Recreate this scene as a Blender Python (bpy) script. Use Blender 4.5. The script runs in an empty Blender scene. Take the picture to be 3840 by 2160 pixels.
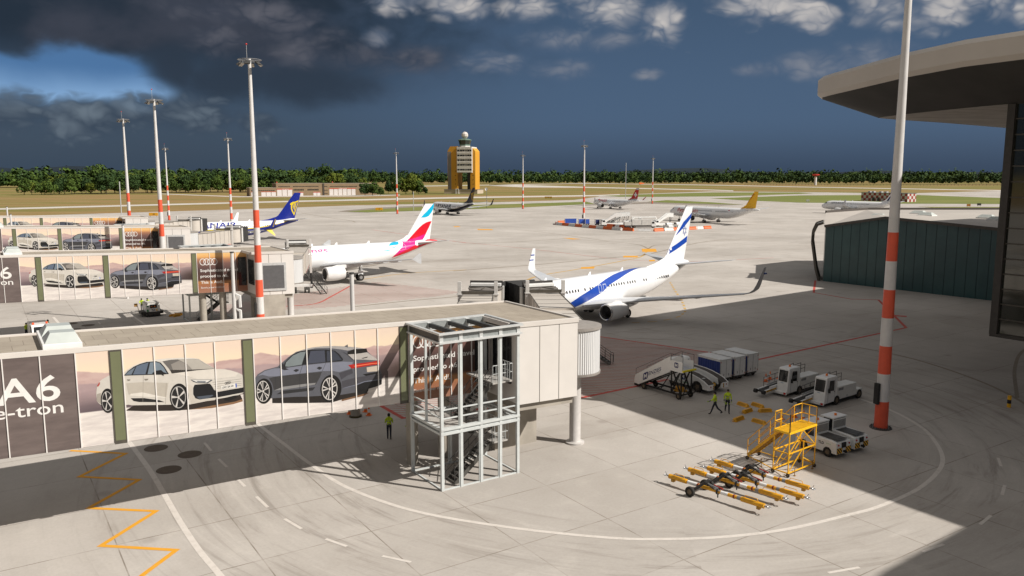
import bpy, bmesh, math, random
from mathutils import Vector, Matrix, noise as mnoise
from mathutils.geometry import tessellate_polygon
random.seed(7)
S = bpy.context.scene
COL = S.collection
PI = math.pi
R = math.radians
sin, cos = math.sin, math.cos

# ------------------------------------------------------------------ materials
def srgb(h):
    h = h.lstrip('#'); c = [int(h[i:i+2], 16)/255 for i in (0, 2, 4)]
    return tuple((x/12.92 if x <= .04045 else ((x+.055)/1.055)**2.4) for x in c)

class NT:
    """small helper for node trees"""
    def __init__(s, tree): s.t = tree; s.t.nodes.clear()
    def n(s, typ, **kw):
        nd = s.t.nodes.new(typ)
        for k, v in kw.items():
            setattr(nd, k, v)
        return nd
    def l(s, a, b): s.t.links.new(a, b)
    def math(s, op, a, b=None, c=None, clamp=False):
        nd = s.n('ShaderNodeMath', operation=op, use_clamp=clamp)
        for i, v in enumerate((a, b, c)):
            if v is None: continue
            if isinstance(v, (int, float)): nd.inputs[i].default_value = v
            else: s.l(v, nd.inputs[i])
        return nd.outputs[0]
    def mix(s, f, a, b):
        nd = s.n('ShaderNodeMix', data_type='RGBA')
        for i, v in ((0, f), (6, a), (7, b)):
            if isinstance(v, (int, float)): nd.inputs[i].default_value = v
            elif isinstance(v, (tuple, list)): nd.inputs[i].default_value = (*v[:3], 1)
            else: s.l(v, nd.inputs[i])
        return nd.outputs[2]
    def noise(s, vec, scale, detail=3, rough=.55, dist=0):
        nd = s.n('ShaderNodeTexNoise'); nd.inputs['Scale'].default_value = scale
        nd.inputs['Detail'].default_value = detail; nd.inputs['Roughness'].default_value = rough
        nd.inputs['Distortion'].default_value = dist
        if vec is not None: s.l(vec, nd.inputs['Vector'])
        return nd.outputs['Fac']
    def mapping(s, vec, loc=(0, 0, 0), rot=(0, 0, 0), scale=(1, 1, 1)):
        nd = s.n('ShaderNodeMapping'); s.l(vec, nd.inputs[0])
        nd.inputs[1].default_value = loc; nd.inputs[2].default_value = rot; nd.inputs[3].default_value = scale
        return nd.outputs[0]
    def smooth(s, x, a, b):
        nd = s.n('ShaderNodeMapRange', interpolation_type='SMOOTHSTEP')
        s.l(x, nd.inputs[0]); nd.inputs[1].default_value = a; nd.inputs[2].default_value = b
        return nd.outputs[0]
    def ramp(s, x, stops):
        nd = s.n('ShaderNodeValToRGB'); s.l(x, nd.inputs[0]); e = nd.color_ramp.elements
        while len(e) < len(stops): e.new(.5)
        for k, (p, c) in zip(e, stops): k.position = p; k.color = (*c[:3], 1)
        return nd.outputs[0]

MATS = {}
def mat(name, col, rough=.55, metal=0., var=.10, scale=3., bump=0., coat=0., spec=.5):
    """painted / metal / rubber surface with a procedural colour variation"""
    if name in MATS: return MATS[name]
    if isinstance(col, str): col = srgb(col)
    m = bpy.data.materials.new(name); m.use_nodes = True; t = NT(m.node_tree)
    out = t.n('ShaderNodeOutputMaterial'); b = t.n('ShaderNodeBsdfPrincipled'); t.l(b.outputs[0], out.inputs[0])
    co = t.n('ShaderNodeTexCoord').outputs['Object']
    f = t.noise(co, scale, 4, .6)
    lo = tuple(c*(1-var) for c in col); hi = tuple(min(1, c*(1+var*.6)) for c in col)
    t.l(t.mix(t.smooth(f, .3, .7), lo, hi), b.inputs['Base Color'])
    b.inputs['Roughness'].default_value = rough; b.inputs['Metallic'].default_value = metal
    b.inputs['Coat Weight'].default_value = coat; b.inputs['Specular IOR Level'].default_value = spec
    if bump:
        bp = t.n('ShaderNodeBump'); bp.inputs['Strength'].default_value = bump; bp.inputs['Distance'].default_value = .02
        t.l(t.noise(co, scale*8, 3), bp.inputs['Height']); t.l(bp.outputs[0], b.inputs['Normal'])
    MATS[name] = m
    return m

def glass(name, col, rough=.08):
    """dark reflective glazing"""
    return mat(name, col, rough, 0, .25, 1.2, 0, 0, .7)

# ------------------------------------------------------------------ objects
def link(o, parent=None):
    COL.objects.link(o)
    if parent is not None: o.parent = parent
    return o
def tag(o, label=None, cat=None, group=None, kind=None):
    if label: o['label'] = label
    if cat: o['category'] = cat
    if group: o['group'] = group
    if kind: o['kind'] = kind
    return o
def thing(name, label, cat, loc=(0, 0, 0), rz=0., group=None):
    o = bpy.data.objects.new(name, None); o.empty_display_size = .3
    link(o); o.location = loc; o.rotation_euler = (0, 0, rz)
    return tag(o, label, cat, group)
def dup(root, loc, rz, label=None):
    r = root.copy(); COL.objects.link(r); r.location = loc; r.rotation_euler = (0, 0, rz)
    if label: r['label'] = label
    def rec(src, dst):
        for ch in src.children:
            c = ch.copy(); COL.objects.link(c); c.parent = dst; rec(ch, c)
    rec(root, r)
    return r

class MB:
    """mesh collector"""
    def __init__(s): s.v = []; s.f = []; s.mi = []; s.M = Matrix(); s.cur = 0
    def add(s, vs, fs):
        o = len(s.v)
        s.v += [tuple(s.M @ Vector(p)) for p in vs]
        s.f += [tuple(i+o for i in f) for f in fs]; s.mi += [s.cur]*len(fs)
        return s
    def m(s, i): s.cur = i; return s
    def box(s, c, d, rz=0., R3=None):
        hx, hy, hz = d[0]/2, d[1]/2, d[2]/2
        rot = R3 if R3 is not None else Matrix.Rotation(rz, 3, 'Z')
        vs = [Vector(c) + rot @ Vector((x, y, z)) for x in (-hx, hx) for y in (-hy, hy) for z in (-hz, hz)]
        return s.add(vs, [(0, 1, 3, 2), (4, 6, 7, 5), (0, 4, 5, 1), (2, 3, 7, 6), (0, 2, 6, 4), (1, 5, 7, 3)])
    def bb(s, lo, hi):
        return s.box([(a+b)/2 for a, b in zip(lo, hi)], [abs(b-a) for a, b in zip(lo, hi)])
    def cyl(s, p0, p1, r0, r1=None, n=12, caps=True):
        r1 = r0 if r1 is None else r1
        p0, p1 = Vector(p0), Vector(p1); ax = (p1-p0).normalized()
        u = ax.orthogonal().normalized(); w = ax.cross(u)
        vs = []
        for p, r in ((p0, r0), (p1, r1)):
            for i in range(n):
                a = 2*PI*i/n; vs.append(p + u*(cos(a)*r) + w*(sin(a)*r))
        fs = [(i, (i+1) % n, n+(i+1) % n, n+i) for i in range(n)]
        if caps: fs += [tuple(range(n-1, -1, -1)), tuple(range(n, 2*n))]
        return s.add(vs, fs)
    def bar(s, p0, p1, w, h=None):
        """square bar between two points"""
        h = w if h is None else h
        p0, p1 = Vector(p0), Vector(p1); ax = (p1-p0); L = ax.length
        if L < 1e-6: return s
        ax.normalize(); up = Vector((0, 0, 1)) if abs(ax.z) < .99 else Vector((0, 1, 0))
        y = up.cross(ax).normalized(); z = ax.cross(y)
        rot = Matrix((ax, y, z)).transposed()
        return s.box((p0+p1)/2, (L, w, h), R3=rot)
    def path(s, pts, r, n=8):
        for a, b in zip(pts[:-1], pts[1:]): s.cyl(a, b, r, n=n)
        return s
    def prism(s, poly, z0, z1):
        """poly in xy, extruded in z; concave outlines are tessellated"""
        n = len(poly)
        vs = [(x, y, z0) for x, y in poly] + [(x, y, z1) for x, y in poly]
        fs = [(i, (i+1) % n, n+(i+1) % n, n+i) for i in range(n)]
        tr = tessellate_polygon([[Vector((x, y, 0)) for x, y in poly]])
        fs += [tuple(t) for t in tr] + [tuple(i+n for i in t) for t in tr]
        return s.add(vs, fs)
    def sideprism(s, poly, y0, y1):
        """poly in (x,z), extruded in y"""
        n = len(poly)
        vs = [(x, y0, z) for x, z in poly] + [(x, y1, z) for x, z in poly]
        fs = [(i, (i+1) % n, n+(i+1) % n, n+i) for i in range(n)]
        tr = tessellate_polygon([[Vector((x, z, 0)) for x, z in poly]])
        fs += [tuple(t) for t in tr] + [tuple(i+n for i in t) for t in tr]
        return s.add(vs, fs)
    def lathe(s, prof, n=24, c=(0, 0, 0), ax='z', a0=0., a1=2*PI):
        """prof = [(radius, height)]"""
        full = abs(a1-a0-2*PI) < 1e-6; k = n if full else n+1
        vs = []
        for r, h in prof:
            for i in range(k):
                a = a0+(a1-a0)*i/n; x, y = r*cos(a), r*sin(a)
                vs.append((x+c[0], y+c[1], h+c[2]) if ax == 'z' else ((h+c[0], x+c[1], y+c[2]) if ax == 'x' else (x+c[0], h+c[1], y+c[2])))
        fs = []
        for j in range(len(prof)-1):
            for i in range(n if full else n):
                i2 = (i+1) % k
                fs.append((j*k+i, j*k+i2, (j+1)*k+i2, (j+1)*k+i))
        return s.add(vs, fs)
    def loft(s, secs, close=True, caps=True):
        n = len(secs[0]); vs = [p for sec in secs for p in sec]; fs = []
        for j in range(len(secs)-1):
            for i in range(n if close else n-1):
                i2 = (i+1) % n
                fs.append((j*n+i, j*n+i2, (j+1)*n+i2, (j+1)*n+i))
        if caps and close: fs += [tuple(range(n-1, -1, -1)), tuple(range((len(secs)-1)*n, len(secs)*n))]
        return s.add(vs, fs)
    def sphere(s, c, r, n=12, sc=(1, 1, 1)):
        m = n//2; prof = [(sin(PI*i/m)*r, -cos(PI*i/m)*r) for i in range(m+1)]
        o = len(s.v); s.lathe(prof, n, (0, 0, 0))
        for i in range(o, len(s.v)):
            p = Vector(s.v[i])
            if s.M == Matrix(): s.v[i] = (p.x*sc[0]+c[0], p.y*sc[1]+c[1], p.z*sc[2]+c[2])
            else:
                q = s.M.inverted() @ p; s.v[i] = tuple(s.M @ Vector((q.x*sc[0]+c[0], q.y*sc[1]+c[1], q.z*sc[2]+c[2])))
        return s
    def flat(s, loops, fn, cell=None):
        """2-D outline(s) (first outer, rest holes) mapped through fn(x, y) -> point"""
        vs, fs = flat2d(loops, cell)
        return s.add([fn(x, y) for x, y in vs], fs)
    def build(s, name, mats, parent=None, smooth=False, bevel=0., label=None, fixn=True):
        me = bpy.data.meshes.new(name); me.from_pydata(s.v, [], s.f)
        if not isinstance(mats, (list, tuple)): mats = [mats]
        for x in mats: me.materials.append(x)
        if len(mats) > 1: me.polygons.foreach_set('material_index', s.mi)
        if fixn:
            bm = bmesh.new(); bm.from_mesh(me); bmesh.ops.recalc_face_normals(bm, faces=bm.faces); bm.to_mesh(me); bm.free()
        if smooth is not False:
            me.shade_smooth()
            if smooth is not True: me.set_sharp_from_angle(angle=R(smooth))
        o = bpy.data.objects.new(name, me); link(o, parent)
        if bevel:
            b = o.modifiers.new('bevel', 'BEVEL'); b.width = bevel; b.segments = 2; b.limit_method = 'ANGLE'; b.angle_limit = R(50)
        if label: o['label'] = label
        return o

def flat2d(loops, cell=None):
    flatl = [Vector((x, y, 0)) for lp in loops for x, y in lp]
    tr = tessellate_polygon([[Vector((x, y, 0)) for x, y in lp] for lp in loops])
    vs = [(p.x, p.y) for p in flatl]; fs = [tuple(t) for t in tr]
    if cell:
        vs, fs = grid_cut(vs, fs, cell)
    return vs, fs
def grid_cut(vs, fs, cell):
    bm = bmesh.new(); bv = [bm.verts.new((x, y, 0)) for x, y in vs]
    for f in fs:
        try: bm.faces.new([bv[i] for i in f])
        except ValueError: pass
    cx, cy = cell
    for ax, c in ((0, cx), (1, cy)):
        if not c: continue
        lo = min(v.co[ax] for v in bm.verts); hi = max(v.co[ax] for v in bm.verts)
        k = math.ceil(lo/c+1e-6)
        while k*c < hi-1e-6:
            co = [0, 0, 0]; co[ax] = k*c; no = [0, 0, 0]; no[ax] = 1
            bmesh.ops.bisect_plane(bm, geom=bm.verts[:]+bm.edges[:]+bm.faces[:], plane_co=co, plane_no=no, dist=1e-6); k += 1
    bm.verts.index_update()
    v2 = [(v.co.x, v.co.y) for v in bm.verts]; f2 = [tuple(v.index for v in f.verts) for f in bm.faces]
    bm.free(); return v2, f2

_TXT = {}
def text2d(body, h=None, w=None, bold=0., shear=0., space=1.):
    """lettering as a flat 2-D mesh, lower-left at the origin, scaled to cap height h and / or width w"""
    key = (body, bold, shear, space)
    if key not in _TXT:
        cu = bpy.data.curves.new('lettering', 'FONT'); cu.body = body; cu.size = 1; cu.offset = bold; cu.shear = shear
        cu.space_character = space; cu.resolution_u = 4
        ob = bpy.data.objects.new('lettering', cu); COL.objects.link(ob)
        dg = bpy.context.evaluated_depsgraph_get(); dg.update()
        me = bpy.data.meshes.new_from_object(ob.evaluated_get(dg))
        vs = [(v.co.x, v.co.y) for v in me.vertices]; fs = [tuple(p.vertices) for p in me.polygons]
        bpy.data.objects.remove(ob); bpy.data.curves.remove(cu); bpy.data.meshes.remove(me)
        _TXT[key] = (vs, fs)
    vs, fs = _TXT[key]
    x0 = min(v[0] for v in vs); x1 = max(v[0] for v in vs)
    CAP = .729
    sy = (h/CAP) if h else None; sx = (w/(x1-x0)) if w else None
    sx = sx or sy; sy = sy or sx
    return [((x-x0)*sx, y*sy) for x, y in vs], fs
def put2d(mb, vf, fn, cell=None):
    vs, fs = vf
    if cell: vs, fs = grid_cut(vs, fs, cell)
    return mb.add([fn(x, y) for x, y in vs], fs)
def ell(cx, cy, rx, ry, n=24, a0=0., a1=2*PI):
    k = n if abs(a1-a0-2*PI) < 1e-6 else n+1
    return [(cx+rx*cos(a0+(a1-a0)*i/n), cy+ry*sin(a0+(a1-a0)*i/n)) for i in range(k)]
def rrect(x0, y0, x1, y1, r, n=4):
    out = []
    for cx, cy, a in ((x1-r, y1-r, 0), (x0+r, y1-r, PI/2), (x0+r, y0+r, PI), (x1-r, y0+r, 3*PI/2)):
        out += [(cx+r*cos(a+PI/2*i/n), cy+r*sin(a+PI/2*i/n)) for i in range(n+1)]
    return out
def lerp(a, b, t): return a+(b-a)*t
def interp(x, tab):
    if x <= tab[0][0]: return tab[0][1]
    for (a, fa), (b, fb) in zip(tab[:-1], tab[1:]):
        if x <= b:
            return fa+(fb-fa)*(x-a)/(b-a)
    return tab[-1][1]
def spline(x, tab):
    """monotone-ish smooth interpolation (Catmull-Rom)"""
    n = len(tab)
    if x <= tab[0][0]: return tab[0][1]
    if x >= tab[-1][0]: return tab[-1][1]
    for i in range(n-1):
        if x <= tab[i+1][0]: break
    x0, y0 = tab[i]; x1, y1 = tab[i+1]; t = (x-x0)/(x1-x0)
    m0 = (y1-tab[i-1][1])/(x1-tab[i-1][0]) if i > 0 else (y1-y0)/(x1-x0)
    m1 = (tab[i+2][1]-y0)/(tab[i+2][0]-x0) if i < n-2 else (y1-y0)/(x1-x0)
    d = x1-x0
    return (2*t**3-3*t**2+1)*y0+(t**3-2*t**2+t)*d*m0+(-2*t**3+3*t**2)*y1+(t**3-t**2)*d*m1

# common paints
WHITE = mat('white_paint', (.78, .775, .75), .4, 0, .05)
OFFWHITE = mat('off_white_panel', (.66, .63, .585), .5, 0, .04, .6)
LGREY = mat('light_grey_metal', (.50, .50, .49), .45, .2, .10)
GREY = mat('grey_metal', (.25, .25, .25), .5, .3, .15)
DGREY = mat('dark_grey_metal', (.07, .068, .065), .55, .2, .2)
BLACK = mat('black_rubber', (.018, .017, .016), .7, 0, .3, 6)
STEEL = mat('bare_steel', (.42, .42, .42), .35, .8, .15)
GALV = mat('galvanised_steel', (.56, .585, .575), .5, .05, .08, 2)
ORANGE = mat('orange_plastic', (.85, .17, .02), .5, 0, .12)
REDP = mat('red_paint', (.55, .03, .02), .5, 0, .12)
BEACON = mat('amber_lens', (.80, .20, .02), .25, 0, .1)
YEL = mat('yellow_paint', (.80, .42, .012), .45, 0, .14)
DYEL = mat('deep_yellow_paint', (.74, .36, .012), .45, 0, .18)
CONC = mat('cast_concrete', (.36, .325, .275), .85, 0, .15, .8, .15)
TYRE = mat('tyre_rubber', (.022, .019, .016), .85, 0, .3, 8)
HUB = mat('wheel_hub', (.16, .12, .08), .6, .2, .3, 6)
DARKGLASS = glass('dark_tinted_glass', (.018, .02, .022))
NAVY = mat('navy_paint', (.012, .022, .12), .4, 0, .1)
BLUEC = mat('blue_curtain', (.022, .045, .20), .6, 0, .15, 2)
# ------------------------------------------------------------------ camera, render, light
cam = bpy.data.cameras.new('camera'); co_ = bpy.data.objects.new('camera', cam); COL.objects.link(co_)
cam.sensor_fit = 'HORIZONTAL'; cam.sensor_width = 36; cam.lens = 36*3021.8/3840; cam.clip_start = .2; cam.clip_end = 60000
co_.location = (0, 0, 17.421); co_.rotation_euler = (R(90-7.9311), 0, 0); S.camera = co_
S.view_settings.view_transform = 'Standard'; S.view_settings.look = 'None'; S.view_settings.gamma = 1; S.view_settings.use_curve_mapping = False
EXPO = .62
S.view_settings.exposure = EXPO
S.cycles.use_denoising = True
S.cycles.max_bounces = 6; S.cycles.diffuse_bounces = 3; S.cycles.glossy_bounces = 3; S.cycles.transmission_bounces = 4
S.cycles.caustics_reflective = False; S.cycles.caustics_refractive = False; S.cycles.sample_clamp_indirect = 6
SUN_EL, SUN_AZ = R(40.5), R(-20.4)              # azimuth counted from +X
sd = Vector((cos(SUN_EL)*cos(SUN_AZ), cos(SUN_EL)*sin(SUN_AZ), sin(SUN_EL)))
sl = bpy.data.lights.new('sun', 'SUN'); sl.energy = 3.7; sl.angle = R(.5); sl.color = (1, .95, .885)
so = bpy.data.objects.new('sun', sl); COL.objects.link(so); so.rotation_euler = (-sd).to_track_quat('-Z', 'Y').to_euler()

# ------------------------------------------------------------------ storm sky
W = bpy.data.worlds.new('World'); S.world = W; W.use_nodes = True
t = NT(W.node_tree)
wo = t.n('ShaderNodeOutputWorld'); bg = t.n('ShaderNodeBackground'); t.l(bg.outputs[0], wo.inputs[0])
STR = .1; bg.inputs['Strength'].default_value = STR
def sk(h, k=1.): return tuple(c*k/(2**EXPO)/STR for c in srgb(h))
tc = t.n('ShaderNodeTexCoord').outputs['Generated']
sep = t.n('ShaderNodeSeparateXYZ'); t.l(tc, sep.inputs[0])
az = t.math('ARCTAN2', sep.outputs[0], sep.outputs[1]); el = t.math('ARCSINE', sep.outputs[2])
uv = t.n('ShaderNodeCombineXYZ'); t.l(az, uv.inputs[0]); t.l(t.math('MULTIPLY', el, 1.35), uv.inputs[1])
uv = uv.outputs[0]
def vn(scale, detail=5, rough=.55, dist=0., st=1., off=(0, 0, 0)):
    return t.noise(t.mapping(uv, off, (0, 0, 0), (1, st, 1)), scale, detail, rough, dist)
nL = vn(7, 4, .5, .2); nM = vn(17, 4, .5, .2, 1.2)
wn_ = t.n('ShaderNodeTexNoise'); wn_.inputs['Scale'].default_value = 15; wn_.inputs['Detail'].default_value = 4; t.l(uv, wn_.inputs['Vector'])
wm_ = t.n('ShaderNodeVectorMath', operation='MULTIPLY_ADD'); t.l(wn_.outputs['Color'], wm_.inputs[0]); wm_.inputs[1].default_value = (.05, .05, 0); t.l(uv, wm_.inputs[2]); WV = wm_.outputs[0]
def billow(off):
    acc = None
    for sc, wt, o in ((15, .50, 0), (36, .32, 3.1), (85, .18, 7.7)):   # |2n-1| turbulence: lumps divided by creases
        n = t.noise(t.mapping(WV, (off[0], off[1], o), (0, 0, 0), (1, 1.3, 1)), sc, .0, .5)
        d = t.math('MULTIPLY', t.math('POWER', t.math('ABSOLUTE', t.math('MULTIPLY_ADD', n, 2.6, -1.3)), .9), wt)
        acc = d if acc is None else t.math('ADD', acc, d)
    return acc
BB = billow((0, 0))
sky = t.n('ShaderNodeTexSky', sky_type='NISHITA'); sky.sun_disc = False; sky.sun_elevation = SUN_EL; sky.sun_rotation = R(90)-SUN_AZ
sky.air_density = 1.; sky.dust_density = 1.5
# storm layer over the clear sky: darker to the left, blue to the right
base = t.mix(t.smooth(el, -.01, .07), sk('#32435a'), sk('#445b78'))
base = t.mix(t.smooth(el, .07, .26), base, sk('#3b5069'))
left = t.mix(t.smooth(el, -.01, .12), sk('#344457'), sk('#34475e'))
base = t.mix(t.smooth(az, -.40, .10), left, base)
base = t.mix(.03, base, sky.outputs[0])
def blobs(L, amp, nz, mid=.5):
    acc = None
    for a, e, sa, se in L:
        da = t.math('DIVIDE', t.math('SUBTRACT', az, a), sa); de = t.math('DIVIDE', t.math('SUBTRACT', el, e), se)
        q = t.math('ADD', t.math('MULTIPLY', da, da), t.math('MULTIPLY', de, de))
        g = t.math('POWER', 2.718, t.math('MULTIPLY', q, -.7))
        acc = g if acc is None else t.math('MAXIMUM', acc, g)
    return t.math('ADD', acc, t.math('MULTIPLY', t.math('SUBTRACT', nz, mid), amp))
GAP = [(-.57, .098, .10, .024), (-.475, .108, .060, .026), (-.425, .092, .034, .018)]
LOW = [(-.555, .068, .073, .026), (-.476, .063, .066, .026), (-.415, .074, .06, .023), (-.365, .068, .056, .024), (-.30, .060, .03, .016)]
MID = [(-.339, .150, .045, .024), (-.242, .150, .078, .028), (-.181, .140, .078, .022), (-.115, .138, .056, .018), (-.315, .182, .10, .02), (-.262, .172, .045, .026)]
TOP = [(-.133, .202, .045, .02), (-.07, .200, .052, .024), (.013, .198, .045, .024), (.114, .192, .058, .026), (.180, .182, .034, .028), (.291, .190, .058, .024), (.346, .176, .040, .020), (.415, .178, .042, .024), (.467, .170, .040, .024), (.50, .180, .06, .018), (.545, .170, .036, .02)]
SML = [(.051, .160, .045, .017), (.121, .158, .036, .014), (-.023, .134, .044, .015), (.058, .126, .045, .014), (.166, .119, .022, .008), (.349, .126, .055, .020), (.404, .130, .060, .020), (.291, .120, .032, .011), (-.159, .161, .022, .014)]
c = base
# bright clear gap low on the left
g = t.smooth(blobs(GAP, .7, nM), .22, .62)
c = t.mix(g, c, t.mix(t.smooth(t.math('ADD', el, t.math('MULTIPLY', nL, .03)), .085, .135), sk('#8fb5dd'), sk('#4f76a3')))
# heavy dark sheet over the upper left
dm = t.math('MULTIPLY', t.smooth(t.math('ADD', el, t.math('MULTIPLY', t.math('SUBTRACT', nL, .5), .06)), .085, .150),
            t.math('SUBTRACT', 1, t.smooth(t.math('ADD', az, t.math('MULTIPLY', t.math('SUBTRACT', nM, .5), .30)), -.30, .08)))
dm = t.math('MULTIPLY', dm, t.math('SUBTRACT', 1, t.math('MULTIPLY', g, .95)))
c = t.mix(dm, c, t.mix(t.smooth(t.math('ADD', nL, t.math('MULTIPLY', nM, .5)), .62, .95), sk('#27323f'), sk('#3d424e')))
w_ = t.smooth(blobs([(-.385, .118, .035, .030), (-.33, .108, .07, .032), (-.24, .105, .10, .028)], .7, nM), .30, .95)
c = t.mix(t.math('MULTIPLY', w_, .9), c, sk('#2f3a48'))
def puffs(c, L, amp, lo, hi, a0, a1, op, s0=.30, s1=.75, soft=.5):
    D = t.math('ADD', blobs(L, amp, BB, .48), t.math('MULTIPLY', t.math('SUBTRACT', nM, .5), soft))
    a = t.math('MULTIPLY', t.smooth(D, a0, a1), op)
    sh = t.math('ADD', t.math('MULTIPLY', BB, .75), t.math('MULTIPLY', D, .35))
    return t.mix(a, c, t.mix(t.smooth(sh, s0, s1), sk(lo), sk(hi)))
c = puffs(c, LOW, .6, '#3a4757', '#6d7a86', .30, .75, .92, .22, .95)
c = puffs(c, MID, .4, '#3b4250', '#62636c', .30, 1.10, .9, .25, 1.0, .6)
c = puffs(c, SML, .35, '#56667d', '#94959b', .30, 1.15, .85, .25, 1.0)
c = puffs(c, TOP, .55, '#6b7688', '#c8c3bf', .34, 1.0, .95, .25, .95)
# broken bright cloud overhead and behind, which fills the shadows
over = t.smooth(el, .24, .42)
c = t.mix(over, c, t.mix(t.smooth(nL, .35, .65), sk('#8792a0', .72), sk('#e0d6ca', .72)))
t.l(c, bg.inputs['Color'])

# ------------------------------------------------------------------ ground materials
GA = R(33.63)                                    # direction of the piers and slab joints
def concrete(name, lo='#a7a19a', hi='#bdb7b0', joints=True, ring=True, dark=1.):
    m = bpy.data.materials.new(name); m.use_nodes = True; t = NT(m.node_tree)
    out = t.n('ShaderNodeOutputMaterial'); b = t.n('ShaderNodeBsdfPrincipled'); t.l(b.outputs[0], out.inputs[0])
    P = t.n('ShaderNodeTexCoord').outputs['Object']
    Q = t.mapping(P, (0, 0, 0), (0, 0, -GA))     # slab-aligned metres
    s = t.n('ShaderNodeSeparateXYZ'); t.l(Q, s.inputs[0])
    big = t.noise(Q, .045, 5, .6); med = t.noise(Q, .35, 5, .65, .4); fine = t.noise(Q, 6, 4, .7)
    c = t.mix(t.smooth(big, .3, .7), srgb(lo), srgb(hi))
    # large damp-looking stains and pale wear
    st = t.noise(t.mapping(Q, (3, 8, 0), (0, 0, 0), (.05, .16, 1)), 1.0, 5, .6, .6)
    c = t.mix(t.math('MULTIPLY', t.smooth(st, .55, .72), .30), c, srgb('#81786e'))
    st2 = t.noise(t.mapping(P, (31, 4, 0), (0, 0, R(18)), (.012, .11, 1)), 1.0, 4, .6, .3)
    c = t.mix(t.math('MULTIPLY', t.smooth(st2, .52, .74), .34), c, srgb('#857b70'))
    c = t.mix(t.math('MULTIPLY', t.smooth(med, .52, .80), .35), c, srgb('#cbc5bc'))
    c = t.mix(t.math('MULTIPLY', t.smooth(med, .50, .22), .22), c, srgb('#8a8176'))
    if ring:                                     # tyre tracks on the curved service road
        d = t.n('ShaderNodeVectorMath', operation='SUBTRACT'); t.l(P, d.inputs[0]); d.inputs[1].default_value = (8.5, 57, 0)
        sp = t.n('ShaderNodeSeparateXYZ'); t.l(d.outputs[0], sp.inputs[0])
        ln = t.n('ShaderNodeVectorMath', operation='LENGTH'); t.l(d.outputs[0], ln.inputs[0]); r = ln.outputs['Value']
        th = t.math('ARCTAN2', sp.outputs[0], sp.outputs[1])
        cv = t.n('ShaderNodeCombineXYZ'); t.l(t.math('MULTIPLY', r, 1.1), cv.inputs[0]); t.l(t.math('MULTIPLY', th, 2.3), cv.inputs[1])
        tr = t.noise(cv.outputs[0], 1., 5, .7, .5)
        msk = t.math('MULTIPLY', t.smooth(r, 16.5, 21), t.math('SUBTRACT', 1, t.smooth(r, 29, 42)))
        c = t.mix(t.math('MULTIPLY', t.math('MULTIPLY', t.smooth(tr, .50, .72), msk), .55), c, srgb('#726a62'))
        c = t.mix(t.math('MULTIPLY', t.math('MULTIPLY', t.smooth(tr, .48, .25), msk), .35), c, srgb('#cfc9c1'))
    if joints:
        idx = []
        J = None
        for k, o in ((0, .9), (1, 2.1)):
            u = t.math('DIVIDE', t.math('ADD', s.outputs[k], o), 5.35)
            idx.append(t.math('FLOOR', u))
            dd = t.math('ABSOLUTE', t.math('SUBTRACT', t.math('FRACT', u), .5))
            ln = t.math('GREATER_THAN', dd, .5-.0058)
            J = ln if J is None else t.math('MAXIMUM', J, ln)
        cv = t.n('ShaderNodeCombineXYZ'); t.l(idx[0], cv.inputs[0]); t.l(idx[1], cv.inputs[1])
        wn = t.n('ShaderNodeTexWhiteNoise', noise_dimensions='2D'); t.l(cv.outputs[0], wn.inputs['Vector'])
        c = t.mix(t.math('MULTIPLY', wn.outputs['Value'], .16), c, srgb('#958c81'))
        c = t.mix(t.math('MULTIPLY', J, t.smooth(t.noise(Q, .5, 3), .25, .7)), c, srgb('#7d746a'))
    c = t.mix(t.math('MULTIPLY', t.smooth(fine, .35, .7), .12), c, srgb('#7d746a'))
    # small oil spots
    vo = t.n('ShaderNodeTexVoronoi'); t.l(Q, vo.inputs['Vector']); vo.inputs['Scale'].default_value = .23
    c = t.mix(t.math('MULTIPLY', t.math('SUBTRACT', 1, t.smooth(vo.outputs['Distance'], .03, .14)), .28), c, srgb('#6b6259'))
    t.l(c, b.inputs['Base Color']); b.inputs['Roughness'].default_value = .9; b.inputs['Specular IOR Level'].default_value = .25
    bp = t.n('ShaderNodeBump'); bp.inputs['Strength'].default_value = .15; bp.inputs['Distance'].default_value = .02
    t.l(fine, bp.inputs['Height']); t.l(bp.outputs[0], b.inputs['Normal'])
    return m
def grassmat(name, g='#75723f', br='#8f7650', pale='#a0936a', bias=0.):
    m = bpy.data.materials.new(name); m.use_nodes = True; t = NT(m.node_tree)
    out = t.n('ShaderNodeOutputMaterial'); b = t.n('ShaderNodeBsdfPrincipled'); t.l(b.outputs[0], out.inputs[0])
    P = t.n('ShaderNodeTexCoord').outputs['Object']
    a = t.noise(t.mapping(P, (0, 0, 0), (0, 0, R(-28)), (.0028, .012, 1)), 1., 5, .6, .3)
    f = t.noise(t.mapping(P, (9, 3, 0), (0, 0, R(-28)), (.02, .10, 1)), 1., 5, .65)
    z = t.noise(P, .9, 4, .7)
    c = t.mix(t.smooth(a, .42+bias, .58+bias), srgb(g), srgb(br))
    c = t.mix(t.math('MULTIPLY', t.smooth(f, .5, .72), .55), c, srgb(pale))
    c = t.mix(t.math('MULTIPLY', t.smooth(z, .4, .7), .22), c, srgb('#4d4a28'))
    t.l(c, b.inputs['Base Color']); b.inputs['Roughness'].default_value = 1; b.inputs['Specular IOR Level'].default_value = .1
    return m
M_APRON = concrete('apron_concrete'); M_TAXI = concrete('taxiway_concrete', '#b9b3aa', '#c9c3bb', False, False)
M_SHOULD = concrete('shoulder_asphalt', '#7d746a', '#8b8277', False, False)
M_GRASS = grassmat('airfield_grass'); M_GREEN = grassmat('green_grass', '#6f7742', '#84804c', '#949060', .06)
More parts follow.
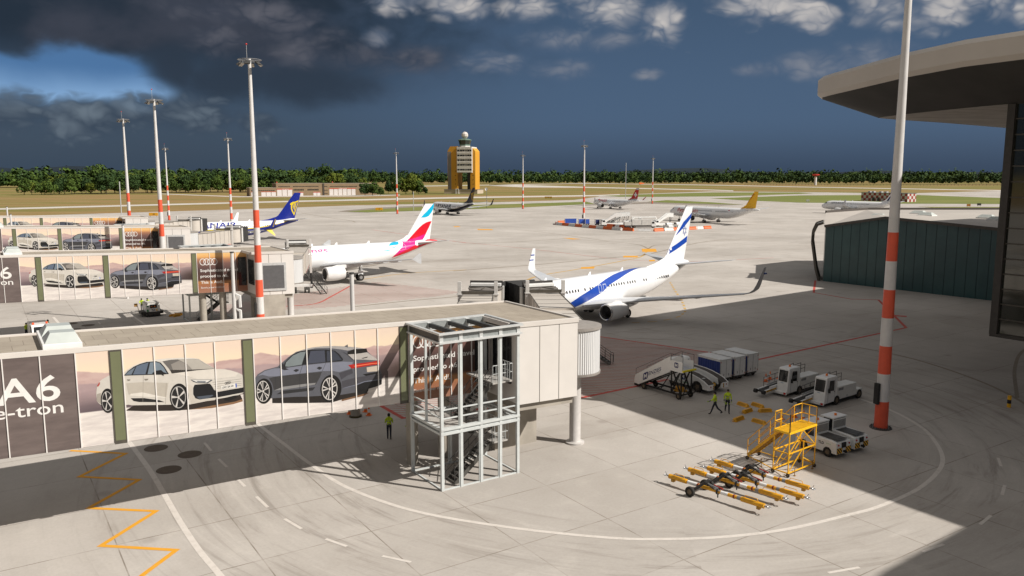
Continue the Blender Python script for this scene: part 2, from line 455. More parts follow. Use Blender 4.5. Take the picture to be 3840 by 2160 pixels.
def marking(name, col, wear=.35):
    m = bpy.data.materials.new(name); m.use_nodes = True; t = NT(m.node_tree)
    out = t.n('ShaderNodeOutputMaterial'); b = t.n('ShaderNodeBsdfPrincipled'); t.l(b.outputs[0], out.inputs[0])
    P = t.n('ShaderNodeTexCoord').outputs['Object']
    c = t.mix(t.math('MULTIPLY', t.smooth(t.noise(P, 2.2, 5, .75), .42, .72), wear), srgb(col), srgb('#9d9488'))
    t.l(c, b.inputs['Base Color']); b.inputs['Roughness'].default_value = .85
    return m
MK_W = marking('worn_white_marking', '#cbc4bc'); MK_Y = marking('yellow_marking', '#d79716', .2)
MK_R = marking('red_marking', '#b5453a'); MK_D = marking('dark_line_marking', '#877c6e', .5); MK_P = marking('patch_asphalt', '#55493d', .1)
MK_Y2 = marking('worn_yellow_marking', '#bf9a55', .5)

def strip_poly(pts, w):
    P = [Vector((*p, 0)) for p in pts]; L, Rr = [], []
    for i, p in enumerate(P):
        a = P[max(i-1, 0)]; b = P[min(i+1, len(P)-1)]
        d0 = (p-a).normalized() if i > 0 else (b-p).normalized(); d1 = (b-p).normalized() if i < len(P)-1 else d0
        n0 = Vector((-d0.y, d0.x, 0)); n = (n0+Vector((-d1.y, d1.x, 0))).normalized()
        k = min(2.2, 1/max(.3, n.dot(n0))); L.append(p+n*w/2*k); Rr.append(p-n*w/2*k)
    return L, Rr
def sheet_line(mb, pts, w, z):
    L, Rr = strip_poly(pts, w); n = len(L)
    mb.add([(p.x, p.y, z) for p in L]+[(p.x, p.y, z) for p in Rr], [(i, i+1, n+i+1, n+i) for i in range(n-1)])
def smoothline(pts, k=6):
    if len(pts) < 3: return pts
    xs = [(i, p[0]) for i, p in enumerate(pts)]; ys = [(i, p[1]) for i, p in enumerate(pts)]
    return [(spline(i/k, xs), spline(i/k, ys)) for i in range((len(pts)-1)*k+1)]
def sheet(name, polys, z, m, label=None):
    mb = MB()
    for p in polys: mb.flat([p], lambda x, y: (x, y, z))
    o = mb.build(name, m); o['kind'] = 'structure'
    return o
# ------------------------------------------------------------------ airfield layout (metres)
APRON = [(-315.0, 278.6), (-266.4, 307.8), (-220.8, 348.4), (-136.2, 430.4), (-96.8, 476.8), (-55.9, 503.9), (-3.6, 545.3), (44.5, 587.4), (71.3, 677.0), (82.4, 732.9), (224.4, 915.2), (323.5, 863.4), (386.3, 804.8), (579.7, 956.2), (1096.7, 1246.1), (500, 200), (300, -60), (-300, -60), (-500, 60)]
GRASS_ISLANDS = [[(-81.4, 398.1), (-68.8, 386.5), (-48.0, 404.2), (-17.0, 428.7), (5.9, 448.6), (35.2, 485.5), (51.9, 506.3), (50.5, 548.1), (22.4, 523.8), (-3.3, 499.2), (-34.9, 481.1), (-50.7, 456.3), (-70.4, 427.0)], [(91.0, 545.3), (111.5, 584.2), (131.5, 539.7), (140.4, 490.0), (108.8, 516.2)], [(80.2, 713.3), (116.3, 759.0), (210.0, 856.5), (301.6, 849.6), (303.5, 817.1), (277.4, 781.2), (184.6, 694.7), (116.8, 672.8), (90.0, 677.0)], [(153.8, 629.1), (256.8, 723.0), (322.8, 738.0), (366.7, 753.6), (386.4, 636.6), (469.1, 574.7), (400.3, 490.0), (306.2, 503.9), (248.0, 508.8), (188.1, 529.0), (166.5, 574.7)], [(229.5, 458.3), (276.2, 454.4), (366.6, 448.6), (316.1, 386.5), (257.6, 423.5), (231.6, 444.8)]]
TAXI_STRIPS = [[(-359.5, 386.5), (-278.0, 439.3), (-174.1, 550.9), (-48.5, 670.6), (77.9, 740.5), (103.0, 775.5), (97.4, 732.9), (73.4, 697.0), (-45.4, 627.2), (-165.6, 523.8), (-264.9, 418.5), (-344.5, 370.3)], [(-44.7, 1600.4), (20.4, 1553.9), (118.0, 1283.5), (252.4, 1030.0), (265.5, 973.6), (251.8, 923.1), (238.7, 973.6), (108.9, 1184.0), (16.2, 1231.8), (-39.9, 1429.3)], [(-192.0, 1392.1), (-41.4, 1576.8), (179.2, 1950.3), (397.9, 1553.9), (463.5, 1307.1), (601.2, 991.7), (687.8, 810.9), (648.5, 764.4), (569.5, 939.4), (442.0, 1246.1), (376.1, 1468.6), (167.1, 1817.9), (-39.1, 1489.0), (-178.1, 1291.3)], [(-233.1, 694.7), (-137.0, 718.1), (-104.8, 759.0), (-100.5, 727.9), (-131.7, 690.2), (-224.3, 668.5)], [(-346.6, 798.8), (-231.6, 690.2), (-222.9, 664.4), (-336.6, 775.5)]]
SHOULDER = [[(-85.4, 395.1), (-84.5, 413.6), (-73.9, 448.6), (-52.9, 476.8), (-50.7, 456.3), (-70.4, 427.0), (-81.4, 398.1), (-68.8, 386.5), (-75.2, 386.5)], [(27.1, 456.3), (51.6, 503.9), (91.0, 545.3), (108.3, 513.7), (140.4, 490.0), (122.5, 476.8), (85.4, 508.8), (51.2, 485.5)]]
TAXI_LINES = [
    ([(-15.7, 215.8), (3.8, 193.5), (21.8, 170.0), (31.2, 164.1)], 0.15, 'r'),
    ([(56.1, 172.1), (44.7, 167.0), (36.2, 163.8), (31.2, 164.1)], 0.15, 'r'),
    ([(-10.8, 147.6), (5.6, 159.2), (22.1, 172.7), (30.2, 179.6), (52.6, 215.8), (74.0, 228.0)], 0.35, 'd'),
    ([(-15.0, 205.9), (-2.4, 211.7), (14.8, 224.4)], 0.3, 'd'),
    ([(1.8, 132.6), (5.0, 141.0), (12.3, 150.6), (22.4, 165.0), (28.4, 175.4), (32.8, 193.5)], 0.3, 'y'),
    ([(19.6, 220.0), (28.7, 211.7), (32.4, 204.0), (32.8, 193.5)], 0.25, 'd'),
    ([(32.8, 193.5), (36.8, 204.0), (46.3, 209.7)], 0.25, 'd'),
    ([(-20.9, 287.0), (1.1, 263.6), (15.7, 238.6), (25.9, 215.8)], 0.25, 'd'),
    ([(-99.2, 381.0), (-77.6, 340.5), (-63.6, 317.0), (-59.2, 304.9)], 0.35, 'd'),
    ([(-45.6, 262.4), (-31.3, 240.6), (-11.9, 210.4)], 0.2, 'r'),
    ([(-62.1, 231.9), (-52.3, 240.6), (-43.4, 250.0), (-36.9, 252.0)], 0.25, 'd'),
    ([(-25.9, 134.9), (-18.9, 144.2), (-8.5, 149.7)], 0.25, 'y'),
    ([(-21.2, 106.9), (-14.7, 111.8), (-6.6, 116.8)], 0.25, 'd'),
    ([(-30.4, 107.2), (-27.0, 109.4), (-26.3, 116.8), (-25.8, 127.2)], 0.2, 'r'),
]
TAXI_DASHES = [(26.1, 131.8), (24.9, 121.7), (24.1, 113.6), (23.4, 108.6), (22.6, 103.5), (21.2, 99.7), (19.6, 97.5), (17.5, 95.8), (15.3, 95.2), (13.5, 94.7)]
YELLOW_MARKS = [
    [(31.2, 193.5), (34.6, 193.5), (33.5, 185.5), (30.1, 185.5)] ,
    [(24.5, 176.2), (27.8, 176.2), (26.9, 172.7), (23.9, 172.7)] ,
    [(13.3, 154.1), (16.0, 154.7), (15.5, 151.6), (13.0, 151.2)] ,
    [(14.3, 228.0), (16.7, 226.6), (19.2, 223.5), (16.7, 222.1)] ,
    [(28.6, 167.5), (29.9, 168.0), (29.5, 165.0), (28.2, 164.5)] ,
    [(-11.6, 266.8), (-6.6, 265.5), (-6.1, 260.6), (-11.0, 261.8)] ,
    [(-20.4, 279.9), (-18.7, 281.3), (-17.6, 277.2), (-19.6, 275.9)] ,
]
# ------------------------------------------------------------------ ground, apron, taxiways, markings
gm = MB(); gm.add([(-40000, -2000, -.02), (40000, -2000, -.02), (40000, 60000, -.02), (-40000, 60000, -.02)], [(0, 1, 2, 3)])
gm.build('ground', M_GRASS)['kind'] = 'structure'
sheet('apron', [APRON], 0, M_APRON)
sheet('taxiway', TAXI_STRIPS, .02, M_TAXI)
sheet('taxiway_shoulder', SHOULDER, .02, M_SHOULD)
sheet('grass_strip', GRASS_ISLANDS, .045, M_GREEN)
B0 = (-3.90, 42.85)
BRIDGES = [(-3.90, 42.85), (-33.40, 87.16), (-62.78, 131.14), (-84.67, 163.97)]
mw, my, mr, md, mp, my2 = MB(), MB(), MB(), MB(), MB(), MB()
zig = [(-28.28, 49.63), (-24.45, 49.08), (-25.28, 45.12), (-21.56, 44.63), (-22.4, 40.63), (-18.66, 40.23), (-19.54, 36.25), (-15.77, 35.79), (-16.6, 31.8), (-12.8, 31.3)]
wl = [(-27.5, 54.4), (-25.17, 51.15), (-21.69, 46.25), (-18.99, 42.17), (-16.84, 38.88), (-14.68, 35.76), (-12.8, 33.32), (-10, 29.5)]
arc = [(-19.6, 57.8), (-17.77, 54.9), (-15.11, 51.15), (-12.26, 47.16), (-9.34, 43.52), (-5.2, 40.3), (-.27, 38.3), (4.62, 37.11), (7.52, 36.95), (10.5, 37.22), (13.73, 38.07), (17.42, 39.75), (19.61, 40.9), (22.82, 43.27), (25.42, 46.06), (26.94, 48.49), (28.04, 51.58), (28.63, 54.6), (28.4, 58.6), (27.0, 62.5), (24.5, 66)]
dsh = [((-20.25, 51.15), (-19.22, 49.58)), ((-18.22, 48.1), (-17.22, 46.7)), ((-15.84, 44.63), (-15.11, 43.61)), ((-14.01, 42.17), (-12.95, 40.72)), ((-11.66, 39.28), (-10.48, 38.09)), ((-9.02, 36.96), (-7.84, 36.18)), ((-6, 35.2), (-4.6, 34.6)), ((14, 33.6), (15.6, 34.1)), ((19.2, 35.6), (20.6, 36.4)), ((23.6, 38.6), (24.8, 39.7)), ((27, 42.4), (28, 43.8)), ((29.6, 46.8), (30.3, 48.3))]
pat = [(-22.98, 50.1), (-20.34, 48.93), (-20.53, 46.25)]
for i, (bx, by) in enumerate(BRIDGES[:2]):
    dx, dy = bx-B0[0], by-B0[1]; sh = lambda L: [(x+dx, y+dy) for x, y in L]
    k = len(zig) if i == 0 else 8
    sheet_line(my if i == 0 else my2, sh(zig[:k]), .26, .008)
    sheet_line(mw, sh(smoothline(wl if i == 0 else wl[:6])), .30, .008)
    if i == 0: sheet_line(mw, sh(smoothline(arc)), .26, .009)
    else: sheet_line(mw, sh(smoothline(arc[:5])), .26, .009)
    for a, b in (dsh if i == 0 else dsh[:4]): sheet_line(mw, sh([a, b]), .17, .010)
    for x, y in sh(pat): mp.flat([ell(x, y, .72, .72)], lambda x, y: (x, y, .006))
# red stand limits and hatching
for L in ([(50.9, 134.1), (45.4, 120), (48.3, 113.6), (51.9, 112.8), (45.6, 91.7), (25.46, 76.84), (19, 71.9), (10.9, 65.9), (5.78, 62.2), (-7.92, 56.6), (-11.5, 62)],
          [(22.5, 77.2), (19.8, 78.4), (14.57, 82.62), (7, 88.5)]):
    sheet_line(mr, L, .34, .010)
hp = [(-11.2, 61.5), (-7.9, 56.8), (5.8, 62.4), (10.8, 66), (18.5, 71.8), (21.8, 76.2), (19.6, 78.2), (14.3, 82.4), (6.8, 88.2), (-5, 80)]
def clip_row(poly, a, off):
    d = Vector((cos(a), sin(a))); n = Vector((-sin(a), cos(a))); hits = []
    for i in range(len(poly)):
        p, q = Vector(poly[i]), Vector(poly[(i+1) % len(poly)]); e0, e1 = p.dot(n)-off, q.dot(n)-off
        if e0*e1 < 0: hits.append((p+(q-p)*(e0/(e0-e1))).dot(d))
    hits.sort(); return [(d*a_+n*off, d*b_+n*off) for a_, b_ in zip(hits[::2], hits[1::2])]
def hatch(poly, a, step, w):
    n = Vector((-sin(a), cos(a))); os = [Vector(p).dot(n) for p in poly]; o = min(os)+step
    while o < max(os):
        for p, q in clip_row(poly, a, o):
            sheet_line(mr, [tuple(p), tuple(q)], w, .012)
        o += step
hatch(hp, R(-6), .55, .085)
hp2 = [(x-29.5, y+44.31) for x, y in hp[:9]]; hatch(hp2, R(-6), .8, .10)
for pts, w, c in TAXI_LINES:
    sheet_line({'r': mr, 'd': md, 'y': my2}[c], smoothline(pts), w*(1.6 if c != 'd' else 1.8), .010)
for p, q in zip(TAXI_DASHES[:-1], TAXI_DASHES[1:]):
    p, q = Vector(p), Vector(q); n = max(1, round((q-p).length/2.4))
    for i in range(n):
        a, b = p+(q-p)*(i/n), p+(q-p)*((i+.55)/n); sheet_line(my2, [tuple(a), tuple(b)], .3, .011)
for q in YELLOW_MARKS: my.flat([q], lambda x, y: (x, y, .014))
sheet_line(mr, [(46.8, 100.6), (49.3, 99.2)], .9, .012)
# wear tracks: light service-road edges under the terminal
for L in ([(33, 44), (37, 52), (39.5, 60), (40, 68), (38, 77), (33, 84)], [(40, 62), (46, 72), (52, 80), (58, 84), (61, 82), (60, 76), (52, 68), (44, 62)]):
    sheet_line(md, smoothline(L), .3, .007)
for nm, mb, m in (('white_road_marking', mw, MK_W), ('yellow_zigzag_marking', my, MK_Y), ('red_stand_marking', mr, MK_R), ('worn_apron_line', md, MK_D), ('asphalt_patch', mp, MK_P), ('yellow_taxi_marking', my2, MK_Y2)):
    mb.build(nm, m)['kind'] = 'structure'
# far wooded hills on the horizon
M_HILL = mat('far_hill_forest_shaded', (.020, .030, .040), 1, 0, .25, .0008, 0, 0, .1)  # dark blue base colour holds the cloud shade and haze over the woods
def ridge(y, x0, x1, h, seed, step=300):
    mb = MB(); n = int((x1-x0)/step); rows = []
    for i in range(n+1):
        x = x0+step*i; z = max(0, h(x)*(.75+.5*mnoise.noise((x*.0006, seed, 0)))+22*mnoise.noise((x*.004, seed+5, 0)))
        rows.append([(x, y-900, -5), (x, y-300, z*.7), (x, y, z), (x, y+900, -5)])
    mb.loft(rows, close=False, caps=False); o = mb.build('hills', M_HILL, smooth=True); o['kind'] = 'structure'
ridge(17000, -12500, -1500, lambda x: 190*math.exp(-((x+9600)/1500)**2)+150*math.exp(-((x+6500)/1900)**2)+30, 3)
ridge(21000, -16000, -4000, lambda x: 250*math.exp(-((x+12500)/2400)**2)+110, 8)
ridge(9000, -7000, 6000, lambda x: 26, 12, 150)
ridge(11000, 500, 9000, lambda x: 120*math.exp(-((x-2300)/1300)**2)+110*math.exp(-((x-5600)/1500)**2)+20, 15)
ART = [
    (1, '#2c231d', [(-15.129, 1.437), (-14.731, 1.647), (-13.043, 1.47), (-12.168, 1.37), (-9.701, 1.61), (-9.588, 1.296), (-9.941, 1.208), (-11.124, 1.15), (-12.183, 1.088), (-13.061, 1.144), (-14.195, 1.281)]),
    (1, '#8d6a4c', [(-12.183, 1.088), (-11.124, 1.15), (-9.941, 1.208), (-9.588, 1.296), (-9.562, 1.175), (-10.041, 1.089), (-11.131, 1.02)]),
    (2, '#d3cdc3', [(-16.279, 2.793), (-16.218, 2.921), (-16.077, 3.071), (-15.885, 3.17), (-15.693, 3.264), (-15.369, 3.288), (-15.126, 3.283), (-14.898, 3.457), (-14.614, 3.626), (-14.277, 3.73), (-13.911, 3.786), (-13.486, 3.821), (-12.915, 3.811), (-12.336, 3.779), (-11.927, 3.722), (-11.633, 3.645), (-11.374, 3.433), (-11.112, 3.239), (-10.848, 3.039), (-10.42, 2.984), (-10.083, 2.882), (-9.744, 2.733), (-9.53, 2.591), (-9.473, 2.445), (-9.457, 2.079), (-9.494, 1.617), (-9.768, 1.535), (-10.336, 1.491), (-10.956, 1.455), (-11.567, 1.404), (-12.169, 1.354), (-12.464, 1.361), (-13.101, 1.462), (-13.898, 1.552), (-14.841, 1.662), (-14.975, 1.711), (-15.545, 1.74), (-16.129, 1.818), (-16.278, 1.975), (-16.336, 2.104), (-16.326, 2.466)]),
    (3, '#e2dcd2', [(-14.614, 3.626), (-14.277, 3.73), (-13.911, 3.786), (-13.486, 3.821), (-12.915, 3.811), (-12.336, 3.779), (-11.927, 3.722), (-11.633, 3.645), (-12.34, 3.706), (-12.919, 3.733), (-13.337, 3.696), (-13.633, 3.726), (-14.054, 3.729), (-14.364, 3.662), (-14.646, 3.553), (-14.903, 3.381), (-15.016, 3.302)]),
    (3, '#e0d9ce', [(-12.9, 3.022), (-11.783, 3.059), (-10.908, 3.046), (-10.42, 2.971), (-10.083, 2.869), (-9.745, 2.714), (-9.88, 2.524), (-10.933, 2.545), (-11.746, 2.606), (-12.21, 2.819)]),
    (3, '#bfb7aa', [(-15.021, 2.781), (-14.278, 2.756), (-13.127, 2.574), (-13.267, 1.864), (-14.149, 2.086), (-14.945, 2.217)]),
    (3, '#cdc5b9', [(-12.232, 2.406), (-12.002, 2.282), (-12.026, 1.803), (-11.801, 1.532), (-10.955, 1.472), (-10.958, 1.423), (-11.566, 1.421), (-12.109, 1.362), (-12.197, 1.953)]),
    (3, '#a9a196', [(-16.304, 2.403), (-16.129, 2.442), (-16.151, 1.897), (-16.276, 2.005), (-16.335, 2.119)]),
    (4, '#1f2126', [(-15.083, 3.187), (-14.903, 3.381), (-14.645, 3.559), (-14.363, 3.668), (-14.053, 3.738), (-13.633, 3.726), (-13.425, 3.637), (-13.254, 3.391), (-13.079, 3.023), (-13.811, 3.067), (-15.079, 3.165)]),
    (5, '#6f7b88', [(-15.033, 3.202), (-14.877, 3.357), (-14.578, 3.531), (-14.764, 3.182)]),
    (5, '#616e80', [(-14.696, 3.177), (-14.521, 3.564), (-14.282, 3.644), (-13.972, 3.693), (-14.145, 3.128)]),
    (5, '#7a8894', [(-14.047, 3.124), (-13.902, 3.692), (-13.635, 3.686), (-13.47, 3.61), (-13.298, 3.373), (-13.171, 3.068), (-13.809, 3.107)]),
    (4, '#6e6a66', [(-13.337, 3.696), (-12.919, 3.733), (-12.34, 3.706), (-11.9, 3.672), (-11.649, 3.621), (-11.376, 3.395), (-10.908, 3.062), (-11.782, 3.075), (-12.928, 3.041), (-13.085, 3.326)]),
    (5, '#b9b3a9', [(-12.631, 3.719), (-11.9, 3.666), (-11.656, 3.616), (-11.388, 3.39), (-10.938, 3.072), (-11.958, 3.11), (-12.179, 3.42)]),
    (5, '#97918a', [(-12.961, 3.501), (-12.576, 3.651), (-12.179, 3.42), (-11.958, 3.11), (-12.865, 3.145)]),
    (5, '#37332f', [(-12.956, 3.06), (-13.005, 3.223), (-12.369, 3.154), (-10.908, 3.065), (-11.782, 3.075), (-12.928, 3.038)]),
    (6, '#131416', [(-13.835, 3.156), (-13.66, 3.256), (-13.432, 3.269), (-13.319, 3.147), (-13.199, 3.087), (-13.217, 3.032), (-13.316, 3.037), (-13.33, 2.95), (-13.417, 3.032), (-13.811, 3.073)]),
    (4, '#131417', [(-11.977, 2.183), (-11.903, 2.341), (-11.219, 2.319), (-11.129, 2.276), (-10.977, 1.965), (-10.815, 1.83), (-9.497, 1.917), (-9.508, 1.652), (-10.798, 1.55), (-11.165, 1.557), (-11.711, 1.55), (-11.901, 1.642), (-11.994, 1.863)]),
    (5, '#4d5560', [(-11.852, 1.716), (-11.066, 1.715), (-11.022, 1.676), (-11.256, 1.559), (-11.71, 1.562)]),
    (5, '#d6d0c6', [(-11.172, 2.329), (-10.906, 2.477), (-9.724, 2.49), (-9.564, 2.39), (-9.612, 2.03), (-9.713, 1.903), (-10.783, 1.853), (-10.909, 1.924)]),
    (6, '#8f897f', [(-11.033, 2.375), (-9.586, 2.385), (-9.587, 2.369), (-11.034, 2.356)]),
    (6, '#8f897f', [(-10.986, 2.256), (-9.592, 2.27), (-9.592, 2.254), (-10.987, 2.236)]),
    (6, '#8f897f', [(-10.938, 2.136), (-9.597, 2.155), (-9.598, 2.138), (-10.939, 2.116)]),
    (6, '#8f897f', [(-10.897, 2.033), (-9.601, 2.056), (-9.602, 2.039), (-10.898, 2.014)]),
    (7, '#eeeae2', [(-10.631, 2.119), (-9.896, 2.17), (-9.891, 1.951), (-10.625, 1.935)]),
    (8, '#2b56b8', [(-9.909, 2.168), (-9.846, 2.171), (-9.843, 1.959), (-9.897, 1.952)]),
    (4, '#55585c', [(-12.087, 2.626), (-11.057, 2.501), (-11.028, 2.475), (-11.263, 2.34), (-11.756, 2.408), (-11.961, 2.496)]),
    (5, '#e8e6e0', [(-12.03, 2.6), (-11.119, 2.489), (-11.306, 2.394), (-11.755, 2.446)]),
    (6, '#7b7f84', [(-11.81, 2.533), (-11.332, 2.468), (-11.396, 2.411), (-11.754, 2.459)]),
    (4, '#1b1a1a', [(-14.861, 2.021), (-14.269, 1.951), (-13.574, 1.752), (-13.352, 1.628), (-14.501, 1.785), (-14.746, 1.867)]),
    (4, '#e3ddd2', [(-14.861, 2.238), (-14.335, 2.25), (-13.701, 2.014), (-13.267, 1.864), (-13.283, 1.828), (-14.154, 1.993), (-14.894, 2.149)]),
    (5, '#9d958a', [(-14.243, 3.108), (-14.232, 3.107), (-14.335, 1.766), (-14.346, 1.768)]),
    (5, '#9d958a', [(-13.227, 2.586), (-13.215, 2.585), (-13.315, 1.522), (-13.326, 1.523)]),
    (5, '#8a8378', [(-14.976, 2.969), (-14.819, 2.951), (-14.844, 2.899), (-14.932, 2.884)]),
    (5, '#8a8378', [(-14.219, 2.907), (-14.018, 2.891), (-14.055, 2.833), (-14.149, 2.812)]),
    (4, '#b4473f', [(-16.27, 2.807), (-16.19, 2.948), (-16.131, 2.962), (-16.165, 2.833), (-16.25, 2.744)]),
    (3, '#12100f', [(-10.539, 1.467), (-10.02, 1.534), (-9.768, 1.535), (-9.885, 1.4), (-10.22, 1.294), (-10.468, 1.327)]),
    (1, '#231d19', [(-8.025, 1.172), (-5.356, 0.938), (-4.14, 0.862), (-2.52, 0.943), (-2.624, 0.75), (-4.149, 0.568), (-4.751, 0.476), (-6.579, 0.686), (-8.037, 0.878)]),
    (1, '#7c5a3e', [(-4.149, 0.568), (-2.624, 0.75), (-2.491, 0.766), (-2.824, 0.618), (-4.152, 0.475)]),
    (2, '#5b5c63', [(-8.883, 2.342), (-8.735, 2.528), (-8.36, 2.72), (-7.844, 2.796), (-7.67, 2.822), (-7.49, 2.979), (-7.071, 3.289), (-6.65, 3.529), (-6.141, 3.645), (-5.718, 3.695), (-5.109, 3.7), (-4.492, 3.659), (-3.709, 3.557), (-3.072, 3.438), (-2.588, 3.316), (-2.527, 3.154), (-2.238, 2.877), (-1.816, 2.52), (-1.81, 2.078), (-1.699, 1.813), (-1.694, 1.336), (-1.749, 1.151), (-2.052, 1.06), (-2.518, 0.99), (-3.176, 0.882), (-4.14, 0.846), (-5.356, 0.938), (-6.117, 0.989), (-6.862, 1.068), (-7.969, 1.135), (-8.874, 1.266), (-8.891, 1.85)]),
    (3, '#a8a4a2', [(-6.65, 3.529), (-6.141, 3.645), (-5.718, 3.695), (-5.109, 3.7), (-4.492, 3.659), (-3.709, 3.557), (-3.072, 3.438), (-2.588, 3.316), (-3.299, 3.375), (-3.716, 3.328), (-4.061, 3.421), (-4.805, 3.575), (-5.569, 3.628), (-6.144, 3.57)]),
    (3, '#7f8290', [(-8.739, 2.442), (-8.363, 2.662), (-7.845, 2.752), (-7.269, 2.706), (-6.204, 2.742), (-4.987, 2.751), (-3.988, 2.726), (-3.416, 2.646), (-3.486, 2.443), (-3.588, 2.268), (-4.258, 2.155), (-4.569, 2.25), (-4.879, 2.284), (-5.217, 2.321), (-6.518, 2.313), (-7.835, 2.311), (-8.177, 2.35), (-8.484, 2.472)]),
    (3, '#3c3b3c', [(-8.153, 2.245), (-7.835, 2.297), (-6.519, 2.298), (-5.249, 2.279), (-5.35, 2.032), (-5.609, 1.607), (-6.246, 1.592), (-7.431, 1.556), (-7.924, 1.542), (-7.993, 1.948)]),
    (4, '#8b8a8a', [(-7.938, 1.553), (-7.425, 1.698), (-6.241, 1.718), (-5.606, 1.704), (-5.67, 1.615), (-6.246, 1.577), (-7.431, 1.541)]),
    (3, '#2a2a2c', [(-7.463, 1.486), (-5.645, 1.46), (-5.803, 1.297), (-7.441, 1.305), (-7.788, 1.334)]),
    (3, '#44434a', [(-4.26, 2.094), (-3.492, 2.258), (-3.435, 2.003), (-3.822, 1.892), (-4.145, 1.712)]),
    (3, '#47464c', [(-4.117, 1.616), (-3.281, 1.738), (-1.7, 1.781), (-1.69, 1.494), (-2.801, 1.464), (-3.294, 1.303), (-4.097, 1.212)]),
    (4, '#767a88', [(-4.065, 1.224), (-3.293, 1.334), (-2.801, 1.458), (-1.707, 1.48), (-1.701, 1.441), (-2.77, 1.413), (-3.262, 1.283), (-4.05, 1.2)]),
    (3, '#141315', [(-3.294, 1.278), (-2.77, 1.404), (-1.701, 1.432), (-1.708, 1.162), (-2.052, 1.067), (-2.518, 0.996), (-3.176, 0.882), (-3.334, 1.011)]),
    (4, '#141315', [(-2.855, 1.877), (-1.797, 1.934), (-1.793, 1.823), (-2.662, 1.762)]),
    (4, '#19191d', [(-7.35, 2.705), (-7.291, 3.017), (-6.892, 3.366), (-6.472, 3.539), (-5.993, 3.583), (-4.962, 3.502), (-4.47, 3.396), (-4.211, 3.167), (-4.002, 2.865), (-4.043, 2.771), (-4.986, 2.788), (-6.202, 2.786), (-7.267, 2.735)]),
    (5, '#7e8789', [(-7.265, 2.802), (-7.222, 3.01), (-6.834, 3.349), (-6.415, 3.492), (-6.116, 3.502), (-6.366, 2.803), (-7.091, 2.761)]),
    (5, '#474b59', [(-6.051, 2.816), (-5.846, 3.504), (-5.056, 3.469), (-5.031, 2.81)]),
    (5, '#3b404c', [(-4.928, 3.423), (-4.533, 3.374), (-4.29, 3.138), (-4.079, 2.836), (-4.938, 2.825)]),
    (6, '#26262a', [(-7.585, 2.783), (-7.374, 2.996), (-7.268, 2.72), (-7.091, 2.613), (-7.331, 2.603), (-7.515, 2.723)]),
    (4, '#35363d', [(-4.064, 3.312), (-3.722, 3.129), (-3.396, 2.786), (-3.476, 2.788), (-3.755, 3.086)]),
    (4, '#b8b2ac', [(-3.722, 3.108), (-3.307, 3.092), (-2.56, 3.12), (-2.254, 2.885), (-1.831, 2.569), (-2.767, 2.717), (-3.396, 2.786)]),
    (4, '#171310', [(-3.724, 3.267), (-3.299, 3.375), (-2.587, 3.337), (-2.534, 3.136), (-2.919, 3.098), (-3.728, 3.114)]),
    (5, '#3a342f', [(-2.927, 2.814), (-2.534, 2.874), (-2.552, 2.814), (-2.831, 2.779)]),
    (4, '#b3211b', [(-3.709, 2.497), (-3.323, 2.525), (-2.28, 2.542), (-1.814, 2.59), (-1.814, 2.331), (-2.285, 2.342), (-3.33, 2.284), (-3.529, 2.286)]),
    (5, '#f0704a', [(-3.374, 2.431), (-2.282, 2.467), (-1.834, 2.459), (-1.835, 2.396), (-2.283, 2.411), (-3.376, 2.363)]),
    (4, '#cdbfae', [(-2.616, 2.252), (-1.948, 2.282), (-1.956, 1.961), (-2.591, 1.98)]),
    (5, '#2c2c30', [(-6.83, 2.525), (-6.686, 2.593), (-6.533, 2.547), (-6.547, 2.489), (-6.692, 2.427)]),
    (5, '#2c2c30', [(-5.541, 2.522), (-5.392, 2.594), (-5.235, 2.529), (-5.249, 2.47), (-5.383, 2.411)]),
    (5, '#37373b', [(-6.504, 2.296), (-6.483, 2.294), (-6.506, 1.444), (-6.526, 1.446)]),
    (5, '#37373b', [(-6.315, 2.798), (-6.297, 2.796), (-6.483, 2.294), (-6.504, 2.296)]),
    (5, '#37373b', [(-7.82, 2.31), (-7.806, 2.308), (-7.805, 1.631), (-7.822, 1.633)]),
    (5, '#37373b', [(-5.001, 2.783), (-4.986, 2.782), (-5.217, 2.321), (-5.236, 2.323)]),
    (5, '#5a5b60', [(-3.904, 3.59), (-3.705, 3.679), (-3.701, 3.504)]),
    (3, '#0f0e0e', [(-3.334, 1.026), (-2.518, 1.006), (-2.554, 0.9), (-2.787, 0.771), (-3.017, 0.752), (-3.226, 0.841)]),
]
ART_WHEELS = [(0, (-12.661, 1.803), 0.443, 0.691, (-12.7, 1.792), 0.348, 0.565), (0, (-15.863, 2.027), 0.3, 0.6, (-15.891, 2.01), 0.228, 0.484), (1, (-8.451, 1.587), 0.444, 0.683, (-8.493, 1.583), 0.337, 0.568), (1, (-4.756, 1.277), 0.615, 0.78, (-4.834, 1.271), 0.449, 0.64)]
PLATE = [(-10.624, 1.954), (-9.942, 2.004)]
# ------------------------------------------------------------------ boarding corridors with printed advert walls
SLOPE, ZB = .0277, 4.325
def sl(x, z): return z-SLOPE*x
def slope_mb(mb):
    mb.v = [(x, y, z-SLOPE*x) for x, y, z in mb.v]; return mb
def pcol(h, k=.78): return tuple(c*k for c in srgb(h))
def pmat(h): return mat('printed_film_'+h.lstrip('#'), pcol(h), .45, 0, .05, 2.5)

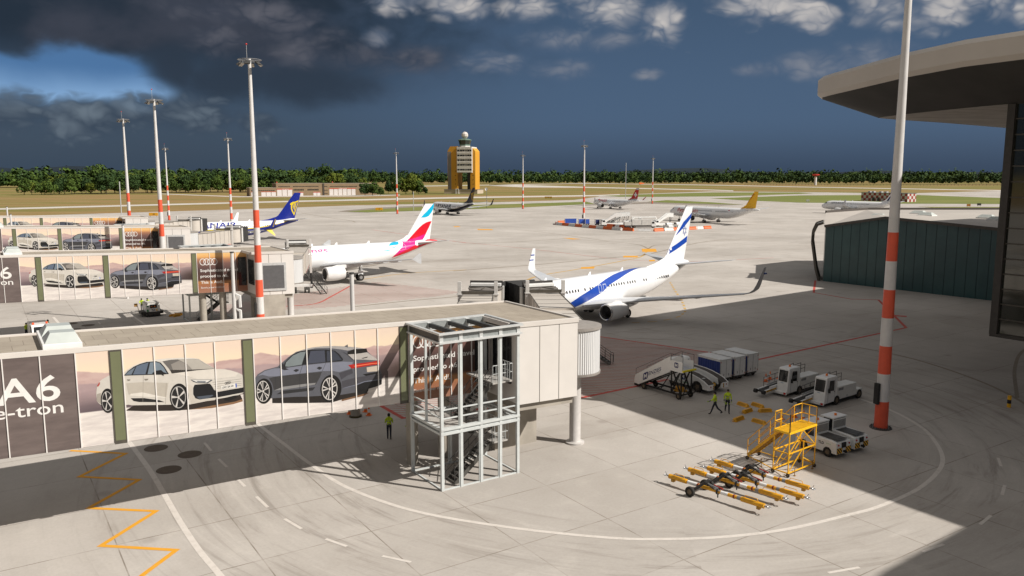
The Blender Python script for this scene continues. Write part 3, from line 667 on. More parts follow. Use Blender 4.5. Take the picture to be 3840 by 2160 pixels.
def advert_material():
    m = bpy.data.materials.new('printed_landscape'); m.use_nodes = True; t = NT(m.node_tree)
    out = t.n('ShaderNodeOutputMaterial'); b = t.n('ShaderNodeBsdfPrincipled'); t.l(b.outputs[0], out.inputs[0])
    P = t.n('ShaderNodeTexCoord').outputs['Object']; s = t.n('ShaderNodeSeparateXYZ'); t.l(P, s.inputs[0])
    x = s.outputs[0]; h = t.math('SUBTRACT', t.math('ADD', s.outputs[2], t.math('MULTIPLY', x, SLOPE)), ZB)
    xv = t.n('ShaderNodeCombineXYZ'); t.l(x, xv.inputs[0]); xv = xv.outputs[0]
    n1 = t.noise(xv, .28, 4, .5); n2 = t.noise(t.mapping(xv, (17, 0, 0)), .42, 4, .55)
    nz = t.noise(t.mapping(P, (0, 0, 0), (0, 0, 0), (.5, 1, 2.2)), 1.3, 5, .6)
    # picture is in perspective: the layers rise towards the right
    hh = t.math('SUBTRACT', h, t.math('MULTIPLY', t.math('SUBTRACT', n1, .5), 1.5))
    sky_ = t.ramp(t.math('DIVIDE', h, 4.5), [(.62, pcol('#f0d9bf')), (.80, pcol('#f4dfc3')), (.93, pcol('#efd8c4'))])
    far = t.mix(t.smooth(nz, .35, .7), pcol('#cfb3ab'), pcol('#bf9f9a'))
    c = t.mix(t.smooth(hh, 3.45, 3.38), sky_, far)
    h2 = t.math('SUBTRACT', h, t.math('MULTIPLY', t.math('SUBTRACT', n2, .5), .9))
    c = t.mix(t.smooth(h2, 3.02, 2.92), c, t.mix(t.smooth(nz, .3, .7), pcol('#ab9495'), pcol('#b59d9c')))
    c = t.mix(t.smooth(h, 2.75, 1.55), c, t.mix(nz, pcol('#544a4d'), pcol('#74646a')))
    # foreground floor
    fl = t.math('ADD', 1.52, t.math('MULTIPLY', x, -.004))
    fn = t.noise(t.mapping(P, (0, 0, 0), (0, 0, 0), (.45, 1, 3)), 1.6, 5, .65)
    fcol = t.mix(t.smooth(fn, .3, .7), pcol('#d6cdc8'), pcol('#efe7df'))
    c = t.mix(t.smooth(t.math('SUBTRACT', fl, h), -.02, .05), c, fcol)
    # evening side of the picture: darker and redder to the right, then the claim panel
    warm = t.smooth(x, -3.2, -.4)
    dk = t.math('MULTIPLY', warm, t.smooth(h, 3.4, 2.0))
    dk = t.math('MULTIPLY', dk, t.smooth(h, 1.35, 1.5))
    c = t.mix(t.math('MULTIPLY', dk, .85), c, pcol('#3a2a20'))
    pan = t.smooth(x, -.30, -.28)
    pr = t.ramp(t.math('DIVIDE', t.math('ADD', h, t.math('MULTIPLY', t.math('SUBTRACT', n1, .5), .5)), 4.5),
                [(.0, pcol('#a4755f')), (.16, pcol('#a06a4c')), (.25, pcol('#b37a45')), (.30, pcol('#5a3b30')), (.55, pcol('#54413f')), (.72, pcol('#7d5c54')), (.83, pcol('#b5805f')), (.90, pcol('#efb873')), (1, pcol('#f2cb8e'))])
    c = t.mix(pan, c, pr)
    # plain warm-grey claim field at the far left
    c = t.mix(t.smooth(x, -17.09, -17.11), c, t.mix(t.smooth(nz, .3, .7), pcol('#675b58'), pcol('#776a66')))
    t.l(c, b.inputs['Base Color']); b.inputs['Roughness'].default_value = .38
    return m
M_AD = advert_material()
M_FASC = mat('corridor_fascia', (.60, .56, .515), .5, 0, .05, .5)
M_PANEL = mat('corridor_panel', (.635, .60, .56), .42, 0, .05, .4)
M_GREEN_GL = mat('green_tinted_glass', (.145, .155, .085), .25, 0, .08, .5)
M_FRAME = mat('bronze_frame', (.085, .075, .06), .5, .2, .15)
M_MULL = mat('white_mullion', (.72, .69, .66), .45, 0, .05)
def felt():
    m = bpy.data.materials.new('roofing_felt'); m.use_nodes = True; t = NT(m.node_tree)
    out = t.n('ShaderNodeOutputMaterial'); b = t.n('ShaderNodeBsdfPrincipled'); t.l(b.outputs[0], out.inputs[0])
    P = t.n('ShaderNodeTexCoord').outputs['Object']
    br = t.n('ShaderNodeTexBrick'); t.l(P, br.inputs[0]); br.inputs['Scale'].default_value = 1
    br.inputs['Brick Width'].default_value = 1.0; br.inputs['Row Height'].default_value = 1.25; br.inputs['Mortar Size'].default_value = .018
    br.inputs[1].default_value = (*pcol('#a89d8e'), 1); br.inputs[2].default_value = (*pcol('#b3a898'), 1); br.inputs[3].default_value = (*pcol('#8b8072'), 1)
    n = t.noise(P, 1.2, 5, .7)
    c = t.mix(t.math('MULTIPLY', t.smooth(n, .4, .75), .35), br.outputs[0], pcol('#8d8274'))
    t.l(c, b.inputs['Base Color']); b.inputs['Roughness'].default_value = .95
    return m
M_FELT = felt()
M_SKYL = mat('skylight_glazing', (.50, .53, .50), .25, 0, .08, .6)
X0, X1 = -46., 5.7          # corridor run (the left end runs out of view to the terminal)
YF, YB = 3.97, 8.95

def corridor():
    root = thing('boarding_corridor', 'nearest raised boarding corridor, its advert wall shown full height behind the steel stair tower', 'corridor', (*B0, 0), GA, 'raised boarding corridors')
    b = MB(); b.bb((X0, YF, ZB-.12), (X1, YB, 8.72)); slope_mb(b).build('corridor_body', M_PANEL, root)
    b = MB(); b.bb((X0, YF+.10, 8.724), (5.2, YB-.10, 8.93)); b.bb((5.2, .88, 8.724), (8.95+1.0, YB-.10, 8.93)); slope_mb(b).build('roof', M_FELT, root)
    f = MB()                                      # parapet / fascia
    f.bb((X0, YF-.05, 8.78), (5.15, YF+.10, 9.03)); f.bb((X0, YB-.10, 8.78), (9.95, YB+.05, 9.03))
    f.bb((5.15, .68, 8.74), (10.10, .88, 9.03)); f.bb((9.92, .88, 8.745), (10.10, YB-.1, 9.03)); f.bb((5.02, .88, 8.745), (5.2, YF-.05, 9.03))
    slope_mb(f).build('roof_parapet', M_FASC, root, bevel=.012)
    c = MB(); c.bb((5.72, .73, 4.05), (10.05, YB-.02, 8.735)); slope_mb(c).build('end_block', M_PANEL, root)
    sm = MB()
    for x in (7.17, 8.62): sm.bb((x-.018, .722, 4.06), (x+.018, .732, 8.73))
    for y in (2.6, 4.5, 6.4): sm.bb((10.048, y-.018, 4.06), (10.058, y+.018, 8.73))
    slope_mb(sm).build('panel_seam', M_FRAME, root)
    bm_ = MB(); bm_.bb((5.9, 1.0, 3.58), (9.9, YB-.4, 4.045)); slope_mb(bm_).build('floor_beam', CONC, root)
    pr = MB(); pr.bb((6.1, 4.1, 0), (9.35, 4.9, 3.7)); pr.build('pier_wall', CONC, root)
    for x, y in ((-33, 6.4), (.7, 5.0), (2.9, 5.0)):
        q = MB(); q.cyl((x, y, 0), (x, y, sl(x, ZB-.1)), .36, n=20); q.build('support_column', CONC, root, smooth=40)
    # advert wall
    a = MB(); a.bb((-20.6-9, YF-.028, ZB-.1), (5.55, YF-.006, ZB+4.45)); adv = slope_mb(a).build('advert_panel', M_AD, root)
    Y = YF-.032
    cols = []
    def cidx(h):
        if h not in cols: cols.append(h)
        return cols.index(h)
    for nm, test in (('printed_white_car', lambda p: p[0][0] < -9.3 and sum(q[0] for q in p)/len(p) < -9.6), ('printed_grey_car', lambda p: sum(q[0] for q in p)/len(p) >= -9.6)):
        cols.clear(); mb = MB()
        for l, c_, p in ART:
            if not test(p): continue
            mb.m(cidx(c_)); mb.flat([p], lambda x, y: (x, Y-.003*l, ZB+y))
        for kind, tc, trx, trz, rc, rrx, rrz in ART_WHEELS:
            if (kind == 0) != (nm == 'printed_white_car'): continue
            E_ = lambda c0, rx, rz, n=32: [(c0[0]+rx*cos(2*PI*i/n), c0[1]-SLOPE*0+rz*sin(2*PI*i/n)) for i in range(n)]
            for col, c0, rx, rz, ly in (('#0b0a0a', tc, trx, trz, 4), ('#cfcac4' if kind else '#b4b0ac', rc, rrx, rrz, 5), ('#1d1c1d', rc, rrx*.90, rrz*.92, 6)):
                mb.m(cidx(col)); mb.flat([E_(c0, rx, rz)], lambda x, y: (x, Y-.003*ly, ZB+y))
            mb.m(cidx('#d2cdc7')); ns = 5
            for k in range(ns):
                a0 = PI/2+2*PI*k/ns+.2
                for da in ((-.20, .20) if kind else (0,)):
                    w0 = .10 if kind else .17
                    pt = lambda ang, r: (rc[0]+rrx*r*cos(ang), rc[1]+rrz*r*sin(ang))
                    poly = [pt(a0-w0*1.5, .16), pt(a0+w0*1.5, .16), pt(a0+da+w0*.75, .93), pt(a0+da-w0*.75, .93)]
                    mb.flat([poly], lambda x, y: (x, Y-.021, ZB+y))
            mb.flat([E_(rc, rrx*.14, rrz*.14, 14)], lambda x, y: (x, Y-.024, ZB+y))
        if nm == 'printed_white_car':
            mb.m(cidx('#3a3c40'))
            vs, fs = text2d('IN AE 5951', w=.56); (x0, y0), (x1, y1) = PLATE
            put2d(mb, ([(.56-x, y*1.25) for x, y in vs], [f[::-1] for f in fs]), lambda x, y: (x0+.05+x, Y-.030, ZB+y0+.02+x*.075+y))
            for k in range(4): mb.flat([ell(-10.38+.065*k, 2.245+.005*k, .05, .065, 14), ell(-10.38+.065*k, 2.245+.005*k, .036, .05, 14)[::-1]], lambda x, y: (x, Y-.030, ZB+y))
        slope_mb(mb).build(nm, [pmat(c_) for c_ in cols], adv)
    tx = MB()
    def line(s, x, y, h=None, w=None, bold=0.): put2d(tx, text2d(s, h, w, bold), lambda u, v: (x+u, Y-.004, ZB+y+v))
    # widths come from the wall, cap heights from the lettering
    line('Sophisticated travelers', .34, 2.31, .33, 4.85, .012); line('proceed to A6.', .34, 1.66, .33, 3.05, .012); line('This is Audi.', .34, .96, .33, 2.46, .012)
    line('Electric power redefined', .34, .41, .20, 2.5)
    line('A6', -20.32, 2.36, 1.22, 2.52, .012); line('e-tron', -20.45, 1.72, .60, 2.72, .006)
    slope_mb(tx).build('lettering', pmat('#f4f1ec'), adv)
    rg = MB()
    for k in range(4): rg.flat([ell(.66+.42*k, 3.44, .34, .39, 36), ell(.66+.42*k, 3.44, .275, .315, 36)[::-1]], lambda x, y: (x, Y-.004-.001*k, ZB+y))
    slope_mb(rg).build('ring_emblem', pmat('#f4f1ec'), adv)
    mu = MB()
    for x in (-28.6, -27.2, -25.7, -24.3, -22.85, -21.42, -19.98, -18.53, -17.10, -13.71, -12.27, -10.86, -7.50, -6.07, -4.70, -3.28, -1.91, 1.42, 2.86, 4.30): mu.bb((x-.024, YF-.085, ZB-.1), (x+.024, YF-.028, ZB+4.45))
    slope_mb(mu).build('mullion', M_MULL, root)
    for xa, xb in ((-15.69, -15.14), (-9.49, -8.94), (-.56, -.02)):
        g = MB(); g.bb((xa, YF-.075, ZB-.16), (xb, YF-.028, ZB+4.45)); fo = slope_mb(g).build('window_frame', M_FRAME, root)
        g = MB(); g.bb((xa+.055, YF-.088, ZB+.02), (xb-.055, YF-.076, ZB+4.38)); slope_mb(g).build('window_strip', M_GREEN_GL, fo)
        g = MB(); g.bb((xb+.006, YF-.075, ZB-.1), (xb+.05, YF-.028, ZB+4.45)); slope_mb(g).build('mullion', M_MULL, fo)
    # side door at the tower landing
    d = MB(); d.bb((5.58, 1.6, 5.15), (5.72, 3.5, 8.0)); slope_mb(d).build('door', DARKGLASS, root)
    d = MB(); d.bb((4.55, YF-.10, 4.9), (5.45, YF-.03, 8.2)); slope_mb(d).build('door', DARKGLASS, root)
    # roof light
    k = MB(); k.bb((-18.35, 4.25, 8.9), (-16.72, 8.5, 9.22)); kb = slope_mb(k).build('skylight', WHITE, root, bevel=.02)
    for y0, y1 in ((4.42, 6.30), (6.45, 8.36)):
        h = MB(); z0, z1 = 9.222, 9.62; xa, xb = -18.25, -16.82
        h.add([(xa, y0, z0), (xb, y0, z0), (xb, y1, z0), (xa, y1, z0), (xa+.28, y0+.62, z1), (xb-.10, y0+.62, z1), (xb-.10, y1-.40, z1), (xa+.28, y1-.40, z1)],
              [(0, 1, 5, 4), (1, 2, 6, 5), (2, 3, 7, 6), (3, 0, 4, 7), (4, 5, 6, 7)])
        slope_mb(h).build('glazing', M_SKYL, kb, bevel=.02)
    # recessed blind window in the end block (seen on the corridors farther off)
    w = MB(); w.bb((6.3, .66, 4.75), (8.9, .728, 7.6)); wf = slope_mb(w).build('window_frame', LGREY, root)
    return root, wf
cor, wf = corridor()
bpy.data.objects.remove(wf)
for i, lab in ((1, 'second raised boarding corridor, with the small white ground power unit parked below its advert wall'),
               (2, 'third raised boarding corridor, advert wall cut off by the roof in front'),
               (3, 'farthest raised boarding corridor, only the upper part of its advert wall showing')):
    cp = dup(cor, (*BRIDGES[i], 0), GA, lab)
    w = MB(); w.bb((6.2, .62, 4.5), (9.1, .72, 7.75)); wf = slope_mb(w).build('window_frame', LGREY, cp)
    w = MB(); w.bb((6.45, .59, 4.8), (8.85, .615, 7.45)); slope_mb(w).build('blind', mat('grey_blind', (.10, .098, .10), .4, 0, .1), wf)
    pr = MB(); pr.bb((5.8, .75, 0), (8.9, 1.5, 4.0)); pr.build('pier_wall', CONC, cp)

# ------------------------------------------------------------------ steel stair tower
def stair_tower(loc, label):
    root = thing('stair_tower', label, 'stair tower', (*loc, 0), GA, 'open steel stair towers beside the corridors')
    L, D, H, ZM = 5.23, 3.80, 8.97, 3.45
    pf = MB(); w = .17
    xs = [0.09, 1.31, 2.62, 3.92, L-.09]
    for x in xs:
        ends = x in (xs[0], xs[-1])
        for y in (.09, D-.09):
            zt_ = H-.62 if y < 1 or ends else ZM
            if y > 1 and x in xs[1::2]: continue
            pf.bb((x-w/2, y-w/2, 0), (x+w/2, y+w/2, zt_))
            if not ends: pf.bb((x-w/2-.06, y-.04, 0), (x-w/2-.02, y+.04, zt_))
    for x in (.09, L-.09):
        pf.bb((x-.06, D/2-.06, ZM), (x+.06, D/2+.06, H-.6))
    pf.build('post', GALV, root)
    bm_ = MB()
    for y in (.09, D-.09):
        bm_.bb((.0, y-.10, ZM-.26), (L, y+.10, ZM-.12)); bm_.bb((0, y-.12, ZM+.0), (L, y+.12, ZM+.14)); bm_.bb((.1, y-.05, .0), (L-.1, y+.05, .07))
        bm_.bb((0, y-.03, ZM-.12), (L, y+.03, ZM))
    for x in (.09, L-.09):
        bm_.bb((x-.10, .2, ZM-.255), (x+.10, D-.2, ZM-.125)); bm_.bb((x-.12, .22, ZM+.005), (x+.12, D-.22, ZM+.135)); bm_.bb((x-.05, .15, 0), (x+.05, D-.15, .065))
    bm_.build('floor_beam', GALV, root)
    tp = MB()
    for z, o in ((H-.60, .10), (H-.10, .14)):
        for y in (-o+.06, D+o-.06): tp.bb((-o, y-.09, z), (L+o, y+.09, z+.11))
        for x in (-o+.09, L+o-.09): tp.bb((x-.09, -o+.16, z+.002), (x+.09, D+o-.16, z+.108))
    for x in xs:
        tp.bb((x-.11, .0, H-.49), (x+.11, .16, H-.10)); tp.bb((x-.11, D-.16, H-.49), (x+.11, D, H-.10))
    tp.build('top_frame', mat('white_steel', (.60, .61, .60), .4, .2, .08), root)
    fb = MB()
    for y in (.07, D-.07): fb.bb((0.1, y-.02, H-.485), (L-.1, y+.02, H-.105))
    fb.build('infill_band', mat('grey_infill', (.30, .32, .315), .25, .1, .1), root)
    j = MB()
    for x in xs: j.bb((x-.09, .15, H-.36), (x+.09, D-.15, H-.12))
    for x in (.03, L-.03): j.bb((x-.05, .1, H-.48), (x+.05, D-.1, H-.10))
    j.build('roof_joist', mat('dark_joist', (.055, .058, .058), .5, .3, .15), root)
    def flight(x0, x1, z0, z1, y0, y1):
        st = MB(); n = max(4, round(abs(z1-z0)/.185))
        for i in range(n):
            t_ = (i+.5)/n; st.box((lerp(x0, x1, t_), (y0+y1)/2, lerp(z0, z1, t_)), (.30, y1-y0-.08, .035))
        for y in (y0+.02, y1-.02):
            st.bar((x0, y, z0-.02), (x1, y, z1-.02), .05, .24)
        st.build('stair_flight', mat('stair_steel', (.10, .095, .085), .5, .3, .2), root)
        rl = MB()
        for y in (y0+.02, y1-.02):
            rl.cyl((x0, y, z0+.95), (x1, y, z1+.95), .024, n=6); rl.cyl((x0, y, z0+.5), (x1, y, z1+.5), .016, n=6)
            for i in range(n//2+1):
                t_ = i/(n//2); p = (lerp(x0, x1, t_), y, lerp(z0, z1, t_)); rl.cyl(p, (p[0], y, p[2]+.95), .016, n=6)
        rl.build('handrail', DGREY, root)
    flight(1.15, 3.65, 0, 2.0, .55, 1.55)
    flight(3.65, 1.65, 2.0, ZM+.1, 1.75, 2.75)
    flight(1.75, 3.75, ZM+.1, 5.5, .75, 1.75)
    pl = MB(); pl.bb((3.65, .5, 1.94), (4.75, 2.8, 2.04)); pl.bb((.2, .3, ZM+.02), (1.75, D-.3, ZM+.12)); pl.bb((3.75, .6, 5.44), (5.1, D-.2, 5.54))
    pl.build('landing', mat('landing_plate', (.42, .40, .37), .6, .1, .15), root)
    gr = MB()
    for z in (ZM+.62, ZM+1.12):
        gr.bb((.15, .12, z), (L-.15, .18, z+.07)); gr.bb((.12, .2, z), (.18, D-.2, z+.07))
    for x0, y0, x1, y1, z in ((4.75, .5, 4.75, 2.8, 2.04), (3.65, .5, 4.75, .5, 2.04), (3.75, .6, 5.1, .6, 5.54), (5.1, .6, 5.1, 2.2, 5.54)):
        gr.cyl((x0, y0, z+1.0), (x1, y1, z+1.0), .022, n=6); gr.cyl((x0, y0, z+.5), (x1, y1, z+.5), .016, n=6)
        n = 6
        for i in range(n+1): gr.cyl((lerp(x0, x1, i/n), lerp(y0, y1, i/n), z), (lerp(x0, x1, i/n), lerp(y0, y1, i/n), z+1.), .014, n=6)
    gr.build('guard_rail', GALV, root)
    return root
st = stair_tower(B0, 'open steel stair tower in the foreground, standing free before the nearest advert wall')
e1 = Vector((cos(GA), sin(GA))); e2 = Vector((-sin(GA), cos(GA)))
for i, lab in ((1, 'shaded steel stair tower under the second corridor, seen below its advert wall'), (2, 'steel stair tower by the third corridor, its white top frame above the roof')):
    p = Vector(BRIDGES[i])+e1*0+e2*9.15; dup(st, (p.x, p.y, 0), GA, lab)

# ------------------------------------------------------------------ passenger boarding bridges (movable)
def ribbed():
    m = bpy.data.materials.new('ribbed_white_sheet'); m.use_nodes = True; t = NT(m.node_tree)
    out = t.n('ShaderNodeOutputMaterial'); b = t.n('ShaderNodeBsdfPrincipled'); t.l(b.outputs[0], out.inputs[0])
    P = t.n('ShaderNodeTexCoord').outputs['Object']; s = t.n('ShaderNodeSeparateXYZ'); t.l(P, s.inputs[0])
    th = t.math('ARCTAN2', s.outputs[1], s.outputs[0]); w = t.math('SINE', t.math('MULTIPLY', th, 66))
    bp = t.n('ShaderNodeBump'); bp.inputs['Strength'].default_value = .8; bp.inputs['Distance'].default_value = .03; t.l(w, bp.inputs['Height']); t.l(bp.outputs[0], b.inputs['Normal'])
    t.l(t.mix(t.smooth(w, -1, 1), (.60, .60, .60), (.72, .715, .70)), b.inputs['Base Color']); b.inputs['Roughness'].default_value = .45
    return m
M_RIB = ribbed()
M_TUN = mat('bridge_cladding', (.52, .475, .42), .5, 0, .06, .5)
M_BEL = mat('bellows_fabric', (.030, .029, .028), .8, 0, .3, 3)
M_BEL2 = mat('grey_bellows', (.34, .33, .32), .7, 0, .15, 3)
def jet_bridge(label, rot, gantry, cab, can, zr0=7.55, zr1=6.85, wheel=True, bel=None):
    """rotunda at rot, lifting gantry part-way, round cab, canopy direction can"""
    r0, g0, c0, k0 = [Vector(p) for p in (rot, gantry, cab, can)]
    d = (g0-r0); L = d.length; a = math.atan2(d.y, d.x)-PI/2
    root = thing('boarding_bridge', label, 'boarding bridge', (r0.x, r0.y, 0), a, 'movable boarding bridges')
    b = MB(); b.lathe([(1.55, 4.95), (1.55, 7.72)], 48); b.build('rotunda_wall', M_RIB, root, smooth=True)
    b = MB(); b.lathe([(0, 4.80), (1.6, 4.80), (1.62, 4.95), (1.56, 4.95)], 48); b.lathe([(1.56, 7.72), (1.64, 7.74), (1.64, 7.92), (1.50, 7.93), (0, 7.99)], 48)
    b.build('rotunda_roof', mat('rotunda_roof_sheet', (.30, .275, .25), .6, .1, .1), root, smooth=30)
    b = MB(); b.lathe([(0, 0), (.62, 0), (.62, .1), (.42, .14), (.37, .2), (.37, 4.8), (0, 4.8)], 28); b.build('support_column', mat('painted_column', (.50, .475, .45), .5, 0, .08), root, smooth=40)
    zt = lambda y: zr0+(zr1-zr0)*y/L
    def tunnel(nm, y0, y1, w, up, h, m):
        t_ = MB(); q = []
        for y in (y0, y1):
            z1 = zt(y)+up; z0 = z1-h
            q.append([(-w/2, y, z0), (w/2, y, z0), (w/2, y, z1), (-w/2, y, z1)])
        t_.loft(q); o = t_.build(nm, m, root, bevel=.02)
        s = MB()
        for y in [y0+.04, y1-.04]+[lerp(y0, y1, k) for k in (.25, .5, .75)]:
            z1 = zt(y)+up; z0 = z1-h; e = .018
            s.bb((-w/2-e, y-.035, z0), (-w/2-.003, y+.035, z1)); s.bb((w/2+.003, y-.035, z0), (w/2+e, y+.035, z1)); s.bb((-w/2-e, y-.035, z1+.003), (w/2+e, y+.035, z1+e))
        for sx in (-1, 1): s.bar((sx*(w/2+.01), y0, zt(y0)+up+.02), (sx*(w/2+.01), y1, zt(y1)+up+.02), .05, .05)
        s.build('cladding_seam', M_FRAME, o)
        return o
    ym = L*.52
    tunnel('inner_tunnel', 1.2, ym+.5, 2.45, -.16, 2.55, M_TUN)
    ot = tunnel('outer_tunnel', ym, L+1.2, 2.75, 0, 2.85, M_TUN)
    h = MB(); n = 26
    for i in range(n):                            # red and white hazard stripes along the lower edge
        y = lerp(ym+.1, L+.9, i/n); z = zt(y)-2.83
        h.add([(1.381, y, z), (1.381, y+.14, z), (1.381, y+.30, z+.22), (1.381, y+.16, z+.22)], [(0, 1, 2, 3)])
    h.build('hazard_stripe', REDP, ot)
    g = MB(); zg = zt(L)
    for sx in (-1.62, 1.62):
        g.bb((sx-.16, L-.16, 3.0), (sx+.16, L+.16, zg+1.25)); g.bb((sx-.24, L-.24, zg+.05), (sx+.24, L+.24, zg+.17))
    g.build('lift_post', mat('gantry_paint', (.58, .56, .53), .5, 0, .06), root, bevel=.015)
    g = MB(); g.bb((-1.46, L-.12, zg+.10), (1.46, L+.12, zg+.40)); g.build('cross_beam', M_FRAME, root)
    if wheel:
        g = MB()
        for sx in (-1.62, 1.62): g.cyl((sx, L, .9), (sx, L, 3.05), .13, n=14); g.bb((sx-.2, L-.2, .75), (sx+.2, L+.2, .95))
        g.build('lift_leg', BLACK, root)
        g = MB(); g.bb((-2.2, L-.22, .95), (2.2, L+.22, 1.32)); g.build('bogie_beam', WHITE, root, bevel=.02)
        for sx in (-.95, .95):
            g = MB()
            for k in (-.28, .28): g.cyl((sx+k-.11, L, .45), (sx+k+.11, L, .45), .45, n=22)
            g.cyl((sx, L, .45), (sx, L, .95), .12); g.build('bogie_wheel', TYRE, root, smooth=40)
    inv = Matrix.Rotation(-a, 2)
    cl = inv @ (c0-r0); kl = inv @ (k0-r0); zc = zr1
    cb = MB(); cb.lathe([(1.52, zc-2.7), (1.52, zc-.02)], 40, (cl.x, cl.y, 0)); cabo = cb.build('cab_wall', M_TUN, root, smooth=True)
    cb = MB(); cb.lathe([(0, zc-2.78), (1.55, zc-2.78), (1.55, zc-2.7)], 40, (cl.x, cl.y, 0)); cb.lathe([(1.53, zc-.02), (1.64, zc), (1.64, zc+.09), (1.5, zc+.10), (0, zc+.16)], 40, (cl.x, cl.y, 0))
    cb.build('cab_roof', mat('cab_roof_sheet', (.16, .145, .13), .6, .1, .12), root, smooth=30)
    cb = MB()
    for k in range(3):
        an = PI*k/3+.3; cb.bar((cl.x-1.55*cos(an), cl.y-1.55*sin(an), zc+.16), (cl.x+1.55*cos(an), cl.y+1.55*sin(an), zc+.16), .07, .06)
    cb.build('roof_rib', M_FRAME, root)
    kd = kl-cl; kL = kd.length; kd.normalize(); kn = Vector((-kd.y, kd.x))
    secs = []
    m = 9
    for i in range(m):
        t_ = lerp(.75, kL, i/(m-1)); w = 1.42+(.16 if i % 2 else 0); zt_ = zc+.12+(.10 if i % 2 else 0); p = cl+kd*t_
        secs.append([(p.x-kn.x*w, p.y-kn.y*w, zc-2.75), (p.x+kn.x*w, p.y+kn.y*w, zc-2.75), (p.x+kn.x*w, p.y+kn.y*w, zt_), (p.x-kn.x*w, p.y-kn.y*w, zt_)])
    cb = MB(); cb.loft(secs); cb.build('canopy_bellows', bel or M_BEL, root)
    p = cl+kd*.9; cb = MB()
    for sx in (-1, 1): q = p+kn*sx*1.6; cb.box((q.x, q.y, zc-1.3), (.16, .5, 2.9), math.atan2(kd.y, kd.x)-PI/2)
    cb.build('cab_jamb', mat('jamb_white', (.62, .61, .58), .5, 0, .06), root)
    p = cl+kd*.35; cb = MB(); cb.box((p.x, p.y, zc+.35), (2.9, .55, .28), math.atan2(kn.y, kn.x)); cb.build('canopy_housing', WHITE, root, bevel=.03)
    p = cl+kd*.8; cb = MB(); cb.box((p.x, p.y, zc+.42), (3.1, .2, .5), math.atan2(kn.y, kn.x)); cb.build('canopy_hood', mat('hood_dark', (.05, .045, .042), .6, .1, .2), root)
    return root
def w_(b, s, o): p = Vector(BRIDGES[b])+e1*s+e2*o; return (p.x, p.y)
jet_bridge('boarding bridge reaching from the white ribbed rotunda in the foreground to the blue striped airliner', (4.14, 51.2), (3.0, 72.0), (2.72, 75.2), (.55, 80.6))
jet_bridge('boarding bridge with round cab roof just left of the one serving the blue striped airliner', (-3.0, 57.0), (-3.05, 71.0), (-2.5, 75.4), (-2.2, 79.6))
jet_bridge('boarding bridge docked to the airliner with the red and turquoise tail', w_(1, 10.1, 2.5), (-31.7, 119.6), (-33.4, 124.6), (-34.6, 128.2), bel=M_BEL2)
jet_bridge('boarding bridge parked short of the blue and yellow tailed airliner', w_(2, 10.1, 2.5), (-56.4, 157.5), (-56.3, 162.3), (-55.9, 166.5))
jet_bridge('farthest boarding bridge, just left of the second tallest light mast', w_(3, 10.1, 2.5), (-77.0, 189.5), (-76.8, 194.5), (-76.4, 198.8))
# service stairs of the docked bridge
def service_stair(loc, rz, run, rise, label):
    root = thing('service_stair', label, 'stairs', (*loc, 0), rz)
    s = MB(); n = 17
    for i in range(n): t_ = (i+.5)/n; s.box((run*t_, 0, rise*t_), (.24, .86, .04))
    for y in (-.45, .45): s.bar((0, y, .02), (run, y, rise), .05, .20)
    s.build('step', mat('grating_steel', (.13, .125, .115), .5, .3, .2), root)
    r = MB()
    for y in (-.47, .47):
        r.path([(-.25, y, .1), (-.25, y, .95), (0, y, 1.05), (run, y, rise+1.05), (run+1.2, y, rise+1.05), (run+1.2, y, rise)], .025, 6)
        r.cyl((0, y, .55), (run, y, rise+.55), .018, n=6)
        for i in range(10): t_ = i/9; r.cyl((run*t_, y, rise*t_), (run*t_, y, rise*t_+1.05), .018, n=6)
    r.build('handrail', DGREY, root)
    p = MB(); p.bb((run, -.5, rise-.08), (run+1.3, .5, rise)); p.build('landing', GREY, root)
    return root
service_stair((-27.9, 118.4), R(133), 5.6, 3.3, 'dark steel service stair beside the bridge docked at the red and turquoise tailed airliner')
service_stair((-53.0, 160.6), R(150), 3.4, 3.3, 'dark steel service stair at the bridge cab by the harp tailed airliner')
service_stair((9.2, 73.6), R(170), 4.6, 3.0, 'grey service stair half hidden behind the white rotunda, on the red hatching')
# ------------------------------------------------------------------ airliners (x aft from the nose, port side at -y)
M_PW = mat('aircraft_white', (.80, .80, .80), .28, 0, .025, .5, 0, .3)
M_PG = mat('aircraft_pale_grey', (.62, .63, .64), .3, 0, .04, .5, 0, .3)
M_WING = mat('wing_grey', (.50, .51, .52), .35, .15, .07, .8)
M_NAC = mat('nacelle_white', (.70, .69, .68), .3, 0, .06, .8, 0, .2)
M_LIP = mat('inlet_lip_metal', (.62, .60, .58), .25, .85, .08)
M_FAN = mat('fan_dark', (.03, .028, .03), .4, .4, .3, 4)
M_WINP = mat('cabin_window_dark', (.035, .035, .04), .2, 0, .15)
M_TYRE = TYRE
def P_(h, k=.78): return mat('livery_'+h.lstrip('#'), tuple(min(1, c*k) for c in srgb(h)), .3, 0, .03, .6, 0, .2)
def naca(u, t): u = min(1, max(0, u)); return 5*t*(.2969*math.sqrt(u)-.126*u-.3516*u*u+.2843*u**3-.1036*u**4)
AU = [1, .86, .7, .52, .34, .18, .07, .015, 0]
def airfoil(xle, ch, t, f):
    """closed section; f(x, half) -> point"""
    out = [f(xle+ch*u, naca(u, t)*ch) for u in AU]
    return out+[f(xle+ch*u, -naca(u, t)*ch) for u in AU[-2::-1]]

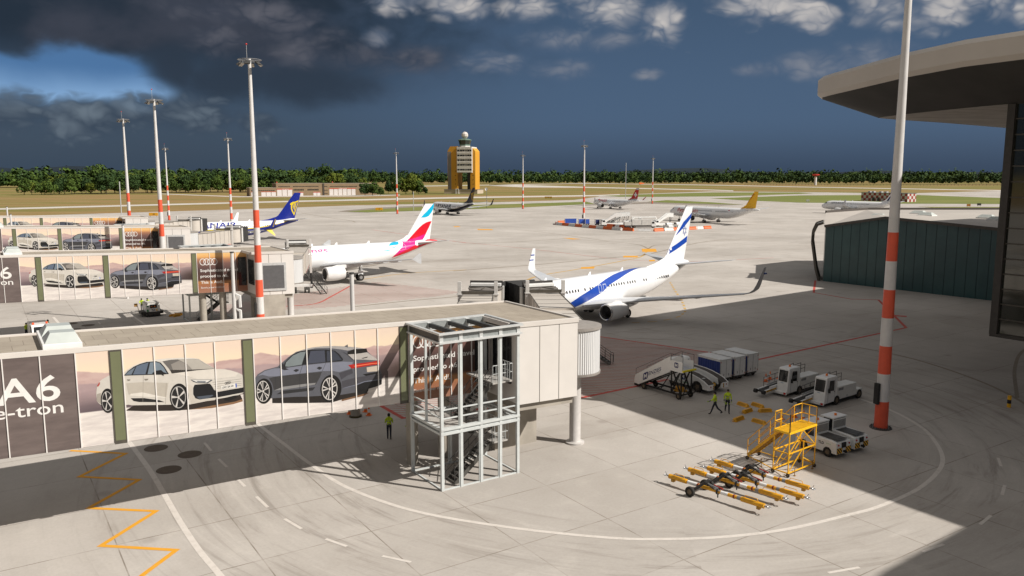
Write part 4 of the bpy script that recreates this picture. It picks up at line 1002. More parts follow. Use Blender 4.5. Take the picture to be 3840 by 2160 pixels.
class Plane:
    def __init__(s, label, pose, L, zc, w, h, gear, fuse=None, eng=None, wing=None, fin=None, stab=None, ztip=None, tailz=None, nose_m=None, belly=None, group='parked and taxiing airliners', dark=None):
        X, Y, hd = pose; n = Vector((cos(R(hd)), sin(R(hd)))); o = Vector((X, Y))+n*20
        s.root = thing('airliner', label, 'airliner', (o.x, o.y, 0), R(hd+180), group)
        s.L, s.zc, s.w, s.h, s.gear = L, zc, w, h, gear
        top, bot = zc+h, zc-h; tz = tailz or zc+1.75
        k = h/2.0
        s.top = [(0, zc-.55*k), (.12, zc-.22*k), (.4, zc+.08*k), (1.0, zc+.52*k), (1.7, zc+.86*k), (2.3, zc+1.18*k), (3.1, zc+1.62*k), (4.0, zc+1.86*k), (5.2, zc+1.97*k), (6.5, top), (L-14, top), (L-6, top-.02), (L-2.2, tz+.62*k), (L-.5, tz+.42*k), (L, tz+.22*k)]
        s.bot = [(0, zc-.75*k), (.12, zc-1.0*k), (.5, zc-1.32*k), (1.2, zc-1.58*k), (2.2, zc-1.77*k), (3.6, zc-1.93*k), (5.4, bot), (L-15.5, bot), (L-13.5, bot+.10), (L-11, bot+.55), (L-8, bot+1.35*k), (L-5, zc+.30*k), (L-2.5, zc+1.0*k), (L-.6, tz-.22*k), (L, tz+.02*k)]
        s.wid = [(0, .10), (.12, .28*k), (.4, .58*k), (1.0, .95*k), (1.8, 1.28*k), (2.8, 1.58*k), (4.0, w*.955), (5.5, w*.995), (6.5, w), (L-12.5, w), (L-9, w*.93), (L-6, w*.74), (L-3.5, w*.50), (L-1.2, w*.25), (L-.3, w*.14), (L, w*.07)]
    def sec(s, x):
        zt, zb = spline(x, s.top), spline(x, s.bot); return (zt+zb)/2, spline(x, s.wid), (zt-zb)/2
    def sf(s, x, a, eps=.012):
        c, w, h = s.sec(x); a = R(a); return (x, -(w+eps)*sin(a), c+(h+eps)*cos(a))
    def fuselage(s, m, belly=None):
        L = s.L; xs = [0, .04, .12, .25, .4, .6, .8, 1.0, 1.3, 1.6, 2.0, 2.4, 2.8, 3.2, 3.6, 4.0, 4.6, 5.3, 6, 6.5]
        x = 8.
        while x < L-14.5: xs.append(x); x += 2
        xs += [L-14.2+i*.7 for i in range(19)]+[L-1, L-.6, L-.3, L-.1, L]
        N = 48; secs = []
        for x in xs:
            c, w, h = s.sec(x); secs.append([(x, w*sin(2*PI*i/N), c+h*cos(2*PI*i/N)) for i in range(N)])
        b = MB(); b.loft(secs); s.body = b.build('fuselage', m, s.root, smooth=True)
        b = MB(); gx = s.gear; N = 20; secs = []        # wing-to-body fairing
        for t_ in [i/14 for i in range(15)]:
            x = gx-7.4+11.2*t_; k = max(.02, sin(PI*t_))**.55
            secs.append([(x, (s.w*.72+ .42*k)*k*sin(2*PI*i/N)*1.02, s.zc-s.h+.52+(.92*k)*cos(2*PI*i/N)*(1 if cos(2*PI*i/N) < 0 else .75)) for i in range(N)])
        b.loft(secs); b.build('belly_fairing', belly or m, s.root, smooth=True)
    def dec(s, name, poly, m, cell=(.35, 9), eps=.012, parent=None):
        """polygons given as (x, angle from crown in degrees) on the port side"""
        b = MB()
        for p in poly: b.flat(p if isinstance(p[0][0], (list, tuple)) else [p], lambda x, a: s.sf(x, a, eps), cell)
        return b.build(name, m, parent or s.body, fixn=False)
    def text(s, body, x0, a0, h, w, m, bold=0., shear=0., eps=.014, cell=(.5, .25)):
        b = MB(); k = math.degrees(1/s.h)
        put2d(b, text2d(body, h, w, bold, shear), lambda u, v: s.sf(x0+u, a0-v*k, eps), cell)
        return b.build('lettering', m, s.body, fixn=False)
    def windows(s, runs, a, pitch=.51, wd=.135, hg=.20):
        k = math.degrees(1/s.h); me = None
        for x0, n in runs:
            for i in range(n):
                if me is None:
                    b = MB(); b.flat([ell(0, a, wd, hg*k, 12)], lambda x, q: (x, *s.sf(9, q, .016)[1:]))
                    o = b.build('cabin_window', M_WINP, s.root, fixn=False); me = o.data
                else: o = link(bpy.data.objects.new('cabin_window', me), s.root)
                o.location.x = x0+i*pitch
    def door(s, x0, x1, a0, a1, m):
        t_ = .05; k = math.degrees(t_/s.h)
        s.dec('door_outline', [[[(x0, a0), (x1, a0), (x1, a1), (x0, a1)], [(x0+t_, a0+k), (x0+t_, a1-k), (x1-t_, a1-k), (x1-t_, a0+k)]]], m, (.5, 8), .013)
    def cockpit(s):
        b = MB()
        for p in ([(2.0, 20), (2.62, 12), (3.05, 30), (2.75, 47), (2.05, 42)], [(2.72, 52), (3.12, 34), (3.5, 44), (3.55, 60), (2.85, 64)], [(2.05, 2), (2.66, 2), (2.60, 10), (1.96, 16)]):
            b.flat([p], lambda x, a: s.sf(x, a, .014), (.2, 6))
        b.build('cockpit_window', DARKGLASS, s.root, fixn=False)
    def wings(s, secs, m, tip=None, tipm=None, tipm2=None, ventral=None, fence=False, lead=None):
        """secs: (y, xle, chord, z, t)"""
        for sg in (-1, 1):
            b = MB(); b.loft([airfoil(x, c, t_, lambda X, hf, y=y, z=z: (X, sg*y, z+hf)) for y, x, c, z, t_ in secs]); b.build('wing', m, s.root, smooth=40)
            if tip:
                b = MB(); y0, x0, c0, z0, t0 = secs[-1]
                q = [airfoil(x0, c0, t0, lambda X, hf: (X, sg*y0, z0+hf))]
                for y, x, c, z, t_, an in tip: q.append(airfoil(x, c, t_, lambda X, hf: (X, sg*(y-hf*sin(an)), z+hf*cos(an))))
                b.loft(q); wl_ = b.build('winglet', (tipm if sg < 0 else (tipm2 or tipm)) or m, s.root, smooth=40)
                if sg < 0: s.wl = wl_
                if ventral:
                    b = MB(); b.loft([airfoil(x, c, t_, lambda X, hf: (X, sg*(y+hf), z)) for y, x, c, z, t_ in ventral[0]]); b.build('lower_winglet', ventral[1], s.root, smooth=40)
            if fence:
                b = MB(); y0, x0, c0, z0, t0 = secs[-1]
                b.sideprism([(x0+.1, z0), (x0+1.35, z0+.85), (x0+1.75, z0+.8), (x0+c0+.15, z0), (x0+1.75, z0-.75), (x0+1.4, z0-.78)], sg*(y0-.03), sg*(y0+.03)); b.build('wingtip_fence', m, s.root)
        # flap track fairings
        for sg in (-1, 1):
            for y in (secs[1][0]-.8, secs[1][0]+2.6, secs[1][0]+5.8):
                for a_, c_ in zip(secs[:-1], secs[1:]):
                    if a_[0] <= y <= c_[0]:
                        t_ = (y-a_[0])/(c_[0]-a_[0]); xl, ch, z = lerp(a_[1], c_[1], t_), lerp(a_[2], c_[2], t_), lerp(a_[3], c_[3], t_)
                        b = MB(); b.sphere((xl+ch*.86, sg*y, z-.16), 1, 10, (1.35*ch/4.2+.35, .17, .22)); b.build('flap_fairing', m, s.root, smooth=True)
    def engines(s, x0, y, zc, r, ln, m, wz, wx):
        for sg in (-1, 1):
            b = MB(); c = (x0, sg*y, zc)
            b.lathe([(r*.82, .02), (r*.90, -.05), (r*.96, .03), (r*1.02, .35), (r*1.06, 1.1), (r*1.03, ln*.62), (r*.86, ln), (r*.80, ln-.05), (r*.80, ln*.7), (0, ln*.7)], 36, c, 'x')
            e = b.build('engine', m, s.root, smooth=35)
            b = MB(); b.lathe([(r*.985, .14), (r*.965, .03), (r*.90, -.055), (r*.82, .015), (r*.80, .30), (r*.79, .62)], 36, c, 'x'); b.build('inlet_lip', M_LIP, e, smooth=40)
            b = MB(); b.lathe([(r*.795, .62), (r*.3, .66), (r*.26, .62), (r*.12, .40), (0, .26)], 30, c, 'x')
            for k in range(20):
                a = 2*PI*k/20; b.add([(x0+.58, sg*y+r*.28*cos(a), zc+r*.28*sin(a)), (x0+.50, sg*y+r*.78*cos(a), zc+r*.78*sin(a)), (x0+.60, sg*y+r*.78*cos(a+.2), zc+r*.78*sin(a+.2)), (x0+.64, sg*y+r*.28*cos(a+.3), zc+r*.28*sin(a+.3))], [(0, 1, 2, 3)])
            b.build('fan', M_FAN, e, smooth=30)
            b = MB(); b.lathe([(r*.52, ln-.9), (r*.50, ln+.35), (r*.36, ln+.35), (r*.26, ln+.2), (0, ln+.95)], 24, c, 'x'); b.build('exhaust_nozzle', mat('exhaust_metal', (.10, .09, .08), .4, .7, .2), e, smooth=35)
            b = MB(); zt = zc+r
            b.loft([[(x0+1.0, sg*y-.04, zt-.05), (x0+1.0, sg*y+.04, zt-.05), (x0+1.0, sg*y+.04, zt), (x0+1.0, sg*y-.04, zt)],
                    [(x0+2.2, sg*y-.2, zt-.3), (x0+2.2, sg*y+.2, zt-.3), (x0+2.2, sg*y+.16, zt+.25), (x0+2.2, sg*y-.16, zt+.25)],
                    [(wx+.6, sg*y-.24, zt-.25), (wx+.6, sg*y+.24, zt-.25), (wx+.6, sg*y+.2, wz), (wx+.6, sg*y-.2, wz)],
                    [(wx+2.6, sg*y-.1, wz-.5), (wx+2.6, sg*y+.1, wz-.5), (wx+2.6, sg*y+.08, wz-.05), (wx+2.6, sg*y-.08, wz-.05)]]); b.build('pylon', m, s.root, smooth=40)
    def gears(s, nx, track, r=.56, nr=.36):
        for x, y, rr, tw in ((s.gear, -track, r, .42), (s.gear, track, r, .42), (nx, 0, nr, .22)):
            g = MB(); g.cyl((x, y, rr), (x, y, s.zc-s.h+.9), .13 if rr > .4 else .09, n=12); g.cyl((x, y-tw, rr), (x, y+tw, rr), .08, n=8); g.bar((x+.1, y, rr+.3), (x+.9, y*.8, s.zc-s.h+.7), .08)
            go = g.build('landing_gear', LGREY, s.root, smooth=40)
            for k in (-tw, tw):
                q = MB(); q.lathe([(0, -.13), (rr*.5, -.13), (rr*.55, -.17), (rr*.9, -.17), (rr, -.08), (rr, .08), (rr*.9, .17), (rr*.55, .17), (rr*.5, .13), (0, .13)], 26, (x, y+k, rr), 'y'); w_o = q.build('wheel', M_TYRE, go, smooth=35)
                q = MB(); q.lathe([(0, -.14), (rr*.48, -.14)], 20, (x, y+k, rr), 'y'); q.lathe([(0, .14), (rr*.48, .14)], 20, (x, y+k, rr), 'y'); q.build('rim', STEEL, w_o)
            if y:
                q = MB(); q.box((x+.05, y*1.04-(.12 if y < 0 else -.12), 1.25), (.9, .05, 1.1)); q.build('gear_door', M_PW, s.root)
    def tailfin(s, q, m, dorsal=None):
        """q: list of (z, xle, xte) from root to tip"""
        s.fq = q; b = MB(); b.loft([airfoil(a, c-a, .095, lambda X, hf, z=z: (X, hf, z)) for z, a, c in q]); s.fin = b.build('tail_fin', m, s.root, smooth=40)
        if dorsal:
            b = MB(); (xa, za), (xb, zb), (xc, zc_) = dorsal
            b.loft([[(xa, -.02, za-.15), (xa, .02, za-.15), (xa, .01, za), (xa, -.01, za)], [((xa+xb)/2, -.09, za-.15), ((xa+xb)/2, .09, za-.15), ((xa+xb)/2, .02, lerp(za, zb, .36)), ((xa+xb)/2, -.02, lerp(za, zb, .36))], [(xb, -.14, za-.15), (xb, .14, za-.15), (xb, .03, zb), (xb, -.03, zb)], [(xc, -.22, za-.15), (xc, .22, za-.15), (xc, .05, zc_), (xc, -.05, zc_)]])
            b.build('dorsal_fin', m, s.fin, smooth=50)
    def fp(s, u, z, eps=.012):
        """fin surface, u = chord fraction at height z"""
        q = s.fq
        for (z0, a0, c0), (z1, a1, c1) in zip(q[:-1], q[1:]):
            if z <= z1: break
        t_ = (z-z0)/(z1-z0); a, c = lerp(a0, a1, t_), lerp(c0, c1, t_); return (a+(c-a)*u, -(naca(u, .095)*(c-a)+eps), z)
    def fx(s, x, z, eps=.012):
        """fin surface at true x"""
        q = s.fq
        for (z0, a0, c0), (z1, a1, c1) in zip(q[:-1], q[1:]):
            if z <= z1: break
        t_ = (z-z0)/(z1-z0); a, c = lerp(a0, a1, t_), lerp(c0, c1, t_); return s.fp(min(1, max(0, (x-a)/(c-a))), z, eps)
    def findec(s, name, polys, m, eps=.012, cell=(.12, .6), xz=False, parent=None):
        b = MB()
        for p in polys: b.flat(p if isinstance(p[0][0], (list, tuple)) else [p], (lambda x, z: s.fx(x, z, eps)) if xz else (lambda u, z: s.fp(u, z, eps)), (cell[0]*(5 if xz else 1), cell[1]))
        return b.build(name, m, parent or s.fin, fixn=False)
    def stabs(s, x0, c0, y1, x1, c1, z0, z1, m):
        for sg in (-1, 1):
            b = MB(); b.loft([airfoil(x0, c0, .09, lambda X, hf: (X, sg*.35, z0+hf)), airfoil(x1, c1, .08, lambda X, hf: (X, sg*y1, z1+hf))]); b.build('tailplane', m, s.root, smooth=40)
    def antennas(s, xs):
        for x in xs:
            b = MB(); z = s.zc+s.h-.03; b.loft([[(x, -.03, z), (x+.55, -.03, z), (x+.55, .03, z), (x, .03, z)], [(x+.35, -.01, z+.42), (x+.6, -.01, z+.42), (x+.6, .01, z+.42), (x+.35, .01, z+.42)]]); b.build('antenna', M_PW, s.root)

def w737(dx, k=0): return [(1.5, 12.9+dx, 8.2, 2.15, .13), (5.6, 16.3+dx, 4.9, 2.65, .11), (16.6, 23.3+dx, 1.75, 3.85, .10)]
def tip737(dx): return [(17.15, 23.75+dx, 1.6, 4.0, .09, .35), (17.5, 24.2+dx, 1.45, 4.35, .09, 1.0), (17.65, 24.6+dx, 1.25, 4.9, .09, 1.3), (18.0, 25.75+dx, .55, 6.9, .08, 1.35)]
def build737(label, pose, L, gear, mb, finm, zf=12.6, **kw):
    p = Plane(label, pose, L, 3.37, 1.88, 2.0, gear); dx = gear-19.65
    p.fuselage(mb, kw.get('belly')); p.cockpit()
    p.wings(w737(dx), kw.get('wingm', M_WING), tip737(dx), kw.get('tipm'), kw.get('tipm2'), kw.get('ventral'))
    p.engines(12.95+dx, 4.83, 1.62, .98, 3.5, kw.get('nac', M_NAC), 2.45, 16.0+dx); p.gears(4.05, 2.86)
    e = L-38.0                                    # tail offset against the 38 m body
    p.tailfin([(4.7, 30.6+e, 36.4+e), (6.4, 32.0+e, 36.95+e), (zf, 36.95+e, 38.75+e)], finm, ((27.3+e, 5.34), (31.6+e, 6.25), (32.7+e, 7.0)))
    p.stabs(33.0+e, 4.0, 7.17, 37.3+e, 1.25, 5.2, 6.0, M_WING); p.antennas((9, 16.5+dx*.5, 24))
    return p
def build320(label, pose, L, gear, mb, finm, zf=12.0, sharklet=None, fence=False, **kw):
    p = Plane(label, pose, L, 3.80, 1.975, 2.07, gear, tailz=5.35); dx = gear-17.7
    p.fuselage(mb); p.cockpit()
    secs = [(1.6, 11.6+dx, 7.4, 2.65, .14), (6.4, 14.6+dx, 4.0, 3.25, .115), (16.9, 20.2+dx, 1.6, 4.5, .10)]
    tip = None
    if sharklet: tip = [(17.3, 20.5+dx, 1.5, 4.65, .09, .5), (17.55, 20.9+dx, 1.35, 5.0, .09, 1.1), (17.95, 22.3+dx, .55, 7.0, .08, 1.3)]
    p.wings(secs, kw.get('wingm', M_WING), tip, sharklet, None, None, fence)
    p.engines(10.6+dx, 5.75, 1.75, kw.get('er', 1.08), 3.3, kw.get('nac', M_NAC), 3.1, 14.4+dx); p.gears(5.07, 3.8, .58, .38)
    e = L-37.57
    p.tailfin([(5.0, 29.6+e, 35.6+e), (6.2, 30.8+e, 35.9+e), (zf, 35.0+e, 36.85+e)], finm, ((28.6+e, 5.84), (30.4+e, 6.4), (31.2+e, 7.0)))
    p.stabs(32.2+e, 3.8, 6.22, 35.6+e, 1.25, 5.4, 6.15, M_WING); p.antennas((9, 15+dx, 21+dx))
    return p

# ---- white airliner with blue stripes and a six-pointed star, on the nearest stand
BLU = P_('#2451b8')
p = build737('white airliner with blue stripes and star on its tail, parked at the nearest boarding bridge', (11.14, 99.86, 226.7), 40.6, 21.2, M_PW, M_PW, 13.1, wingm=M_PG)
p.dec('blue_stripe', [[(11.0, 118), (11.75, 107), (13.4, 90), (15.2, 76), (16.8, 64), (19.0, 45), (21.1, 29), (24, 11), (27.2, -8), (29.4, -8), (26.6, 14), (23.8, 35), (21.9, 50), (19.3, 68), (17.8, 88), (15.5, 108), (13.1, 129), (12.1, 130)]], BLU, (.5, 6))
b = MB()
for x0 in (17.1, 18.05):
    b.flat([rrect(x0, 61, x0+.62, 89, .22), rrect(x0+.07, 63.5, x0+.55, 86.5, .18)[::-1]], lambda x, a: p.sf(x, a, .018), (.3, 8))
b.build('exit_outline', P_('#d8dde6'), p.body, fixn=False)
p.windows([(10.6, 6), (14.5, 1), (15.5, 14), (23.2, 4), (26.8, 12)], 70, .53)
p.findec('blue_stripe', [[(37.0, 9.35), (38.75, 11.0), (41.2, 12.25), (41.0, 11.5), (38.6, 10.1), (36.9, 9.2)]], BLU, xz=True)
p.findec('blue_stripe', [[(32.6, 6.4), (34.0, 6.75), (36, 7.7), (40.1, 9.0), (39.95, 8.1), (37.5, 7.4), (35.2, 6.75), (33.4, 6.35)]], BLU, xz=True)
b = MB(); cx, cz = 39.15, 9.75
for k in range(2):
    tri = [(cx+.75*cos(PI/2+PI*k+2*PI*i/3)*.85, cz+.75*sin(PI/2+PI*k+2*PI*i/3)) for i in range(3)]
    inn = [(cx+(x-cx)*.80, cz+(z-cz)*.80) for x, z in tri]
    b.flat([tri, inn[::-1]], lambda x, z: p.fx(x, z, .014+.002*k), (.5, .5))
b.build('star_emblem', P_('#3a5cb0'), p.fin, fixn=False)
for z0 in (5.9, 5.2):
    for sg in (1,):
        b = MB(); b.bb((24.75+1.55+(z0-5.2)*.6, 17.62+(z0-5.2)*.17, z0), (24.75+2.3+(z0-5.2)*.45, 17.80+(z0-5.2)*.17, z0+.12)); b.build('tip_stripe', BLU, p.root)
b = MB(); b.bb((27.55, -17.98, 6.05), (28.1, -17.74, 6.2)); b.build('tip_stripe', BLU, p.root)

# ---- white airliner with the red, magenta and turquoise tail
TUR, RED_, MAG = P_('#10c2ec'), P_('#e8142e'), P_('#ee1a8e')
p = build320('white airliner with red and turquoise tail and pink lettering, parked at the second corridor', (-24.71, 139.58, 216.9), 33.84, 16.1, M_PW, M_PW, 12.4, fence=True, er=1.1)
p.text('Eurowings', 2.2, 61, 1.12, 9.3, P_('#e0489a'), .008)
p.windows([(5.0, 9), (10.05, 4), (12.4, 1), (13.25, 22)], 65, .51)
p.door(24.95, 26.2, 40, 88, P_('#f4f0f0'))
p.dec('turquoise_patch', [[(22.9, 46), (23.6, 26), (24.4, 8), (24.9, -8), (26.6, -8), (25.6, 8), (25.2, 24), (25.05, 42), (24.6, 45)]], TUR)
p.dec('turquoise_patch', [[(21.5, 66), (22.2, 64), (24.4, 55), (24.0, 66), (23.2, 74), (22.4, 76), (21.8, 73)]], TUR)
p.dec('magenta_field', [[(25.9, 2), (29.4, 2), (28.9, 20), (28.6, 36), (28.4, 60), (28.3, 76), (26.6, 92), (24.6, 108), (23.6, 114), (24.2, 100), (24.85, 84), (25.5, 66), (25.95, 40), (26.2, 20)]], MAG, eps=.012)
p.dec('red_field', [[(28.35, 72), (28.65, 84), (30.0, 88), (32.0, 84), (33.7, 80), (33.7, 100), (30.2, 118), (26.5, 124), (23.3, 122), (23.8, 112), (26.6, 93)]], RED_, eps=.013)
p.dec('red_field', [[(30.6, 50), (31.5, 14), (32.3, 2), (33.75, 2), (33.75, 60), (32.4, 66)]], RED_, eps=.013)
p.findec('turquoise_patch', [[(.20, 9.95), (.30, 10.5), (.5, 11.2), (.75, 11.95), (.93, 12.38), (1, 12.39), (1, 11.5), (.9, 10.9), (.72, 10.2), (.5, 9.95)]], TUR)
p.findec('red_field', [[(.10, 6.05), (.18, 6.9), (.26, 7.6), (.36, 8.2), (.48, 8.7), (.65, 9.05), (.82, 9.2), (.98, 9.22), (.90, 8.4), (.80, 7.3), (.75, 6.6), (.70, 6.0)]], RED_)
p.findec('magenta_field', [[(.08, 5.75), (.12, 6.15), (.35, 6.3), (.6, 6.75), (.77, 7.0), (.72, 6.2), (.68, 5.8)]], MAG, eps=.016)
p.findec('turquoise_patch', [[(-.1, 5.6), (.02, 6.3), (.05, 6.8), (.03, 6.0), (.0, 5.5)]], TUR)

# ---- airliners with yellow harp on a blue tail
HB, HY = P_('#12268f'), P_('#f2d51c')
def harp(p, zf, k=1., m=HY):
    s_ = lambda L: [(u, lerp(6.6, zf, w)) for u, w in L]
    P2 = [s_([(.30, .50), (.34, .56), (.40, .575), (.46, .60), (.56, .60), (.68, .615), (.80, .645), (.95, .665), (.96, .60), (.84, .575), (.70, .55), (.58, .545), (.50, .53), (.48, .47), (.52, .38), (.60, .29), (.72, .20), (.84, .10), (.93, .0), (.93, .06), (.99, .60), (.93, .60), (.86, .13), (.74, .24), (.64, .33), (.59, .41), (.57, .50), (.52, .53), (.44, .52), (.42, .46), (.36, .47)])]
    P3 = [s_([(u, .53-.0), (u+.055, .535), (u+.115-.04, b_), (u+.03, b_+.02)]) for u, b_ in ((.62, .33), (.70, .27), (.78, .20))]
    out = s_([(.30, .50), (.33, .56), (.40, .57), (.46, .60), (.60, .595), (.95, .665), (.955, .585), (.62, .535), (.565, .50), (.575, .40), (.66, .28), (.80, .16), (.88, .09), (.935, .56), (.985, .60), (.93, -.02), (.84, .06), (.70, .17), (.56, .29), (.47, .40), (.44, .46), (.36, .46)])
    p.findec('harp_emblem', [out]+P3, m, .016)
p = build737('white and blue airliner with yellow harp on its tail, parked at the left stand', (-74.47, 215.41, 213.1), 38.0, 19.65, M_PW, HB, 12.75, tipm=HB, tipm2=M_PW, belly=HB,
             ventral=([(17.0, 23.7, 1.5, 4.0, .08), (17.45, 24.5, 1.0, 3.3, .08), (17.9, 25.5, .4, 2.5, .08)], HY), nac=M_NAC)
p.text('RYANAIR', 7.9, 76, 1.75, 12.6, HB, .02, .18)
def lower(p, x0, x1, up, m, nm, eps=.012):
    """belly colour below a line a(x); runs under the keel to the other side"""
    xs = [x0+(x1-x0)*i/40 for i in range(41)]; b = MB(); rows = []
    for x in xs:
        a0 = interp(x, up); rows.append([p.sf(x, a0+(360-2*a0)*j/16, eps) for j in range(17)])
    b.loft(rows, close=False, caps=False); return b.build(nm, m, p.body, fixn=False)
def band(p, x0, x1, up, lo, m, nm, eps=.016):
    xs = [x0+(x1-x0)*i/40 for i in range(41)]; b = MB()
    b.loft([[p.sf(x, lerp(interp(x, up), interp(x, lo), j/3), eps) for j in range(4)] for x in xs], close=False, caps=False)
    return b.build(nm, m, p.body, fixn=False)
UP, LO = [(1, 100), (8, 88), (22, 87), (28, 84), (33, 72), (37.6, 40)], [(1, 106), (8, 94), (22, 93), (28, 92), (33, 83), (37.6, 56)]
lower(p, .5, 37.7, LO, HB, 'blue_belly'); band(p, 2, 37.7, UP, LO, HY, 'yellow_stripe'); harp(p, 12.75)
p.windows([(6, 28), (21.95, 16), (30.6, 2)], 68, .51); p.door(31.3, 31.95, 72, 94, P_('#dfe2ea'))
b = MB(); vf = text2d('RYANAIR', None, 1.9, .03); wl_o = p.wl
put2d(b, vf, lambda u, v: (25.0+(.25+u*.90)*.36+v*.7+.18, -(17.66+.06+(.25+u)*.155), 4.75+u*.98-v*.25)); b.build('lettering', HY, wl_o, fixn=False)

p = build737('blue bellied airliner with yellow harp tail taxiing away beneath the yellow control tower', (-26.72, 367.27, 124.8), 38.0, 19.65, M_PW, P_('#0b1330'), 12.3, tipm=P_('#141c3a'), belly=P_('#0b1330'))
p.text('RYANAIR', 8.9, 104, 1.85, 12.3, P_('#1a1f33'), .03, .2); p.text('R', 7.4, 104, 1.7, 1.1, P_('#3a4050'))
UP2, LO2 = [(1, 120), (10, 114), (24, 108), (30, 98), (34, 80), (37.6, 50)], [(1, 124), (10, 118), (24, 113), (30, 103), (34, 87), (37.6, 62)]
lower(p, .5, 37.7, LO2, P_('#0b1330'), 'blue_belly'); band(p, 2, 37.7, UP2, LO2, P_('#9c8320'), 'yellow_stripe'); harp(p, 12.3, m=P_('#c59a1c'))
p.windows([(21.9, 8), (26.8, 8)], 82, .51)

# ---- grey-white airliner with a yellow tail
p = build320('long grey white airliner with yellow tail, on the apron behind the star tailed one', (73.66, 304.57, 122.6), 44.5, 22.0, M_PW, P_('#f2b81c', 1), 11.85, sharklet=P_('#c9cbd0'), er=1.15)
p.text('flypgs.com', 6.0, 93, 1.55, 10.8, P_('#d23a22'), .012, .12)
p.windows([(8.0, 6), (16.6, 6), (19.7, 9), (25.9, 17)], 72, .51); p.door(35.8, 36.7, 62, 92, P_('#9a9da2')); p.dec('flag_mark', [ell(32.1, 57, .3, 8, 16)], P_('#d8203a'))
b = MB(); vf = text2d('PEGASUS', None, 5.6, .02)
put2d(b, vf, lambda u, v: p.fx(38.05+u*.735-v*.80, 6.75+u*.735+v*.42, .016), (.5, .3)); b.build('lettering', P_('#c8401c'), p.fin, fixn=False)
# ---- grey-white airliner with a red tail and white cross
def a220():
    p = Plane('grey white airliner with white cross on a red tail, standing farther back', (55.54, 428.96, 121.8), 38.0, 3.30, 1.75, 1.85, 18.8, tailz=4.6)
    p.fuselage(M_PW); p.cockpit()
    p.wings([(1.4, 13.0, 6.4, 2.35, .14), (5.6, 15.6, 3.9, 2.95, .115), (15.6, 20.9, 1.5, 4.2, .10)], M_PW, [(16.2, 21.4, 1.3, 4.5, .09, .5), (17.3, 23.0, .6, 6.3, .08, .95)], P_('#c9ccd2'), P_('#d24a55'))
    p.engines(11.4, 5.3, 1.7, 1.15, 3.2, M_NAC, 2.9, 15.2); p.gears(3.6, 3.3, .52, .34)
    p.tailfin([(4.6, 30.4, 36.2), (5.6, 31.2, 36.5), (11.2, 35.6, 37.75)], P_('#cf1f26'), ((28.2, 5.1), (30.4, 5.6), (31.5, 6.2)))
    p.stabs(32.6, 3.4, 6.1, 36.2, 1.2, 4.6, 5.1, M_WING)
    return p
p = a220()
p.findec('white_cap', [[(0, 10.3), (1, 10.3), (1, 11.2), (0, 11.2)]], P_('#d9dadd')); p.findec('white_root', [[(0, 5.1), (1, 5.1), (1, 5.75), (0, 5.55)]], P_('#d9dadd'))
z0, c0 = 7.75, 35.15
p.findec('white_cross', [[(c0+a, z0+b_) for a, b_ in ((-.38, 1.2), (.38, 1.2), (.38, .4), (1.15, .4), (1.15, -.4), (.38, -.4), (.38, -1.2), (-.38, -1.2), (-.38, -.4), (-1.15, -.4), (-1.15, .4), (-.38, .4))]], P_('#f2f2f2'), xz=True, eps=.016)
p.text('SWISS', 7.0, 78, 1.35, 6.3, P_('#cf2f38'), .03, .15); p.dec('flag_mark', [ell(6.2, 42, .8, 18, 18)], P_('#cf2f38'))
p.windows([(13.2, 7), (18.2, 22)], 69, .50)
# ---- white airliner with striped tail at the right
p = build320('white airliner with blue and red striped tail, behind the tall foreground mast at the right', (159.43, 369.14, 127.3), 37.57, 17.7, M_PW, M_PW, 12.0, sharklet=P_('#c9ccd4'), er=1.15)
p.text('AIRFRANCE', 5.7, 58, .72, 6.3, P_('#2a3550'), .02, .1); p.windows([(5.9, 13), (12.9, 1), (14.0, 26)], 67, .51); p.door(29.0, 30.0, 48, 84, P_('#aab0b6'))
for u0, w, m in ((.18, .16, '#1c2a5c'), (.42, .05, '#c7ccd8'), (.52, .05, '#22306a'), (.62, .08, '#e9e9ec'), (.74, .20, '#d8402c')):
    p.findec('tail_stripe', [[(u0-.02, 6.3), (u0+w-.02, 6.3), (u0+w+.03, 11.95 if u0 < .7 else 9.2), (u0+.03 if u0 < .7 else u0+w+.02, 11.95 if u0 < .7 else 9.2)]], P_(m), .014)
# ---- distant blue tail behind the fire station
p = Plane('faraway airliner showing only its pale blue tail above the long brick fire station', (-215, 905, 30), 38, 3.37, 1.88, 2.0, 19.6)
p.fuselage(M_PG); p.tailfin([(4.7, 30.6, 36.4), (6.4, 32.0, 36.95), (14.5, 36.95, 39.5)], P_('#6f86d8'))
